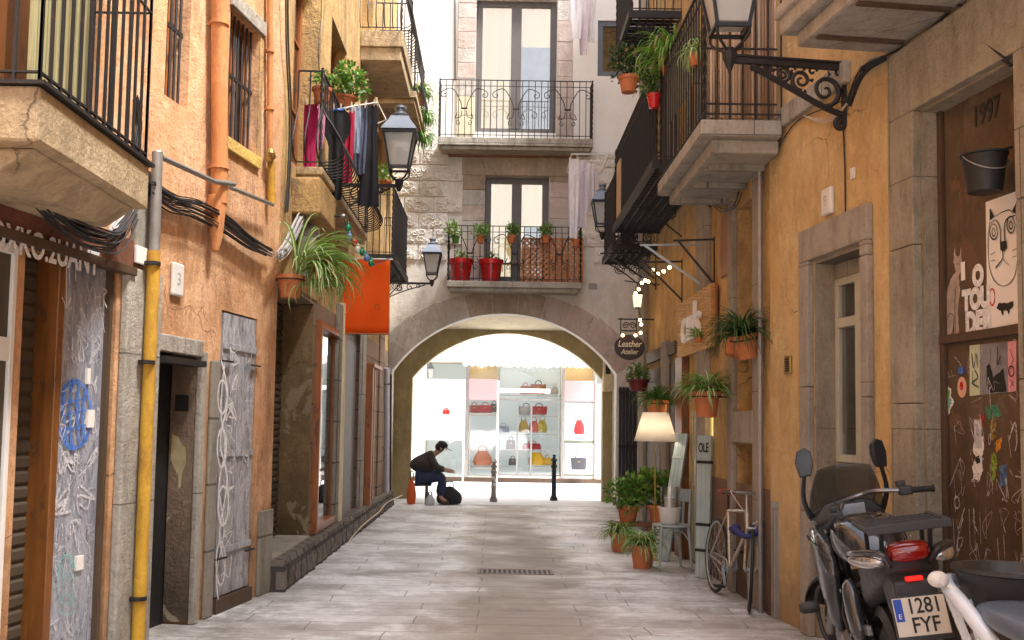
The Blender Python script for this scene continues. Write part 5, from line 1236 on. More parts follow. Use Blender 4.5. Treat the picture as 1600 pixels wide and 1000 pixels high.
# ---------- oval sign ----------
Yo=14.35; pc=at(983,543,Yo); rx=24/1600*Yo; rz=20/1600*Yo
ov=thing('oval_sign','dark oval hanging sign lettered Leather Atelier in cream script','sign',tuple(pc))
m=MB(); m.prism([(rx*math.cos(2*PI*i/36),rz*math.sin(2*PI*i/36)) for i in range(36)],Matrix.Rotation(PI/2,4,'X')@Matrix.Translation((0,0,-.0)),.03); m.build('sign_board',plain('dark_maroon_board',(.035,.018,.018),.35),ov,local=True,bevel=.006)
cr=plain('cream_lettering',(.75,.68,.50),.6,0,.05)
for tx,dz,s in (('Leather',.045,.125),('Atelier',-.065,.10)):
    Mx=Matrix.Translation(pc+Vector((0,-.034,dz)))@Matrix.Rotation(PI/2,4,'X'); text(tx,Mx,s,cr,ov,shear=.25,sx=.85,bold=.0015)
m=MB()
for x in (-.12,.10): m.bar((x,0,rz-.02),(x,0,.42),.014)
m.bar((-.16,0,.40),(2.24-pc.x,0,.40),.018); m.bar((-.12,0,.24),(.10,0,.24),.012)
for x,s_ in ((-.05,1),(.05,-1)): m.tube(spiral(Vector((x,0,.31)),Vector((s_,0,0)),Zv,.05,.012,0,3.2*PI,18),.007,5)
m.build('sign_bracket',M['iron'],ov,local=True)
# ---------- woven sign with white letters ----------
r=FR2.rect(1057,1110,440,545,1110,.1); S0,S1=r[0],r[1]; z0,z1=FR2.hit(1110,540,.1)[1],FR2.hit(1110,442,.1)[1]
ws=thing('woven_sign','woven cane shop sign with white letters culs fixed on the right wall','sign',tuple(FR2.p((S0+S1)/2,0,z0)))
m=MB(); n=40
for i in range(n):
    z=z0+(z1-z0)*(i+.5)/n; m.tube([FR2.p(S0+.02,.06,z)]+[FR2.p(S0+(S1-S0)*j/14,.075+.010*(-1)**(i+j),z) for j in range(15)],.013,5)
m.build('woven_cane',wood('golden_cane',(.80,.52,.20),(.50,.27,.08),.6,'y'),ws)
m=MB(); m.fb(FR2,S0,S1,.03,.055,z0,z1); m.build('sign_back',M['redwood'],ws)
text('culs',FM(FR2,(S0+S1)/2+.05,.11,(z0+z1)/2-.0),.56,plain('bright_white_letters',(.86,.85,.82),.5,0,0),ws,sx=1.25,th=.015,shear=.15,bold=.006)
ap=thing('air_plant','small spiky pale plant at the lower edge of the woven sign','plant',tuple(FR2.p(S0+.45,.13,z0+.12)))
m=MB(); spider(m,(0,0,0),45,.20,61,droop=.6); m.build('foliage',[M['leafb'],M['leafw'],M['deadleaf']],ap,local=True); m=MB(); m.lathe([(.03,-.05),(.04,0)],8); m.build('holder',M['terracotta'],ap,local=True)
# ---------- floor lamp ----------
lp=gnd(1040,868); ls=thing('floor_lamp','standing lamp with lit cream cone shade on a thin brass pole beside the chair','lamp',(at(1024,690,11.7).x,11.7,.004))
zb_=at(1024,690,11.7).z; zt_=at(1024,645,11.7).z
shm=cloth_tr('cream_lamp_shade',(.93,.88,.80),.5)
m=MB(); m.lathe([(.245,zb_),(.145,zt_)],28,cap=False); o=m.build('lamp_shade',shm,ls,local=True,smooth=True); k=o.modifiers.new('s','SOLIDIFY'); k.thickness=.004
m=MB(); m.tube([(0,0,.02),(-.0,0,zb_+.05)],.009,8); m.lathe([(.001,0),(.15,0),(.15,.012),(.03,.025),(.012,.05)],20); m.build('lamp_pole',M['brass'],ls,local=True)
m=MB(); m.ball((0,0,zb_+.13),.035,10); m.build('lamp_bulb',emit('lamp_bulb_glow',(1,.80,.60),38),ls,local=True)
# ---------- chair ----------
cp=gnd(1049,890); gc=plain('blue_grey_chair_paint',(.36,.41,.41),.45,0,.25)
ch=thing('cafe_chair','blue grey painted metal chair holding a white pot and a glass lantern','chair',(cp.x,cp.y+.02,.004),R(8))
m=MB(); m.lathe([(.001,.445),(.19,.445),(.20,.455),(.195,.468),(.001,.470)],26); m.build('seat',gc,ch,local=True,smooth='auto')
for sx_,sy_ in ((-.155,-.14),(.155,-.14),(-.145,.15),(.145,.15)):
    m=MB(); m.tube(spline([(sx_*.93,sy_*.93,.45),(sx_*1.0,sy_*1.0,.30),(sx_*1.12,sy_*1.15,0)],5),[.017,.014],8); m.build('leg',gc,ch,local=True,smooth=True)
m=MB()
for a,b in (((-.155,-.14),(.155,-.14)),((.155,-.14),(.145,.15)),((.145,.15),(-.145,.15)),((-.145,.15),(-.155,-.14))):
    a=Vector((*a,.30));b=Vector((*b,.30)); mid=(a+b)/2+Zv*.11; m.tube(spline([a,a.lerp(mid,.5)+Zv*.045,mid,b.lerp(mid,.5)+Zv*.045,b],4),.008,6)
m.build('brace',gc,ch,local=True,smooth=True)
m=MB(); m.tube([(.16,-.10,.45),(.17,-.12,.80)],.015,8); m.tube([(.16,.10,.45),(.18,.12,.80)],.015,8)
P=[[Vector((.172+.015*math.cos(j),-.16+.32*j/8,z)) for j in range(9)] for z in (.70,.83)]
a=[Vector((.19-.05*((j-4)/4)**2,-.17+.34*j/8,.70)) for j in range(9)]; b=[v+Vector((.01,0,.13)) for v in a]
for i in range(8): m.hexa([a[i],a[i+1],a[i+1]+Vector((.012,0,0)),a[i]+Vector((.012,0,0)),b[i],b[i+1],b[i+1]+Vector((.012,0,0)),b[i]+Vector((.012,0,0))])
m.build('backrest',gc,ch,local=True)
t=thing('white_pot','plain off white round pot standing on the grey chair seat','pot',(cp.x-.02,cp.y,.476))
m=MB(); m.lathe([(.085,0),(.10,.02),(.118,.17),(.12,.18),(.112,.18),(.10,.03),(.001,.025)],22); m.build('bowl',M['plastic'],t,local=True,smooth='auto')
m=MB(); m.torus((0,0,.17),.121,.005,n=20,k=5); m.build('rim',M['plastic'],t,local=True)
t=thing('candle_lantern','clear glass cylinder with white candle inside the pot on the chair','candle',(cp.x-.02,cp.y,.505))
m=MB(); m.lathe([(.095,0),(.095,.36),(.09,.36),(.09,.0)],20,cap=False); m.build('glass',M['clearglass'],t,local=True,smooth='auto')
m=MB(); m.lathe([(.06,0.01),(.06,.25),(.001,.25)],16); m.tube([(0,0,.25),(0,0,.27)],.003,4); m.build('candle',M['paper'],t,local=True)
# ---------- leaning shutters ----------
def leaning(label,pb0,pb1,pt0,pt1,th=.035,txt=None):
    P=[Vector(q) for q in (pb0,pb1,pt1,pt0)]
    t=thing('shutter_board',label,'shutter',tuple(P[0]),0,'pale blue shutters leaning on the right wall')
    n=(P[1]-P[0]).cross(P[3]-P[0]).normalized()*th; m=MB(); K=3
    for i in range(K):
        f0=i/K+.004;f1=(i+1)/K-.004
        a,b=P[0].lerp(P[1],f0),P[0].lerp(P[1],f1);c,d=P[3].lerp(P[2],f1),P[3].lerp(P[2],f0)
        m.hexa([a,b,b+n,a+n,d,c,c+n,d+n])
    m.build('boards',M['teal'],t,bevel=.003)
    m=MB()
    for f in (.18,.36,.8):
        a,b=P[0].lerp(P[3],f),P[1].lerp(P[2],f); a2=P[0].lerp(P[3],f+.02); b2=P[1].lerp(P[2],f+.02)
        m.hexa([a-n*.25,b-n*.25,b+n*1.25,a+n*1.25,a2-n*.25,b2-n*.25,b2+n*1.25,a2+n*1.25])
    m.build('cross_strap',M['iron'] if txt else M['teal'],t)
    if txt:
        xax=(P[1]-P[0]).normalized(); yax=(P[3]-P[0]).normalized(); nn=n.normalized()
        if nn.y>0: nn=-nn
        Mx=Matrix.Identity(4); o=P[0].lerp(P[1],.5)+(P[3]-P[0])*.91+nn*(.003 if n.y>0 else th+.003)
        xx=yax.cross(nn)
        for i in range(3): Mx[i][0]=xx[i];Mx[i][1]=yax[i];Mx[i][2]=nn[i];Mx[i][3]=o[i]
        text(txt,Mx,.13,M['blackp'],t,'black_writing',sx=.5,bold=.003)
    return t
b0=gnd(1086,902); b1=Vector((b0.x+.17,b0.y-.55,0)); b1=gnd(1102,908)
tp0=at(1106,681,b0.y+.05); tp1=at(1126,682,b1.y+.05)
leaning('tall pale blue shutter leaning beside the bicycle with black letters OLE near its top',(b0.x+.02,b0.y,.004),(b0.x+.13,b0.y-.10,.004),(2.10,b0.y+.1,tp0.z),(2.22,b0.y-.0,tp0.z),.04,'OLE')
leaning('narrow pale blue shutter leaning behind the chair near the lamp',(1.86,11.6,.004),(1.98,11.5,.004),(2.10,11.7,1.42),(2.21,11.6,1.42),.03)
# ---------- metal post ----------
g=gnd(1216,967); t=thing('metal_post','scuffed grey steel channel post standing against the ochre wall by the motorcycle','post',(g.x,g.y,.002))
zt_=at(1216,785,g.y).z; m=MB(); m.box(-.04,.04,-.03,.03,0,zt_-.04); m.build('post_body',M['greymetal'],t,local=True,bevel=.006)
m=MB(); m.box(-.045,.045,-.035,.035,zt_-.04,zt_); m.box(-.012,.012,-.034,-.03,.1,zt_-.1); m.build('post_cap',M['steel'],t,local=True,bevel=.006)
# ---------- drain ----------
ga,gb=gnd(745,899),gnd(862,889); t=thing('drain_grate','small dark perforated iron drain grate set in the paving','drain',((ga.x+gb.x)/2,(ga.y+gb.y)/2,.0))
hw=(gb.x-ga.x)/2; hl=.17; m=MB()
m.box(-hw,hw,-hl,-hl+.03,-.02,.006); m.box(-hw,hw,hl-.03,hl,-.02,.006); m.box(-hw,-hw+.03,-hl,hl,-.02,.0055); m.box(hw-.03,hw,-hl,hl,-.02,.0055)
n=14
for i in range(n): x=-hw+.03+(2*hw-.06)*i/n; m.box(x+.008,x+.032,-hl+.03,hl-.03,-.02,.004)
m.build('grate',plain('dusty_iron_grate',(.30,.28,.26),.7,.2),t,local=True); m=MB(); m.box(-hw+.03,hw-.03,-hl+.03,hl-.03,.0002,.0015); m.build('drain_pit',M['stone'],t,local=True)
# ---------- bollards ----------
def bollard(label,x,y,mat,h=.92,r=.052):
    t=thing('bollard',label,'bollard',(x,y,.004),0,'bollards on the far street')
    m=MB(); m.lathe([(r*1.5,0),(r*1.5,.05),(r*1.1,.09),(r,.12),(r*.92,h*.70),(r*1.25,h*.72),(r*1.25,h*.76),(r*.9,h*.78),(r*.85,h*.84),(r*1.3,h*.86),(r*1.3,h*.89),(r*.7,h*.92),(r*.55,h*.95),(r*.75,h*.97),(r*.6,h*.995),(.001,h)],16); m.build('post_body',mat,t,local=True,smooth='auto'); return t
g=gnd(868,786); bollard('plain black cast iron bollard standing right of centre behind the arch',g.x,g.y+.6,M['irond'])
g=gnd(771,788); b=bollard('bollard smothered with torn white and red stickers near the middle of the arch',g.x,g.y+.6,plain('stickered_bollard_paint',(.30,.24,.22),.6,0,.95,22),.78,.05)
m=MB(); rnd=random.Random(2)
for i in range(9): 
    a=rnd.uniform(-2.6,-.5); z=rnd.uniform(.25,.8); Mx=Matrix.Rotation(a,4,'Z')@Matrix.Translation((.055,0,z)); m.mbox(Mx,.004,.05,.06)
m.build('sticker',M['paper'],b,local=True)
# white thin poles
for px,lb in ((723,'thin white pole standing left of the shop windows'),(776,'thin white pole between the pink window and the bag shelves')):
    p=at(px,750,24.0); t=thing('thin_pole',lb,'pole',(p.x,24.0,.004),0,'thin white poles before the shop'); m=MB(); m.tube([(0,0,0),(0,0,at(px,595,24).z)],.022,8); m.build('pole',M['paper'],t,local=True); m=MB(); m.lathe([(.07,0),(.07,.01),(.03,.03)],12); m.build('foot',M['paper'],t,local=True)
# ---------- handbags in the shop ----------
def bag(px,pyb,w_,h_,c,label,style=0,d=-.5,grp='handbags on display in the shop window',F=FS):
    """pyb: pixel row of the bag's base; w_,h_ in metres"""
    w_*=1.15; h_*=1.12; s,z=F.hit(px,pyb,d); o=F.p(s,d,z); t=thing('handbag',label,'handbag',tuple(o),0,grp); mt=plain('bag_leather',c,.4,0,.25,20)
    def R_(wx,wy,z,n=16,e=.5): return [Vector((wx*math.copysign(abs(math.cos(2*PI*i/n))**e,math.cos(2*PI*i/n)),wy*math.copysign(abs(math.sin(2*PI*i/n))**e,math.sin(2*PI*i/n)),z)) for i in range(n)]
    a,b=w_/2,w_*.2
    prof={0:((.95,1,0),(1,1,.15),(.92,.8,.7),(.86,.5,1)),1:((.8,1,0),(1,1.1,.25),(.85,.9,.6),(.45,.4,1)),2:((.9,1,0),(1,1,.1),(1.08,.9,1))}[style]
    m=MB(); m.rings([R_(a*p,b*q,h_*z_) for p,q,z_ in prof]); m.build('bag_body',mt,t,local=True,smooth='auto')
    m=MB(); hw=a*.42
    for y_ in (-b*.35,b*.35): m.tube(spline([(-hw,y_,h_*.97),(-hw*.9,y_,h_*1.22),(0,y_,h_*1.38),(hw*.9,y_,h_*1.22),(hw,y_,h_*.97)],4),.011,6)
    m.build('bag_handle',mt if style!=2 else M['blackp'],t,local=True)
    if style!=1: m=MB(); m.box(-.03,.03,-b*.95-.006,-b*.8,h_*.62,h_*.72); m.build('clasp',M['brass'],t,local=True)
    return t
RED=(.55,.02,.02)
for a in ((697,647,.16,.10,RED,'tiny red handbag alone on the white window film at far left',0,.05),
 (741,645,.28,.18,(.5,.05,.05),'dark red handbag, left of two on the top left window shelf',0),(758,645,.34,.18,RED,'bright red flat handbag on the top left window shelf',0),(772,644,.2,.2,(.12,.08,.08),'black bag at the end of the top left window shelf',0),
 (754,727,.46,.34,(.60,.16,.03),'large rounded orange brown handbag low in the left shop window',1),
 (821,616,.26,.2,(.45,.07,.04),'small rust red handbag on the glass top shelf',0),(841,616,.34,.24,(.28,.08,.03),'brown bag with tall ear like handles on the glass top shelf',2),(867,616,.18,.18,(.45,.42,.40),'pale grey small bag on the right of the top shelf',1),
 (822,648,.34,.2,(.40,.42,.43),'pale grey box bag with black handle on the second shelf',2),(842,648,.36,.2,(.40,.02,.02),'dark red box bag with black handle on the second shelf',2),
 (818,676,.24,.30,(.42,.30,.03),'olive yellow backpack on the third shelf, left one',1),(834,676,.26,.28,(.5,.03,.02),'red backpack between two olive ones on the third shelf',1),(847,676,.24,.30,(.40,.36,.02),'yellow green backpack on the third shelf, right one',1),
 (831,702,.44,.14,(.42,.02,.04),'long crimson clutch bag on the fourth shelf',0),(798,702,.22,.22,(.02,.025,.03),'black square bag left of the crimson clutch',0),
 (838,727,.40,.30,(.75,.45,.01),'bright yellow rounded handbag at the bottom of the shop window',1),(855,727,.22,.18,(.6,.38,.02),'small yellow bag right of the bright yellow one',0),(801,727,.2,.16,(.03,.03,.03),'small black bag beside the yellow handbag',0),(786,676,.3,.16,(.30,.42,.60),'pale blue folded bag on the left shelf',0),
 (905,679,.26,.34,(.72,.03,.03),'bright red drawstring bag pictured in the upper right shop panel',1,.12),(904,734,.34,.28,(.06,.06,.075),'black handbag in the lower right shop panel',2,.12),
 (952,652,.16,.16,(.6,.06,.04),'tiny red handbag on the pink panel at far right',0,.12)):
    px,pb2,w_,h_,c,lb,st=a[:7]; bag(px,pb2,w_,h_,c,lb,st,a[7] if len(a)>7 else -.5)
for y,x0,x1,lb in ((616.5,781,876,'top'),(649,808,870,'second'),(677,781,870,'third'),(703,781,870,'fourth'),(728,781,870,'lowest')):
    r=FS.rect(x0,x1,y,y+2,x0,-.5); t=thing('glass_shelf','%s glass shelf of the handbag display in the middle of the shop'%lb,'shelf',tuple(FS.p((r[0]+r[1])/2,-.5,r[3]-.02)),0,'display shelves in the shop'); m=MB(); m.fb(FS,r[0],r[1],-.7,-.34,r[3]-.022,r[3]-.004); m.build('shelf_board',M['lampglass'],t); m=MB(); m.fb(FS,r[0],r[1],-.335,-.33,r[3]-.03,r[3]-.002); m.build('shelf_edge',M['steel'],t)
for x0,x1,yy,lb in ((734,776,646,'top shelf of the left shop window'),(734,776,728.5,'low plinth of the left shop window')):
    r=FS.rect(x0,x1,yy,yy+3,x0,-.5); t=thing('window_shelf','white '+lb,'shelf',tuple(FS.p((r[0]+r[1])/2,-.5,r[3]-.05)),0,'display shelves in the shop'); m=MB(); m.fb(FS,r[0],r[1],-.7,-.3,r[3]-.05,r[3]-.004); m.build('shelf_board',M['paper'],t)
# ================= BICYCLE =================
def wheel(parent,c,Rw,rt,steer=0,nsp=20,name='wheel',rimw=.012,tyre=None,hubr=.022,rimm=None,spoke=.0018):
    """spoked wheel (axle along local x), tyre + rim + spokes as sub-parts"""
    tyre=tyre or M['blackp']; Mx=Matrix.Translation(c)@Matrix.Rotation(steer,4,'Z')@Matrix.Rotation(PI/2,4,'Y')
    m=MB(); m.torus((0,0,0),Rw-rt,rt,Mx,36,8); t=m.build('tyre',tyre,parent,local=True,smooth=True); t.name=name
    m=MB(); m.torus((0,0,0),Rw-rt*2-rimw*.5,rimw,Mx,36,6); m.build('rim',rimm or M['steel'],t,local=True,smooth=True)
    m=MB()
    for i in range(nsp):
        a=2*PI*i/nsp; b=a+(.5 if i%2 else -.5); s=.03 if i%2 else -.03
        m.tube([Mx@Vector((hubr*math.cos(b),hubr*math.sin(b),s)),Mx@Vector(((Rw-rt*2)*math.cos(a),(Rw-rt*2)*math.sin(a),0))],spoke,4)
    m.lathe([(hubr*.6,-.05),(hubr,-.04),(hubr*.7,-.03),(hubr*.7,.03),(hubr,.04),(hubr*.6,.05)],10,Mx); m.build('spokes',M['steel'],t,local=True)
    return t
bf=plain('champagne_frame_paint',(.46,.42,.34),.3,.4,.15)
bk=thing('bicycle','slim champagne framed bicycle with red saddle leaning by the ochre wall','bicycle',(2.03,9.42,.004),R(185)); bk.rotation_euler=(0,R(-3),R(184))
ax=.335
wheel(bk,Vector((0,0,ax)),ax,.014,0,24,'rear_wheel'); ST=R(-17); wheel(bk,Vector((0,.98,ax)),ax,.014,ST,24,'front_wheel')
m=MB(); BBk=(0,.42,.27); SC=(0,.29,.76); H1=(0,.80,.80); H0=(0,.84,.64)
for a,b,r in ((BBk,SC,.016),(SC,H1,.014),(BBk,H0,.017),(H0,H1,.019)): m.tube([a,b],r,8)
for s in (-1,1): m.tube([(s*.012,.30,.74),(s*.055,0,ax)],.008,6); m.tube([(s*.03,.42,.27),(s*.058,0,ax)],.009,6)
m.build('frame',bf,bk,local=True,smooth='auto')
m=MB(); q=Matrix.Translation((0,.98,0))@Matrix.Rotation(ST,4,'Z')@Matrix.Translation((0,-.98,0))
for s in (-1,1): m.tube([q@Vector(v) for v in ((s*.045,.86,.66),(s*.05,.90,.55),(s*.052,.98,ax))],.011,7)
m.tube([q@Vector((-.05,.86,.66)),q@Vector((.05,.86,.66))],.014,6); m.build('fork',bf,bk,local=True,smooth='auto')
m=MB(); m.tube([(0,.80,.80),(0,.775,.93)],.011,8); m.tube([(0,.775,.93),(0,.83,.95)],.012,8); m.tube(spline([(-.20,.80,.94),(-.1,.83,.95),(.1,.83,.95),(.20,.80,.94)],4),.011,8); m.build('handlebar',M['steel'],bk,local=True,smooth='auto')
for s in (-1,1): m=MB(); m.tube([(s*.11,.83,.95),(s*.22,.79,.94)],.017,8); m.build('grip',M['brownwood'],bk,local=True,smooth='auto')
m=MB(); m.tube([SC,(0,.27,.90)],.012,8); m.build('seat_post',M['blackp'],bk,local=True)
m=MB(); rs=[]
for y,w_,h_ in ((.13,.01,.015),(.15,.065,.03),(.20,.07,.035),(.27,.04,.035),(.36,.02,.03),(.41,.012,.012)):
    rs.append([(w_*math.cos(2*PI*i/12),y,.915+h_*.6*math.sin(2*PI*i/12)+(.012 if y<.2 else 0)) for i in range(12)])
m.rings(rs); m.build('saddle',plain('red_saddle_leather',(.42,.015,.02),.4,0,.2),bk,local=True,smooth=True)
m=MB(); Mx=Matrix.Translation((.045,.42,.27))@Matrix.Rotation(PI/2,4,'Y'); m.torus((0,0,0),.085,.006,Mx,24,5); 
for i in range(5): a=i*2*PI/5; m.bar(Mx@Vector((0,0,0)),Mx@Vector((.082*math.cos(a),.082*math.sin(a),0)),.012,.006)
m.bar((.06,.42,.27),(.065,.52,.13),.02,.012); m.bar((-.06,.42,.27),(-.065,.32,.41),.02,.012); m.tube([(-.06,.42,.27),(.06,.42,.27)],.02,8)
m.tube([(.045,.42,.355),(.045,0,ax+.03)],.005,4); m.tube([(.045,.42,.185),(.045,0,ax-.03)],.005,4); m.build('crankset',M['steel'],bk,local=True)
for s,y,z in ((1,.52,.13),(-1,.32,.41)): m=MB(); m.box(s*.07-(.09 if s<0 else 0),s*.07+(.09 if s>0 else 0),y-.04,y+.04,z-.01,z+.012); m.build('pedal',M['blackp'],bk,local=True,bevel=.004)
m=MB(); m.tube(spline([(-.12,.86,.95),(-.2,.98,.98),(-.16,1.02,.82),(-.02,.9,.70)],6),.004,5); m.tube(spline([(.12,.86,.95),(.2,.98,.96),(.1,.95,.84),(.0,.80,.79)],6),.004,5); m.build('brake_cables',M['paper'],bk,local=True)
lk=thing('bike_lock','dark blue fabric covered chain lock wrapped around the bicycle head tube','lock',tuple(bk.matrix_basis@Vector((0,.86,.68))))
m=MB(); rnd=random.Random(1); P=[Vector((.13*math.cos(a)*(1+.1*math.sin(3*a)),.10*math.sin(a),.05*math.cos(a*2)-.02+.05*math.cos(a))) for a in [2*PI*i/20 for i in range(21)]]; m.tube(P,.024,8); m.ball((-.10,.02,-.02),.04,8); m.build('lock_sleeve',plain('blue_lock_fabric',(.03,.035,.16),.7,0,.3,40),lk,local=True,smooth=True)
# ================= MOTORCYCLE =================
MC=thing('motorcycle','large dark grey touring motorcycle parked facing away with rear plate 1281 FYF','motorcycle',(2.00,4.80,.004)); MC.rotation_euler=(0,R(-9),R(-10))
BL=plain('black_bike_plastic',(.025,.025,.027),.42,0,.2,12,.25); GR=plain('grey_fairing_paint',(.05,.056,.068),.20,.35,.1,4,0,Coat__Weight=.8); GD=plain('dark_tank_paint',(.028,.031,.038),.14,.2,.1,3,0,Coat__Weight=1.0)
AL=plain('cast_alloy',(.30,.30,.32),.35,.85,.3,20,.3); RB=plain('tyre_rubber',(.018,.018,.018),.75,0,.3,30,.4); SEATM=plain('black_seat_vinyl',(.03,.03,.032),.5,0,.2,30,.3)
def sec(y,z,rx,rz,n=18,e=.62,x=0,tilt=0):
    out=[]
    for i in range(n):
        a=2*PI*i/n; c,s=math.cos(a),math.sin(a); X=rx*math.copysign(abs(c)**e,c); Z=rz*math.copysign(abs(s)**e,s)
        out.append(Vector((x+X,y+tilt*Z,z+Z)))
    return out
def loft(secs,name,mat,parent,sub=1):
    m=MB(); m.rings([sec(*s[:4],**(s[4] if len(s)>4 else {})) for s in secs]); return m.build(name,mat,parent,local=True,smooth=True,sub=sub)
def mwheel(c,steer,name,wid,disc_=True):
    Mx=Matrix.Translation(c)@Matrix.Rotation(steer,4,'Z')@Matrix.Rotation(PI/2,4,'Y')
    m=MB(); rs=[]
    prof=[(.215,-wid*.42),(.26,-wid*.5),(.295,-wid*.38),(.312,0),(.295,wid*.38),(.26,wid*.5),(.215,wid*.42)]
    for i in range(41):
        a=2*PI*i/40; rs.append([Mx@Vector((r*math.cos(a),r*math.sin(a),x)) for r,x in prof])
    m.rings(rs,True,False); t=m.build(name,RB,MC,local=True,smooth=True)
    m=MB(); m.torus((0,0,0),.215,.016,Mx,36,6)
    for i in range(6):
        a=i*PI/3; m.bar(Mx@Vector((.04*math.cos(a),.04*math.sin(a),0)),Mx@Vector((.21*math.cos(a+.2),.21*math.sin(a+.2),0)),.035,.025)
    m.lathe([(.05,-.07),(.05,.07)],14,Mx); m.build('rim',M['blackp'],t,local=True)
    for s in ((-1,1) if disc_ else (1,)):
        m=MB(); m.rings([[Mx@Vector((r*math.cos(2*PI*i/30),r*math.sin(2*PI*i/30),s*(.075)+dz)) for i in range(30)] for r,dz in ((.10,0),(.155,0),(.155,.005),(.10,.005),(.10,0))],True,False)
        for i in range(24): a=i*PI/12; r=.12+.012*(i%3); m.ball(Mx@Vector((r*math.cos(a),r*math.sin(a),s*.078)),.006,5)
        m.build('brake_disc',AL,t,local=True)
    return t
mwheel(Vector((0,0,.312)),0,'rear_wheel',.17,False); STM=R(24); PV=Vector((0,1.38,.312)); mwheel(PV,STM,'front_wheel',.12)
RS=Matrix.Translation((0,1.16,0))@Matrix.Rotation(STM,4,'Z')@Matrix.Translation((0,-1.16,0))
m=MB()
for s in (-1,1): m.tube([RS@Vector((s*.10,1.36,.33)),RS@Vector((s*.10,1.20,.66))],.032,10); m.tube([RS@Vector((s*.10,1.20,.66)),RS@Vector((s*.10,1.06,.98))],.024,10)
m.build('fork',AL,MC,local=True,smooth='auto')
m=MB(); rs=[]
for i in range(11):
    a=R(20+14*i); rs.append([RS@Vector((x,1.38+ (.345+dz)*math.cos(a),.312+(.345+dz)*math.sin(a))) for x,dz in ((-.075,-.03),(-.05,.01),(0,.02),(.05,.01),(.075,-.03),(.05,0),(0,.008),(-.05,0))])
m.rings(rs); m.build('front_mudguard',BL,MC,local=True,smooth=True)
# tank, seat, tail
loft([(.26,.86,.06,.05),(.32,.90,.12,.09),(.45,.93,.165,.125),(.60,.94,.18,.135),(.74,.93,.17,.12),(.84,.90,.11,.08)],'fuel_tank',GD,MC,1)
loft([(-.36,.92,.09,.02),(-.32,.925,.12,.035),(-.10,.90,.145,.05),(.02,.87,.14,.05),(.14,.82,.14,.055),(.30,.83,.10,.05),(.36,.85,.06,.03)],'seat',SEATM,MC,1)
loft([(-.42,.96,.07,.05),(-.40,.94,.13,.085),(-.22,.88,.155,.10),(.0,.80,.15,.10),(.20,.74,.13,.11),(.34,.70,.10,.10)],'tail_fairing',BL,MC,1)
# side panels (left and right), grey with highlight
for s in (-1,1):
    m=MB(); P=[(.30,.78),(.42,.80),(.46,.62),(.30,.44),(.16,.46),(.22,.64)]
    o_=[Vector((s*.175,y,z)) for y,z in P]; i_=[Vector((s*.11,y,z)) for y,z in P]; mid=[Vector((s*.205,(y-.3)*.6+.3,(z-.62)*.6+.62)) for y,z in P]
    m.rings([i_,o_,mid]); m.build('side_panel',GR,MC,local=True,smooth=True,sub=1)
    m=MB(); P=[(.56,.86),(.80,.96),(1.10,1.02),(1.28,.92),(1.18,.72),(.98,.60),(.80,.42),(.62,.40),(.66,.62)]
    o_=[Vector((s*(.20+.03*math.sin(i)),y,z)) for i,(y,z) in enumerate(P)]; i_=[Vector((s*.12,y*.98+.02,z)) for y,z in P]; mid=[Vector((s*.245,(y-.9)*.6+.9,(z-.74)*.6+.74)) for y,z in P]
    m.rings([i_,o_,mid]); m.build('side_fairing',GR if s<0 else GD,MC,local=True,smooth=True,sub=1)
loft([(.98,1.00,.12,.05),(1.06,1.00,.21,.10),(1.18,.96,.20,.13),(1.30,.90,.14,.10),(1.38,.86,.05,.05)],'nose_fairing',GD,MC,1)
# windscreen
m=MB(); rs=[]; nW=12
for j in range(9):
    f=j/8; z=1.00+.31*f; y=1.20-.16*f; wd=.215*(1-.30*f**2) if f<.9 else .15
    rs.append([Vector((wd*math.sin(R(-78+156*i/nW)),y-.10*(1-math.cos(R(-78+156*i/nW))),z-(.03*abs(i-nW/2)/(nW/2))**1 *f*.8)) for i in range(nW+1)])
m.rings(rs,False,False); wsn=m.build('windscreen',NT('smoked_windscreen').out((.05,.048,.042),.06,Alpha=.55),MC,local=True,smooth=True); sd_=wsn.modifiers.new('s','SOLIDIFY'); sd_.thickness=.004
m=MB(); m.rings([[Vector((x*1.0,1.00+dy,z)) for x,z in ((-.18,.97),(-.19,1.02),(-.13,1.09),(0,1.12),(.13,1.09),(.19,1.02),(.18,.97))] for dy in (0,.07)]); m.build('dashboard',BL,MC,local=True,smooth='auto',bevel=.008)
# handlebar
m=MB(); HB=[(-.36,.70,.985),(-.25,.75,1.015),(-.12,.84,1.06),(-.08,.95,1.06),(.08,.95,1.06),(.12,.84,1.06),(.25,.75,1.015),(.36,.70,.985)]
HS=Matrix.Translation((0,.97,0))@Matrix.Rotation(STM,4,'Z')@Matrix.Translation((0,-.97,0)); HS=Matrix.Translation((0,.97,1.08))@Matrix.Rotation(R(-11),4,'Y')@Matrix.Translation((0,-.97,-1.03))@HS; HBp=[HS@Vector(v) for v in HB]
m.tube(spline(HBp,4),.013,8); m.box(-.07,.07,.90,.98,1.02,1.09); hb=m.build('handlebar',AL,MC,local=True,smooth='auto')
for a,b,s in ((0,1,-1),(7,6,1)):
    m=MB(); A=HBp[a];B=HBp[b]; m.tube([A,A.lerp(B,.08),A.lerp(B,.1),B],[.021,.021,.017,.017],10); m.build('grip',RB,hb,local=True,smooth='auto')
    m=MB(); m.tube([B.lerp(A,-.25),B+Vector((0,.06,-.01)),A.lerp(B,.2)+Vector((0,.085,-.01))],.007,6); m.build('brake_lever',AL,hb,local=True)
    m=MB(); Mx=Matrix.Translation(B.lerp(A,-.2)+Vector((0,.01,.0))); m.mbox(Mx,.07,.06,.05); m.mbox(Matrix.Translation(B.lerp(A,-.3)+Vector((0,.05,.035))),.05,.05,.035); m.build('switch_box',BL,hb,local=True,bevel=.008)
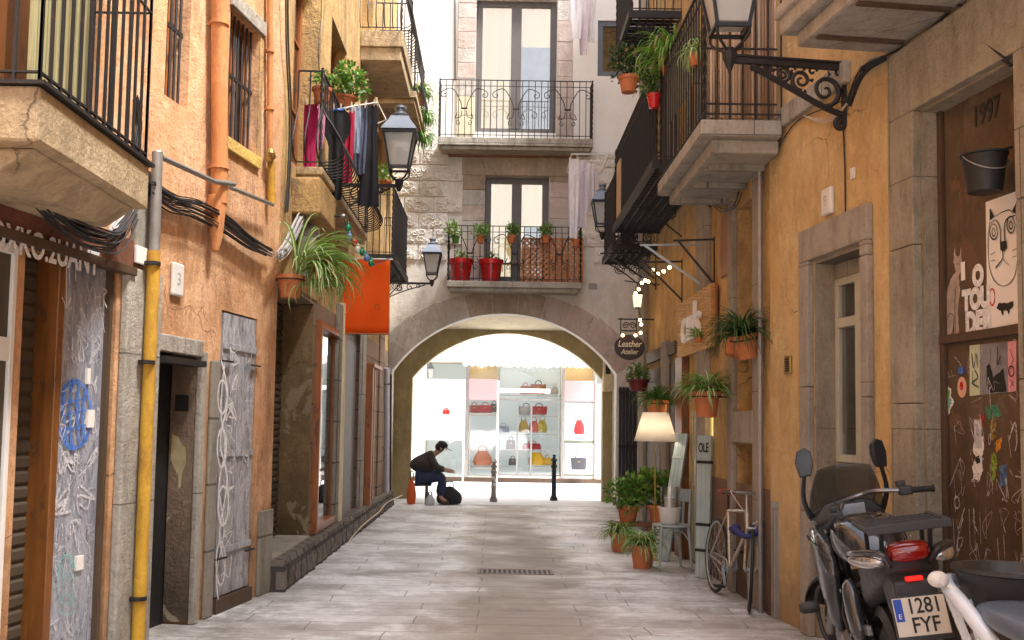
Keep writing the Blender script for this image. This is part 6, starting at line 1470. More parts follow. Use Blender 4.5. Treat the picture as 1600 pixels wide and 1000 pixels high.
# mirrors
for s in (-1,1):
    m=MB(); c=Vector((s*.205+.0,.98,1.345)); m.tube(spline([(s*.20,1.12,1.02),(s*.23,1.06,1.14),(s*.204,1.0,1.30)],5),[.018,.010],8); mr=m.build('mirror_stalk',BL,MC,local=True,smooth=True)
    m=MB(); Mx=Matrix.Translation(c)@Matrix.Rotation(R(0 if s<0 else 38),4,'Z')
    shp=[(-.035,-.085),(.028,-.08),(.05,-.01),(.045,.055),(.015,.08),(-.03,.065),(-.05,-.0)]
    if s>0: shp=[(-x,z) for x,z in shp]
    m.rings([[Mx@Vector((x*q,y,z*q)) for x,z in shp] for y,q in ((-.012,1),(.01,1),(.035,.72),(.05,.3))]); m.build('mirror_shell',BL,mr,local=True,smooth='auto',bevel=.003)
    m=MB(); m.rings([[Mx@Vector((x*.88,y,z*.88)) for x,z in shp] for y in (-.0165,-.0125)]); m.build('mirror_glass',plain('mirror_glass',(.02,.022,.028),.25,0,0,2,0),mr,local=True)
# engine & lower parts
m=MB(); m.box(-.15,.15,.46,.92,.26,.50); m.box(-.13,.13,.62,1.0,.50,.72)
for k in range(6): m.box(-.16,.16,.60,1.02,.50+.035*k,.512+.035*k)
en=m.build('engine',BL,MC,local=True,bevel=.015)
for s in (-1,1):
    m=MB(); m.lathe([(.115,0),(.115,.03),(.09,.055),(.001,.06)],20,Matrix.Translation((s*.15,.56,.37))@Matrix.Rotation(s*PI/2,4,'Y')); m.lathe([(.075,0),(.075,.03),(.05,.05),(.001,.05)],16,Matrix.Translation((s*.15,.82,.40))@Matrix.Rotation(s*PI/2,4,'Y'))
    for i in range(6): a=i*PI/3; m.ball((s*.185,.56+.098*math.cos(a),.37+.098*math.sin(a)),.009,6)
    m.build('engine_cover',AL,en,local=True,smooth='auto')
    m=MB(); m.tube(spline([(s*.12,.95,.70),(s*.24,1.02,.62),(s*.26,1.0,.48),(s*.24,.92,.36),(s*.14,.85,.28)],6),.013,8); m.lathe([(.03,0),(.034,.02),(.034,.09),(.02,.11)],12,Matrix.Translation((s*.25,.99,.54))@Matrix.Rotation(s*PI/2,4,'Y')); m.build('crash_bar',BL,MC,local=True,smooth='auto')
    m=MB(); m.bar((s*.12,.36,.36),(s*.26,.34,.34),.035,.02); m.bar((s*.12,.05,.52),(s*.24,.04,.50),.035,.02); m.build('foot_peg',RB,MC,local=True,bevel=.004)
    m=MB(); m.bar((s*.10,.45,.46),(s*.11,.0,.312),.05,.07); m.build('swingarm',AL,MC,local=True,bevel=.01)
    m=MB(); m.bar((s*.14,.42,.52),(s*.13,.10,.56),.025,.05); m.bar((s*.14,.42,.30),(s*.14,.42,.56),.03,.05); m.build('footrest_bracket',AL,MC,local=True,bevel=.006)
m=MB(); m.tube([(.14,.75,.30),(.17,.45,.26),(.20,.20,.30)],.028,10); m.tube([(.20,.20,.30),(.23,-.28,.44)],[.05,.06],14); m.build('exhaust',AL,MC,local=True,smooth='auto')
m=MB(); m.tube([(-.12,.50,.26),(-.30,.42,-.03)],.012,8); m.box(-.33,-.27,.38,.46,-.04,-.028); m.build('side_stand',BL,MC,local=True)
m=MB(); 
for s in (-1,1): m.tube([(s*.07,1.05,.92),(s*.10,.75,.72),(s*.09,.40,.52),(s*.08,.42,.30)],.022,8); m.tube([(s*.09,.55,.70),(s*.10,.1,.80),(s*.09,-.35,.86)],.014,8)
m.build('main_frame',BL,MC,local=True,smooth='auto')
m=MB(); m.tube([(-.0,.28,.42),(0,.12,.74)],.03,10); 
for k in range(7): m.torus((0,.26-.02*k,.47+.036*k),.042,.007,n=14,k=5)
m.build('rear_shock',AL,MC,local=True)
# rear mudguard, plate
m=MB(); m.rings([[Vector(v) for v in ((-.10,-.38,.90),(.10,-.38,.90),(.11,-.30,.84),(-.11,-.30,.84))],[Vector(v) for v in ((-.085,-.445,.86),(.085,-.445,.86),(.10,-.30,.74),(-.10,-.30,.74))],[Vector(v) for v in ((-.09,-.475,.66),(.09,-.475,.66),(.09,-.40,.64),(-.09,-.40,.64))]]); m.build('rear_mudguard',BL,MC,local=True,bevel=.01)
m=MB(); rs=[]
for i in range(8):
    a=R(60+12*i); rs.append([Vector((x,(.36+dz)*math.cos(a)*1.0,.312+(.36+dz)*math.sin(a))) for x,dz in ((-.10,-.03),(-.08,.015),(.08,.015),(.10,-.03),(.08,0),(-.08,0))])
m.rings(rs); m.build('wheel_hugger',BL,MC,local=True,smooth='auto')
pM=Matrix.Translation((-.005,-.488,.725))@Matrix.Rotation(R(90-14),4,'X')
def pbox(m,x0,x1,y0,y1,z0,z1): return m.hexa([pM@Vector(v) for v in ((x0,y0,z0),(x1,y0,z0),(x1,y1,z0),(x0,y1,z0),(x0,y0,z1),(x1,y0,z1),(x1,y1,z1),(x0,y1,z1))])
m=MB(); pbox(m,-.105,.105,-.082,.076,0,.004); pl=m.build('licence_plate',plain('reflective_plate',(.62,.58,.50),.35,0,.1,5,0),MC,local=True,bevel=.002)
m=MB(); pbox(m,-.112,.112,-.102,.083,-.012,-.001); pbox(m,-.112,.112,-.103,-.083,-.001,.006); m.build('plate_holder',BL,pl,local=True,bevel=.002)
m=MB(); pbox(m,-.101,-.068,-.020,.072,.0045,.0055); m.build('blue_band',plain('plate_blue',(.01,.06,.42),.4,0,0,3,0),pl,local=True)
text('1281',pM@Matrix.Translation((.018,.036,.0055)),.088,M['blackp'],pl,'plate_number',True,sx=.80,bold=.001); text('FYF',pM@Matrix.Translation((.012,-.042,.0055)),.088,M['blackp'],pl,'plate_number',True,sx=.85,bold=.001); text('E',pM@Matrix.Translation((-.084,.0,.0062)),.028,M['paper'],pl,'plate_letter',True)
# tail light, reflector, indicators
REDL=plain('red_lens',(.26,.003,.004),.12,0,.25,20,0,Coat__Weight=1.0)
loft([(-.35,.985,.085,.038),(-.42,.985,.092,.046),(-.455,.982,.082,.042),(-.47,.98,.045,.02)],'tail_light',REDL,MC,1)
m=MB(); m.box(-.035,.035,-.462,-.43,.862,.88); m.build('reflector',emit('red_reflector',(1,.02,.01),.25,(.7,.01,.01)),MC,local=True,bevel=.004)
CL=plain('clear_lens',(.50,.50,.50),.08,.7,.3,20,0,Coat__Weight=1.0)
for s in (-1,1): loft([(-.24,.95,.015,.012,dict(x=s*.22)),(-.30,.95,.04,.028,dict(x=s*.18)),(-.40,.95,.045,.035,dict(x=s*.14)),(-.44,.95,.02,.015,dict(x=s*.12))],'indicator_light',CL,MC,1)
for s in (-1,1):
    m=MB()
    for y,z in ((.50,.80),(.70,.90),(1.0,.96),(1.15,.80),(.85,.50),(.34,.72),(.24,.52)): m.lathe([(.009,0),(.010,.004),(.001,.006)],8,Matrix.Translation((s*(.238 if y>.45 else .203),y,z))@Matrix.Rotation(s*PI/2,4,'Y'))
    m.build('fairing_bolt',M['steel'],MC,local=True)
    m=MB(); m.tube(spline([(s*.20,.56,.84),(s*.235,.80,.90),(s*.245,1.05,.93),(s*.22,1.22,.88)],5),.004,5); m.build('panel_seam',M['blackp'],MC,local=True)
    m=MB(); m.tube(spline([(s*.10,.60,.72),(s*.19,.48,.60),(s*.17,.40,.44),(s*.13,.50,.34)],5),.009,6); m.tube(spline([(s*.08,.9,.98),(s*.16,.84,.90),(s*.15,.70,.76)],5),.007,6); m.build('engine_hose',M['blackp'],MC,local=True)
    m=MB(); m.tube([(s*.20,.38,.315),(s*.20,.60,.24)],.010,6); m.mbox(Matrix.Translation((s*.20,.62,.25)),.06,.025,.025); m.build('foot_lever',AL,MC,local=True)
# rack and grab rails
m=MB(); zt=1.10
for y in (-.50,-.42,-.34,-.26,-.18): m.box(-.15,.15,y-.012,y+.012,zt-.01,zt+.008)
for x in (-.16,.16): m.box(x-.012,x+.012,-.52,-.16,zt-.014,zt+.012)
m.box(-.17,.17,-.535,-.515,zt-.022,zt+.014)
for s in (-1,1): m.bar((s*.10,-.45,zt-.01),(s*.10,-.35,.93),.018); m.bar((s*.12,-.2,zt-.01),(s*.12,-.12,.90),.018)
m.build('luggage_rack',BL,MC,local=True,bevel=.003)
for s in (-1,1): m=MB(); m.tube(spline([(s*.13,.02,.88),(s*.20,-.10,.95),(s*.20,-.32,.985),(s*.12,-.46,.99),(s*.08,-.42,.93)],6),.013,8); m.build('grab_rail',GR if s<0 else BL,MC,local=True,smooth=True)
m=MB(); m.tube(spline([(-.10,1.0,1.0),(-.2,.9,.95),(-.17,.95,.8),(-.1,1.1,.6)],6),.006,5); m.tube(spline([(.05,1.0,1.03),(.12,.95,.96),(.12,1.05,.9)],6),.006,5); m.tube(spline([(-.14,.5,.5),(-.17,.3,.55),(-.13,.2,.6)],5),.008,5); m.build('brake_hose',M['blackp'],MC,local=True)
# ================= SCOOTER =================
WHT=plain('white_scooter_paint',(.66,.74,.84),.2,0,.1,3,0,Coat__Weight=.8); BLS=plain('slate_blue_seat_vinyl',(.10,.13,.18),.35,0,.2,25,.25)
S_=thing('scooter','white scooter with slate blue seat and round black basket, lower right corner','scooter',(1.93,3.86,.004),R(180))
def sl_(secs,name,mat,parent=None,sub=1): return loft(secs,name,mat,parent or S_,sub)
for y_,nm in ((0.05,'rear_wheel'),(1.30,'front_wheel')):
    m=MB(); m.torus((0,0,0),.17,.055,Matrix.Translation((0,y_,.225))@Matrix.Rotation(PI/2,4,'Y'),26,8); t=m.build(nm,RB,S_,local=True,smooth=True)
    m=MB(); m.lathe([(.11,-.03),(.12,0),(.11,.03),(.03,.05)],18,Matrix.Translation((0,y_,.225))@Matrix.Rotation(PI/2,4,'Y')); m.build('rim',AL,t,local=True)
sl_([(-.22,.66,.07,.05),(-.12,.62,.14,.10),(.10,.58,.18,.14),(.40,.56,.17,.16),(.55,.48,.13,.15)],'tail_body',WHT)
sl_([(-.02,.80,.11,.03),(.05,.83,.17,.05),(.25,.825,.20,.055),(.50,.81,.18,.055),(.66,.79,.10,.04)],'seat',BLS)
sl_([(.50,.27,.16,.05),(.80,.25,.17,.05),(1.05,.28,.15,.06)],'footboard',BL)
sl_([(.98,.40,.16,.20),(1.08,.62,.20,.24),(1.12,.80,.16,.18)],'leg_shield',WHT); sl_([(1.10,.42,.05,.03),(1.28,.475,.07,.03),(1.45,.42,.06,.02)],'front_mudguard',WHT)
m=MB(); m.tube([(0,1.18,.35),(0,1.02,1.0)],.025,8); m.tube(spline([(-.33,.92,1.03),(-.15,1.0,1.05),(.15,1.0,1.05),(.33,.92,1.03)],4),.016,8); m.build('handlebar',BL,S_,local=True)
sl_([(.95,1.02,.07,.03),(1.03,1.03,.11,.06),(1.12,1.0,.07,.04)],'headlight_cowl',WHT)
m=MB(); m.tube(spline([(.17,.22,.74),(.20,.08,.84),(.18,-.12,.90),(.08,-.20,.90),(-.08,-.20,.90),(-.18,-.12,.90),(-.20,.08,.84),(-.17,.22,.74)],6),.029,10); m.bar((.17,.02,.86),(.13,.05,.72),.03); m.bar((.19,-.10,.88),(.12,-.08,.68),.03); m.build('grab_rail',WHT,S_,local=True,smooth='auto')
m=MB(); m.lathe([(.15,.80),(.20,.98),(.215,.985),(.215,1.0),(.20,1.0),(.19,.985),(.14,.82),(.001,.815)],30,Matrix.Translation((-.05,-.08,-.03))); m.build('basket',BL,S_,local=True,smooth='auto')
m=MB(); m.tube([(-.1,.0,.79),(-.16,-.05,.805)],.02,6); m.build('basket_bracket',BL,S_,local=True)
for s in (-1,1):
    m=MB(); m.lathe([(.001,-.012),(.035,-.01),(.04,0),(.036,.015),(.015,.03),(.001,.03)],14,Matrix.Translation((s*.245,-.05,.925))@Matrix.Rotation(R(-90),4,'X')@Matrix.Diagonal((1,.8,1,1))); m.bar((s*.22,-.02,.91),(s*.17,.0,.87),.015); m.build('indicator_light',plain('white_lens',(.7,.68,.66),.15,0,.1,20,0),S_,local=True,smooth='auto')
m=MB(); m.box(-.09,.09,-.25,-.24,.42,.56); m.build('licence_plate',M['paper'],S_,local=True,bevel=.003)
sl_([(-.235,.63,.05,.02),(-.25,.63,.045,.018)],'tail_light',REDL)
m=MB(); m.tube([(.13,.3,.2),(.17,-.2,.28)],[.03,.045],12); m.build('exhaust',AL,S_,local=True,smooth='auto')
# ================= PERSON =================
def skin(verts,edges,rad,name,mat,parent,sub=2,root=0):
    me=bpy.data.meshes.new(name); me.from_pydata([tuple(v) for v in verts],edges,[]); o=bpy.data.objects.new(name,me); col.objects.link(o)
    k=o.modifiers.new('k','SKIN'); k.use_smooth_shade=True; lay=me.skin_vertices[0] if me.skin_vertices else None
    if lay is None:
        bm=bmesh.new(); bm.from_mesh(me); bm.verts.layers.skin.verify(); bm.to_mesh(me); bm.free(); lay=me.skin_vertices[0]
    for i,r in enumerate(rad):
        rr=r if isinstance(r,(tuple,list)) else (r,r); lay.data[i].radius=rr; lay.data[i].use_root=(i==root)
    s=o.modifiers.new('s','SUBSURF'); s.levels=sub; s.render_levels=sub
    dg=bpy.context.evaluated_depsgraph_get(); m2=bpy.data.meshes.new_from_object(o.evaluated_get(dg)); bpy.data.objects.remove(o)
    m2.materials.clear(); m2.materials.append(mat); m2.polygons.foreach_set('use_smooth',[True]*len(m2.polygons))
    q=bpy.data.objects.new(name,m2); col.objects.link(q); q.parent=parent; return q
skinm=plain('skin',(.42,.24,.16),.5,0,.1,6,0)
PX=at(655,786,19.15).x
pn=thing('person','person in dark jacket and cap sitting hunched by the left foot of the arch','person',(PX,19.2,.004))
hips=(0,0,.50)
V=[(0,0,.52),(.04,0,.70),(.14,0,.86),(.25,0,.93),(.32,0,.97),(.38,0,1.03),   #0-5 pelvis..head
 (.16,-.17,.90),(.30,-.20,.68),(.50,-.09,.62),(.58,-.07,.61), (.16,.17,.90),(.30,.20,.68),(.50,.09,.64),(.58,.07,.63),  #6-13 arms
 (.04,-.10,.50),(.44,-.12,.50),(.40,-.12,.12),(.52,-.12,.05), (.04,.10,.50),(.42,.13,.50),(.36,.13,.12),(.48,.13,.05)]
E=[(0,1),(1,2),(2,3),(3,4),(4,5),(2,6),(6,7),(7,8),(8,9),(2,10),(10,11),(11,12),(12,13),(0,14),(14,15),(15,16),(16,17),(0,18),(18,19),(19,20),(20,21)]
Rr=[.12,.12,.13,.06,.052,.085,.06,.04,.026,.03,.06,.04,.026,.03,.085,.06,.045,.035,.085,.06,.045,.035]
for sy in (-1,1):   # five fingers and a thumb side per hand, rooted in the palm
    b=9 if sy<0 else 13
    for k in range(5):
        i=len(V); base=Vector(V[b]); o=Vector((.02,(k-2)*.016,0)) if k<4 else Vector((-.01,-sy*.03,.0))
        V.append(tuple(base+o+Vector((.03,0,-.01)))); V.append(tuple(base+o*1.2+Vector((.05 if k<4 else .03,0,-.035)))); E+= [(b,i),(i,i+1)]; Rr+=[.009,.008]
body=skin(V,E,Rr,'body',skinm,pn)
JM=fabric('dark_jacket_cloth',(.028,.024,.022),(.045,.035,.03)); JE=fabric('dark_denim',(.018,.026,.06),(.03,.04,.09))
skin([(0,0,.56),(.03,0,.71),(.12,0,.86),(.24,0,.945),(.16,-.18,.90),(.30,-.21,.68),(.46,-.11,.625),(.16,.18,.90),(.30,.21,.68),(.46,.11,.645)],[(0,1),(1,2),(2,3),(2,4),(4,5),(5,6),(2,7),(7,8),(8,9)],[(.24,.23),(.29,.28),(.24,.28),.075,.085,.062,.045,.085,.062,.045],'jacket',JM,pn)
skin([(0,0,.52),(.05,-.10,.51),(.44,-.12,.51),(.40,-.12,.14),(.05,.10,.51),(.42,.13,.51),(.36,.13,.14)],[(0,1),(1,2),(2,3),(0,4),(4,5),(5,6)],[.17,.15,.11,.08,.15,.11,.08],'trousers',JE,pn)
for y in (-.12,.13): skin([(.38 if y<0 else .34,y,.07),(.46 if y<0 else .42,y,.05),(.56 if y<0 else .52,y,.04)],[(0,1),(1,2)],[.05,.045,.035],'shoe',M['brownwood'],pn)
m=MB(); hc=Vector((.39,0,1.05)); m.lathe([(.098,.03),(.102,.06),(.09,.10),(.05,.125),(.001,.13)],18,Matrix.Translation(hc)@Matrix.Rotation(R(25),4,'Y')); m.hexa([hc+Vector(v) for v in ((.07,-.06,.0),(.19,-.04,-.06),(.19,.04,-.06),(.07,.06,.0),(.07,-.06,.012),(.19,-.04,-.05),(.19,.04,-.05),(.07,.06,.012))]); m.build('cap',M['blackp'],pn,local=True,smooth='auto')
m=MB(); m.ball((.365,0,1.06),.094,14); m.build('hair',M['blackp'],pn,local=True,smooth=True)
m=MB(); m.ball((.475,0,1.02),.016,8); m.ball((.455,-.035,1.04),.010,6); m.ball((.455,.035,1.04),.010,6); m.tube([(.455,-.02,.985),(.463,0,.98),(.455,.02,.985)],.006,5)
for y in (-.088,.088): m.ball((.385,y,1.03),.02,6,1.4)
m.build('face_features',skinm,pn,local=True,smooth=True)
st_=thing('stool','low dark crate the hunched person sits on at the left of the arch','stool',(PX-.02,19.2,.004)); m=MB(); m.box(-.18,.17,-.18,.18,.345,.375); m.build('seat',M['brownwood'],st_,local=True,bevel=.01)
for x in (-.17,.13):
    for y in (-.17,.13): m=MB(); m.box(x,x+.04,y,y+.04,0,.344); m.build('leg',M['brownwood'],st_,local=True)
def sack(label,x,y,r,h,c,seed,name='bag',stuffc=None):
    t=thing(name,label,'bag',(x,y,.004)); m=MB(); rs=[]; rnd=random.Random(seed)
    for j in range(9):
        f=j/8; rr=r*(1-.05*f-(f**3)*.75)*(.9+.2*math.sin(f*PI)); rs.append([Vector((rr*math.cos(2*PI*i/18)*(1+.12*mnoise.noise(Vector((i*.7,j*.5,seed)))),rr*.7*math.sin(2*PI*i/18)*(1+.12*mnoise.noise(Vector((i*.7,j*.5,seed+3)))),h*f)) for i in range(18)])
    m.rings(rs); m.build('bag_body',fabric(name+'_cloth_%d'%seed,c),t,local=True,smooth=True,sub=1)
    m=MB(); m.tube(spline([(-r*.3,0,h*.9),(-r*.25,0,h*1.2),(r*.25,0,h*1.2),(r*.3,0,h*.9)],4),.012,6); m.build('bag_strap',M['blackp'],t,local=True); return t
sack('slumped black bag on the ground right of the hunched person',at(702,785,19.3).x,19.25,.24,.34,(.02,.02,.024),1)
sack('bright orange bag standing behind the hunched person against the arch jamb',at(645,785,19.1).x-.02,18.98,.085,.50,(.60,.10,.03),2)
sack('small white and grey bag at the feet of the hunched person',at(672,788,18.9).x,18.9,.09,.20,(.5,.5,.52),3)
# ================= LAUNDRY =================
def garment(px0,px1,yt,yb,Y,mat,label,prof=None,grp=None,fold=.030,nf=2,cat='clothes',name='hanging_garment',pegs=True):
    ex=(px1-px0)*.16; px0-=ex; px1+=ex; a=at(px0,yt,Y);b=at(px1,yt,Y);H=a.z-at(px0,yb,Y).z; W=(b-a).length; prof=prof or [(0,0,1),(1,0,1)]
    t=thing(name,label,cat,(a.x,Y,a.z),0,grp); m=MB(); nx,nz=14,14; rnd=random.Random(int(px0*7+yt)); ph=rnd.uniform(0,6)
    def pr(f):
        for (f0,l0,r0),(f1,l1,r1) in zip(prof,prof[1:]):
            if f<=f1+1e-6: q=(f-f0)/max(f1-f0,1e-6); return l0+(l1-l0)*q,r0+(r1-r0)*q
        return prof[-1][1:]
    rows=[]
    for j in range(nz+1):
        f=j/nz; l,r=pr(f); row=[]
        for i in range(nx+1):
            u=i/nx; x=(l+(r-l)*u)*W; row.append(Vector((x,fold*(.35+.65*f)*(.55*math.sin(nf*2*PI*u+ph+1.4*f)+1.6*mnoise.noise(Vector((u*2.6,f*1.3,ph))))+.01*mnoise.noise(Vector((u*6,f*5,ph))),-H*f+ .02*math.sin(u*PI)*(-1 if f<.05 else 0)+.015*H*mnoise.noise(Vector((u*3,f*2,ph)))*f)))
        rows.append(row)
    for s in (0,.006):
        for j in range(nz):
            for i in range(nx):
                q=[rows[j][i],rows[j][i+1],rows[j+1][i+1],rows[j+1][i]]; q=[v+Vector((0,s,0)) for v in q]; m.face(q if s else q[::-1])
    m.needfix=False; m.build('cloth',mat,t,local=True,smooth=True)
    if pegs:
        m=MB()
        for u in (.2,.8): x=(prof[0][1]+(prof[0][2]-prof[0][1])*u)*W; m.box(x-.006,x+.006,-.012,.016,-.03,.04)
        m.build('clothes_peg',M['cream_cable'],t,local=True)
    return t
GLn='clothes hanging below the left belly balcony'
TR=[(0,0,1),(.3,-.03,1.03),(.6,.0,1.0),(1,.1,.9)]; TEE=[(0,.1,.9),(.08,-.35,1.35),(.25,-.45,1.45),(.28,-.05,1.05),(1,-.05,1.05)]
fm=lambda n,c:fabric(n,c)
garment(478,493,160,292,10.3,fm('magenta_cloth',(.42,.01,.09)),'magenta long garment hanging farthest left on the laundry rack',TR,GLn)
garment(497,507,158,232,10.4,fm('pink_striped_cloth',(.65,.25,.38)),'pale pink striped scarf hanging next to the magenta garment',TR,GLn,nf=2)
garment(518,536,168,312,10.5,fm('black_cloth',(.012,.012,.015)),'long black garment hanging left of the light blue shirt',TEE[:3]+[(.4,.0,1.0),(1,.05,.95)],GLn)
garment(538,552,172,285,10.6,fm('crimson_cloth',(.45,.01,.05)),'crimson garment hanging between black clothes and the light blue shirt',TR,GLn)
garment(548,562,165,238,10.7,fm('light_blue_cloth',(.34,.42,.56)),'light blue grey shirt hanging in the middle of the rack',None,GLn)
garment(558,572,165,272,10.85,fm('slate_cloth',(.10,.12,.18)),'slate blue trousers hanging behind the light blue shirt',TR,GLn)
garment(569,591,162,322,10.9,fm('black_cloth2',(.014,.013,.018)),'long black dress hanging farthest right on the laundry rack',[(0,.1,.8),(.1,-.02,.95),(.3,.1,.85),(1,-.1,1.05)],GLn)
t=thing('drying_rack','white wire drying rack with blue cord clamped outside the left belly balcony','drying rack',tuple(at(515,172,10.5)))
m=MB(); m.tube([at(478,163,10.3),at(515,174,10.5),at(552,166,10.7),at(590,160,10.9),at(603,187,10.9),at(590,193,10.9)],.009,6); m.tube([at(590,160,10.9),at(603,187,11.4)],.009,6); m.tube([at(515,174,10.5),Vector((-1.95,11.2,at(515,174,10.5).z))],.008,6); m.build('rack_wire',M['paper'],t)
m=MB(); P=[at(516+22*i/30,173-2*i/30,10.5)+Vector((.012*math.cos(i*2),.012*math.sin(i*2),.01*math.cos(i*2))) for i in range(31)]; m.tube(P,.010,5); m.build('blue_cord',M['bluep'],t)
GW='white washing hung in front of the arch facade'
wc=fabric('white_cotton',(.80,.78,.80),(.68,.62,.68)); wl=fabric('pale_lilac_cotton',(.62,.54,.60),(.72,.66,.70))
garment(891,903,246,372,15.6,wc,'long white trousers on the near edge of the white rack',TR,GW,nf=2); garment(903,916,250,355,15.9,wl,'pale lilac garment in the middle of the white rack',TR,GW); garment(914,926,252,330,16.3,wc,'short white top on the far side of the white rack',None,GW); garment(922,932,262,330,16.6,wl,'narrow lilac cloth at the end of the white rack',None,GW,nf=2)
t=thing('white_rack','white folding clothes rack sticking out from the right balconies','drying rack',tuple(at(893,242,15.6))); m=MB()
zr=at(893,242,15.6).z; xa=at(893,242,15.6).x
for y in (15.55,15.95,16.35,16.7): m.tube([(xa,y,zr),(1.75,y,zr)],.009,6)
m.tube([(xa,15.55,zr),(xa,16.7,zr)],.010,6); m.tube([(1.72,15.5,zr),(1.72,16.7,zr)],.010,6); m.tube([(xa,15.55,zr-.35),(1.72,15.55,zr-.02)],.007,6); m.build('rack_frame',M['paper'],t)
GT='pale washing at the top of the arch facade'
garment(893,908,-20,60,17.6,wc,'bunched white garment at the top, left one',TR,GT); garment(905,920,-20,86,17.7,wl,'long grey lilac garment at the top, middle one',[(0,0,1),(.5,.05,.95),(1,.25,.75)],GT); garment(918,931,-20,66,17.8,wc,'white garment at the top, right one beside the slate window',[(0,0,1),(1,.2,.8)],GT)
t=thing('clothes_line','taut clothes line carrying the pale washing near the top','clothes line',tuple(at(890,-20,17.6))); m=MB(); m.tube([at(880,-20,17.55),at(895,-20,17.6),at(932,-20,17.8),Vector((3.3,18.6,at(932,-20,17.8).z))],.006,5); m.build('line',M['cable'],t)
# ================= CABLES =================
def cables(name,label,F,pts,n,rad,spread,mat,seed,d=.05,k=6,anchor=None,group=None):
    t=thing(name,label,'cables',tuple(fp(F,*pts[0],d)),0,group); rnd=random.Random(seed); m=MB()
    for c in range(n):
        ox,oy,oz=rnd.uniform(-1,1),rnd.uniform(-1,1),rnd.uniform(0,1); P=[]
        for i,(x,y) in enumerate(pts):
            s,z=F.hit(x,y,d); w_=math.sin(PI*i/(len(pts)-1))*.7+.5; P.append(F.p(s+ox*spread*.4*w_,d+oz*spread*1.2,z+oy*spread*w_-abs(oy)*spread*.6*rnd.random()))
        m.tube(spline(P,k),rad*rnd.uniform(.6,1.3),5)
    m.build('cable_strands',mat,t); return t
cables('cable_bundle','thick sagging bundle of black cables along the salmon wall',FL1,[(228,288),(262,312),(300,322),(345,345),(385,375),(415,392)],26,.0045,.055,M['cable'],1)
cables('cable_bundle','pale grey strands among the cables rising to the iron arm',FL1,[(250,298),(300,326),(350,350),(395,382),(425,398)],4,.006,.03,M['cablew'],2)
cables('cable_bundle','knotted cables climbing from the wall corner up to the iron arm',FL2,[(428,398),(440,385),(452,362),(462,342),(472,335)],20,.005,.06,M['cablew'],3)
cables('cable_bundle','dark cables sagging below the near left balcony',FL1,[(-20,180),(15,250),(50,300),(95,345),(140,368),(175,368),(200,330)],20,.005,.06,M['cable'],4,.14)
cables('cable_bundle','loose white cable loops hanging at the end of the near left balcony',FL1,[(206,285),(200,320),(185,350),(170,362),(182,345),(203,322),(208,300)],6,.006,.03,M['cablew'],5,.10)
cables('cable_bundle','tangle of dark cables beside the near left balcony railing',FL1,[(207,150),(212,190),(208,230),(214,262),(222,290)],9,.007,.03,M['cable'],6,.10)
cables('cable_bundle','thin dark cables running down the ochre wall corner',FL2,[(446,-60),(447,60),(452,180),(450,260),(446,330)],4,.006,.02,M['cable'],7,.03)
cables('cable_bundle','single dark cable running down the pale ochre wall',FL2,[(500,-60),(502,20),(497,80),(500,128)],1,.006,.02,M['cable'],8,.03)
cables('cable_bundle','cable tangle beside the ornate lantern bracket',FR1,[(1330,160),(1345,120),(1360,100),(1385,88)],7,.006,.03,M['cable'],9,.05)
cables('hose','cream cable laid along the top edge of the rough left plinth',FL2,[(638,770),(607,784),(592,800),(570,818),(548,842),(540,862),(552,872)],1,.013,.0,M['cream_cable'],10,.16)
cables('drooping_wire','thin dark wires strung beside the balcony bulge on the right wall',FR2,[(1100,300),(1130,330),(1150,325),(1160,300)],3,.006,.03,M['cable'],11,.05)
# ================= BUCKET =================
s,z=FR1.hit(1528,300,.10); P=FR1.p(s,.06,z); t=thing('hanging_bucket','black plastic bucket hung high on the brown metal door','bucket',tuple(P))
m=MB(); m.lathe([(.085,0),(.11,.19),(.118,.195),(.118,.205),(.105,.205),(.08,.01),(.001,.008)],24); m.build('bucket_body',M['blackp'],t,local=True,smooth='auto')
m=MB(); m.tube([Vector((.115*math.cos(a),-.115*math.sin(a),.19-.09*math.sin(a))) for a in [PI*i/14 for i in range(15)]],.004,5); m.build('handle',M['steel'],t,local=True); m=MB(); m.bar((0,.02,.2),tuple(FR1.p(s,-.1,z+.25)-P),.012); m.build('hook',M['iron'],t,local=True)
# ================= PLANTS UP HIGH =================
def lp_(name,label,px,py,Y,r,h,mat,pl,mats=None,grp=None):
    p=at(px,py,Y); return pot(name,label,p.x,Y,p.z-h,r,h,mat,pl,grp,None,mats)
GB='plants on the balconies'
lp_('balcony_plant','large bright spider plant spilling over the right balcony rail high up',1052,92,9.95,.13,.22,M['terracotta'],SP(230,.62,71,droop=1.0,wd=.028),[M['leafb'],M['leafb']],GB)
lp_('balcony_plant','small spider plant hanging outside the bamboo screened balcony',1088,85,8.3,.06,.10,M['terracotta'],SP(50,.30,72,droop=1.3,wd=.02),[M['leafb'],M['leafw']],GB)
lp_('balcony_plant','dark leafy plant trailing behind the blue balcony screen',982,120,12.4,.12,.2,M['terracotta'],BU(800,.30,73,ls=.06,drape=.25),[M['leafd'],M['leafd']],GB)
lp_('balcony_plant','leafy plant in bright red pot between the two right balconies',1022,148,10.1,.07,.14,M['redpot'],BU(200,.12,74,ls=.05),[M['leafd'],M['leaf']],GB)
lp_('balcony_plant','green plant spilling from the terracotta trough above the laundry',538,152,11.0,.13,.12,M['terracotta'],BU(900,.24,75,ls=.06,drape=.05),LV,GB)
lp_('balcony_plant','terracotta pot with sparse sprigs at the near corner of the belly balcony',503,138,10.2,.095,.15,M['terracotta'],BU(90,.12,76,ls=.05),LV,GB)
lp_('balcony_plant','small green plant low beside the large left lantern',603,282,13.6,.08,.14,M['terracotta'],BU(350,.17,77,ls=.05,drape=.2),LV,GB)
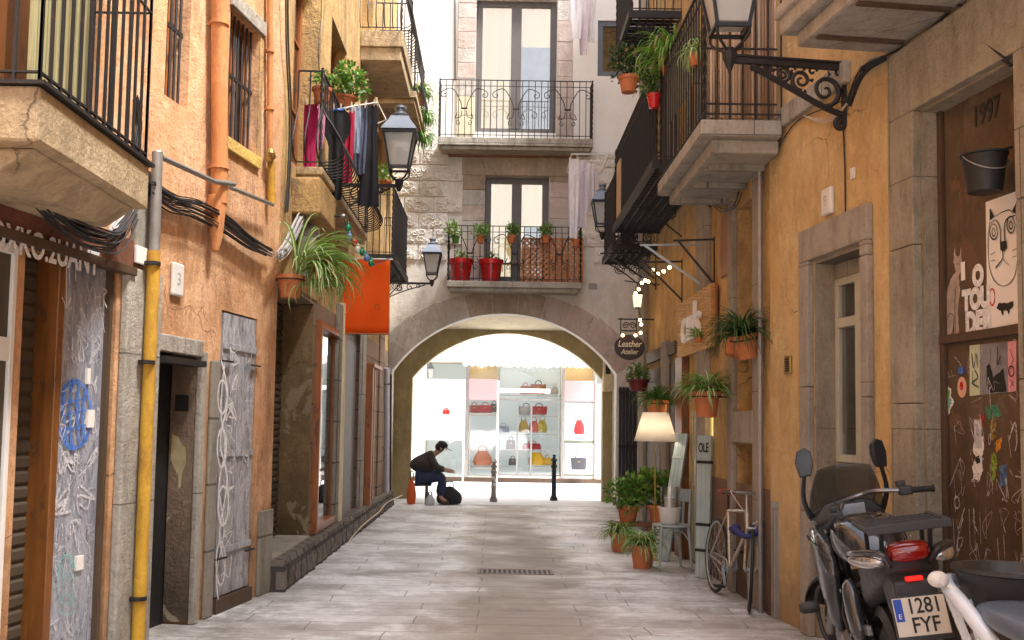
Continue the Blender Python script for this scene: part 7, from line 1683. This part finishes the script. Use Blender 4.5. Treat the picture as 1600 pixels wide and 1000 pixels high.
p=at(655,150,17.9); t=pot('balcony_plant','long trailing green plant hanging off the upper left balcony against the white wall',p.x,17.9,p.z-.16,.12,.18,M['terracotta'],None,GB)
m=MB(); spider(m,(0,0,.18),130,.5,81,droop=1.2,wd=.03); spider(m,(.04,0,-.25),120,.55,82,droop=1.6,wd=.03); spider(m,(.06,0,-.65),100,.5,83,droop=1.7,wd=.028); m.build('foliage',[M['leaf'],M['leafb'],M['deadleaf']],t,local=True); m=MB(); m.tube([(0,0,.1),(.14,0,.05),(.10,0,-.9)],.01,5); m.build('stem',M['stem'],t,local=True)
m=None
# ================= SMALL WALL THINGS =================
p=at(480,368,9.9); t=thing('wall_lamp','grey domed wall lamp with pale glass behind the big spider plant','wall lamp',(-1.95,9.9,p.z)); dx=p.x+1.95
m=MB(); m.lathe([(.13,-.02),(.125,.03),(.09,.09),(.03,.12),(.001,.125)],18,Matrix.Translation((dx,0,0))); m.bar((0,0,.09),(dx,0,.09),.02); m.build('lamp_hood',M['greymetal'],t,local=True,smooth='auto')
m=MB(); m.lathe([(.09,-.02),(.08,-.38),(.001,-.40)],16,Matrix.Translation((dx,0,0))); m.build('lamp_glass',M['coolw'],t,local=True,smooth='auto')
x0=at(963,700,YC-.02).x+.04; t=thing('dark_gate','dark iron gate leaf between the arch foot and the right hand house','gate',(x0,YC-.04,.0)); m=MB()
H=at(975,605,YC).z; 
for i in range(9): m.box(i*.065,i*.065+.05,-.02,.01,.02,H)
m.build('gate_bars',M['irond'],t,local=True); m=MB(); 
for z in (.1,H*.5,H-.1): m.box(-.01,.62,-.045,-.021,z,z+.06)
m.build('gate_rail',M['iron'],t,local=True)
a_=at(942,563,YP-.06);b_=at(973,612,YP-.06); t=thing('vent_box','ochre box with two dark slots at the right shoulder of the inner arch','vent',(a_.x,YP-.06,b_.z)); m=MB(); m.box(0,b_.x-a_.x,-.08,.05,0,a_.z-b_.z); o=m.build('box_body',M['cream'],t,local=True,bevel=.01)
for f in (.12,.58): m=MB(); m.box((b_.x-a_.x)*f,(b_.x-a_.x)*(f+.24),-.084,-.079,(a_.z-b_.z)*.55,(a_.z-b_.z)*.93); m.build('slot',M['blackp'],t,local=True)
p=at(673,575,YS-.2); t=thing('far_lantern','small old lantern on the cream wall left of the awning','wall lamp',tuple(p)); m=MB(); m.lathe([(.05,-.25),(.11,-.02)],4,a0=PI/4); m.build('lamp_glass',M['lampglass'],t,local=True); m=MB(); m.lathe([(.14,-.02),(.05,.1),(.01,.16)],4,a0=PI/4); m.bar((0,0,.1),(0,.2,.12),.03); m.build('lamp_frame',M['irond'],t,local=True)

# ---- make each loose piece of these parts an object of its own ----
def split_pieces(o):
    me=o.data; n=len(me.vertices); par=list(range(n))
    def f(a):
        while par[a]!=a: par[a]=par[par[a]]; a=par[a]
        return a
    for e in me.edges: a,b=f(e.vertices[0]),f(e.vertices[1]); par[a]=b
    comp={}
    for p in me.polygons: comp.setdefault(f(p.vertices[0]),[]).append(p)
    if len(comp)<2 or len(comp)>40: return
    base=o.name.split('.')[0]
    for k,ps in enumerate(comp.values()):
        vs=sorted({v for p in ps for v in p.vertices}); ix={v:i for i,v in enumerate(vs)}
        m2=bpy.data.meshes.new(base); m2.from_pydata([me.vertices[v].co[:] for v in vs],[],[[ix[v] for v in p.vertices] for p in ps])
        for q in me.materials: m2.materials.append(q)
        m2.polygons.foreach_set('use_smooth',[p.use_smooth for p in ps]); m2.update()
        if k==0: o.data=m2
        else: c=o.copy(); c.data=m2; col.objects.link(c)
for o in list(bpy.data.objects):
    if o.type=='MESH' and o.name.split('.')[0] in {'slab_beams','hinges','sticker','clothes_peg','ceiling_spots','wall_panel','gate_rail','cool_reflection_sheet','intercom_buttons','shop_glass'}: split_pieces(o)
for o in bpy.data.objects:
    for a,b in (('slab_beams','slab_beam'),('hinges','hinge'),('ceiling_spots','ceiling_spot'),('intercom_buttons','intercom_button')):
        if o.name.split('.')[0]==a: o.name=b
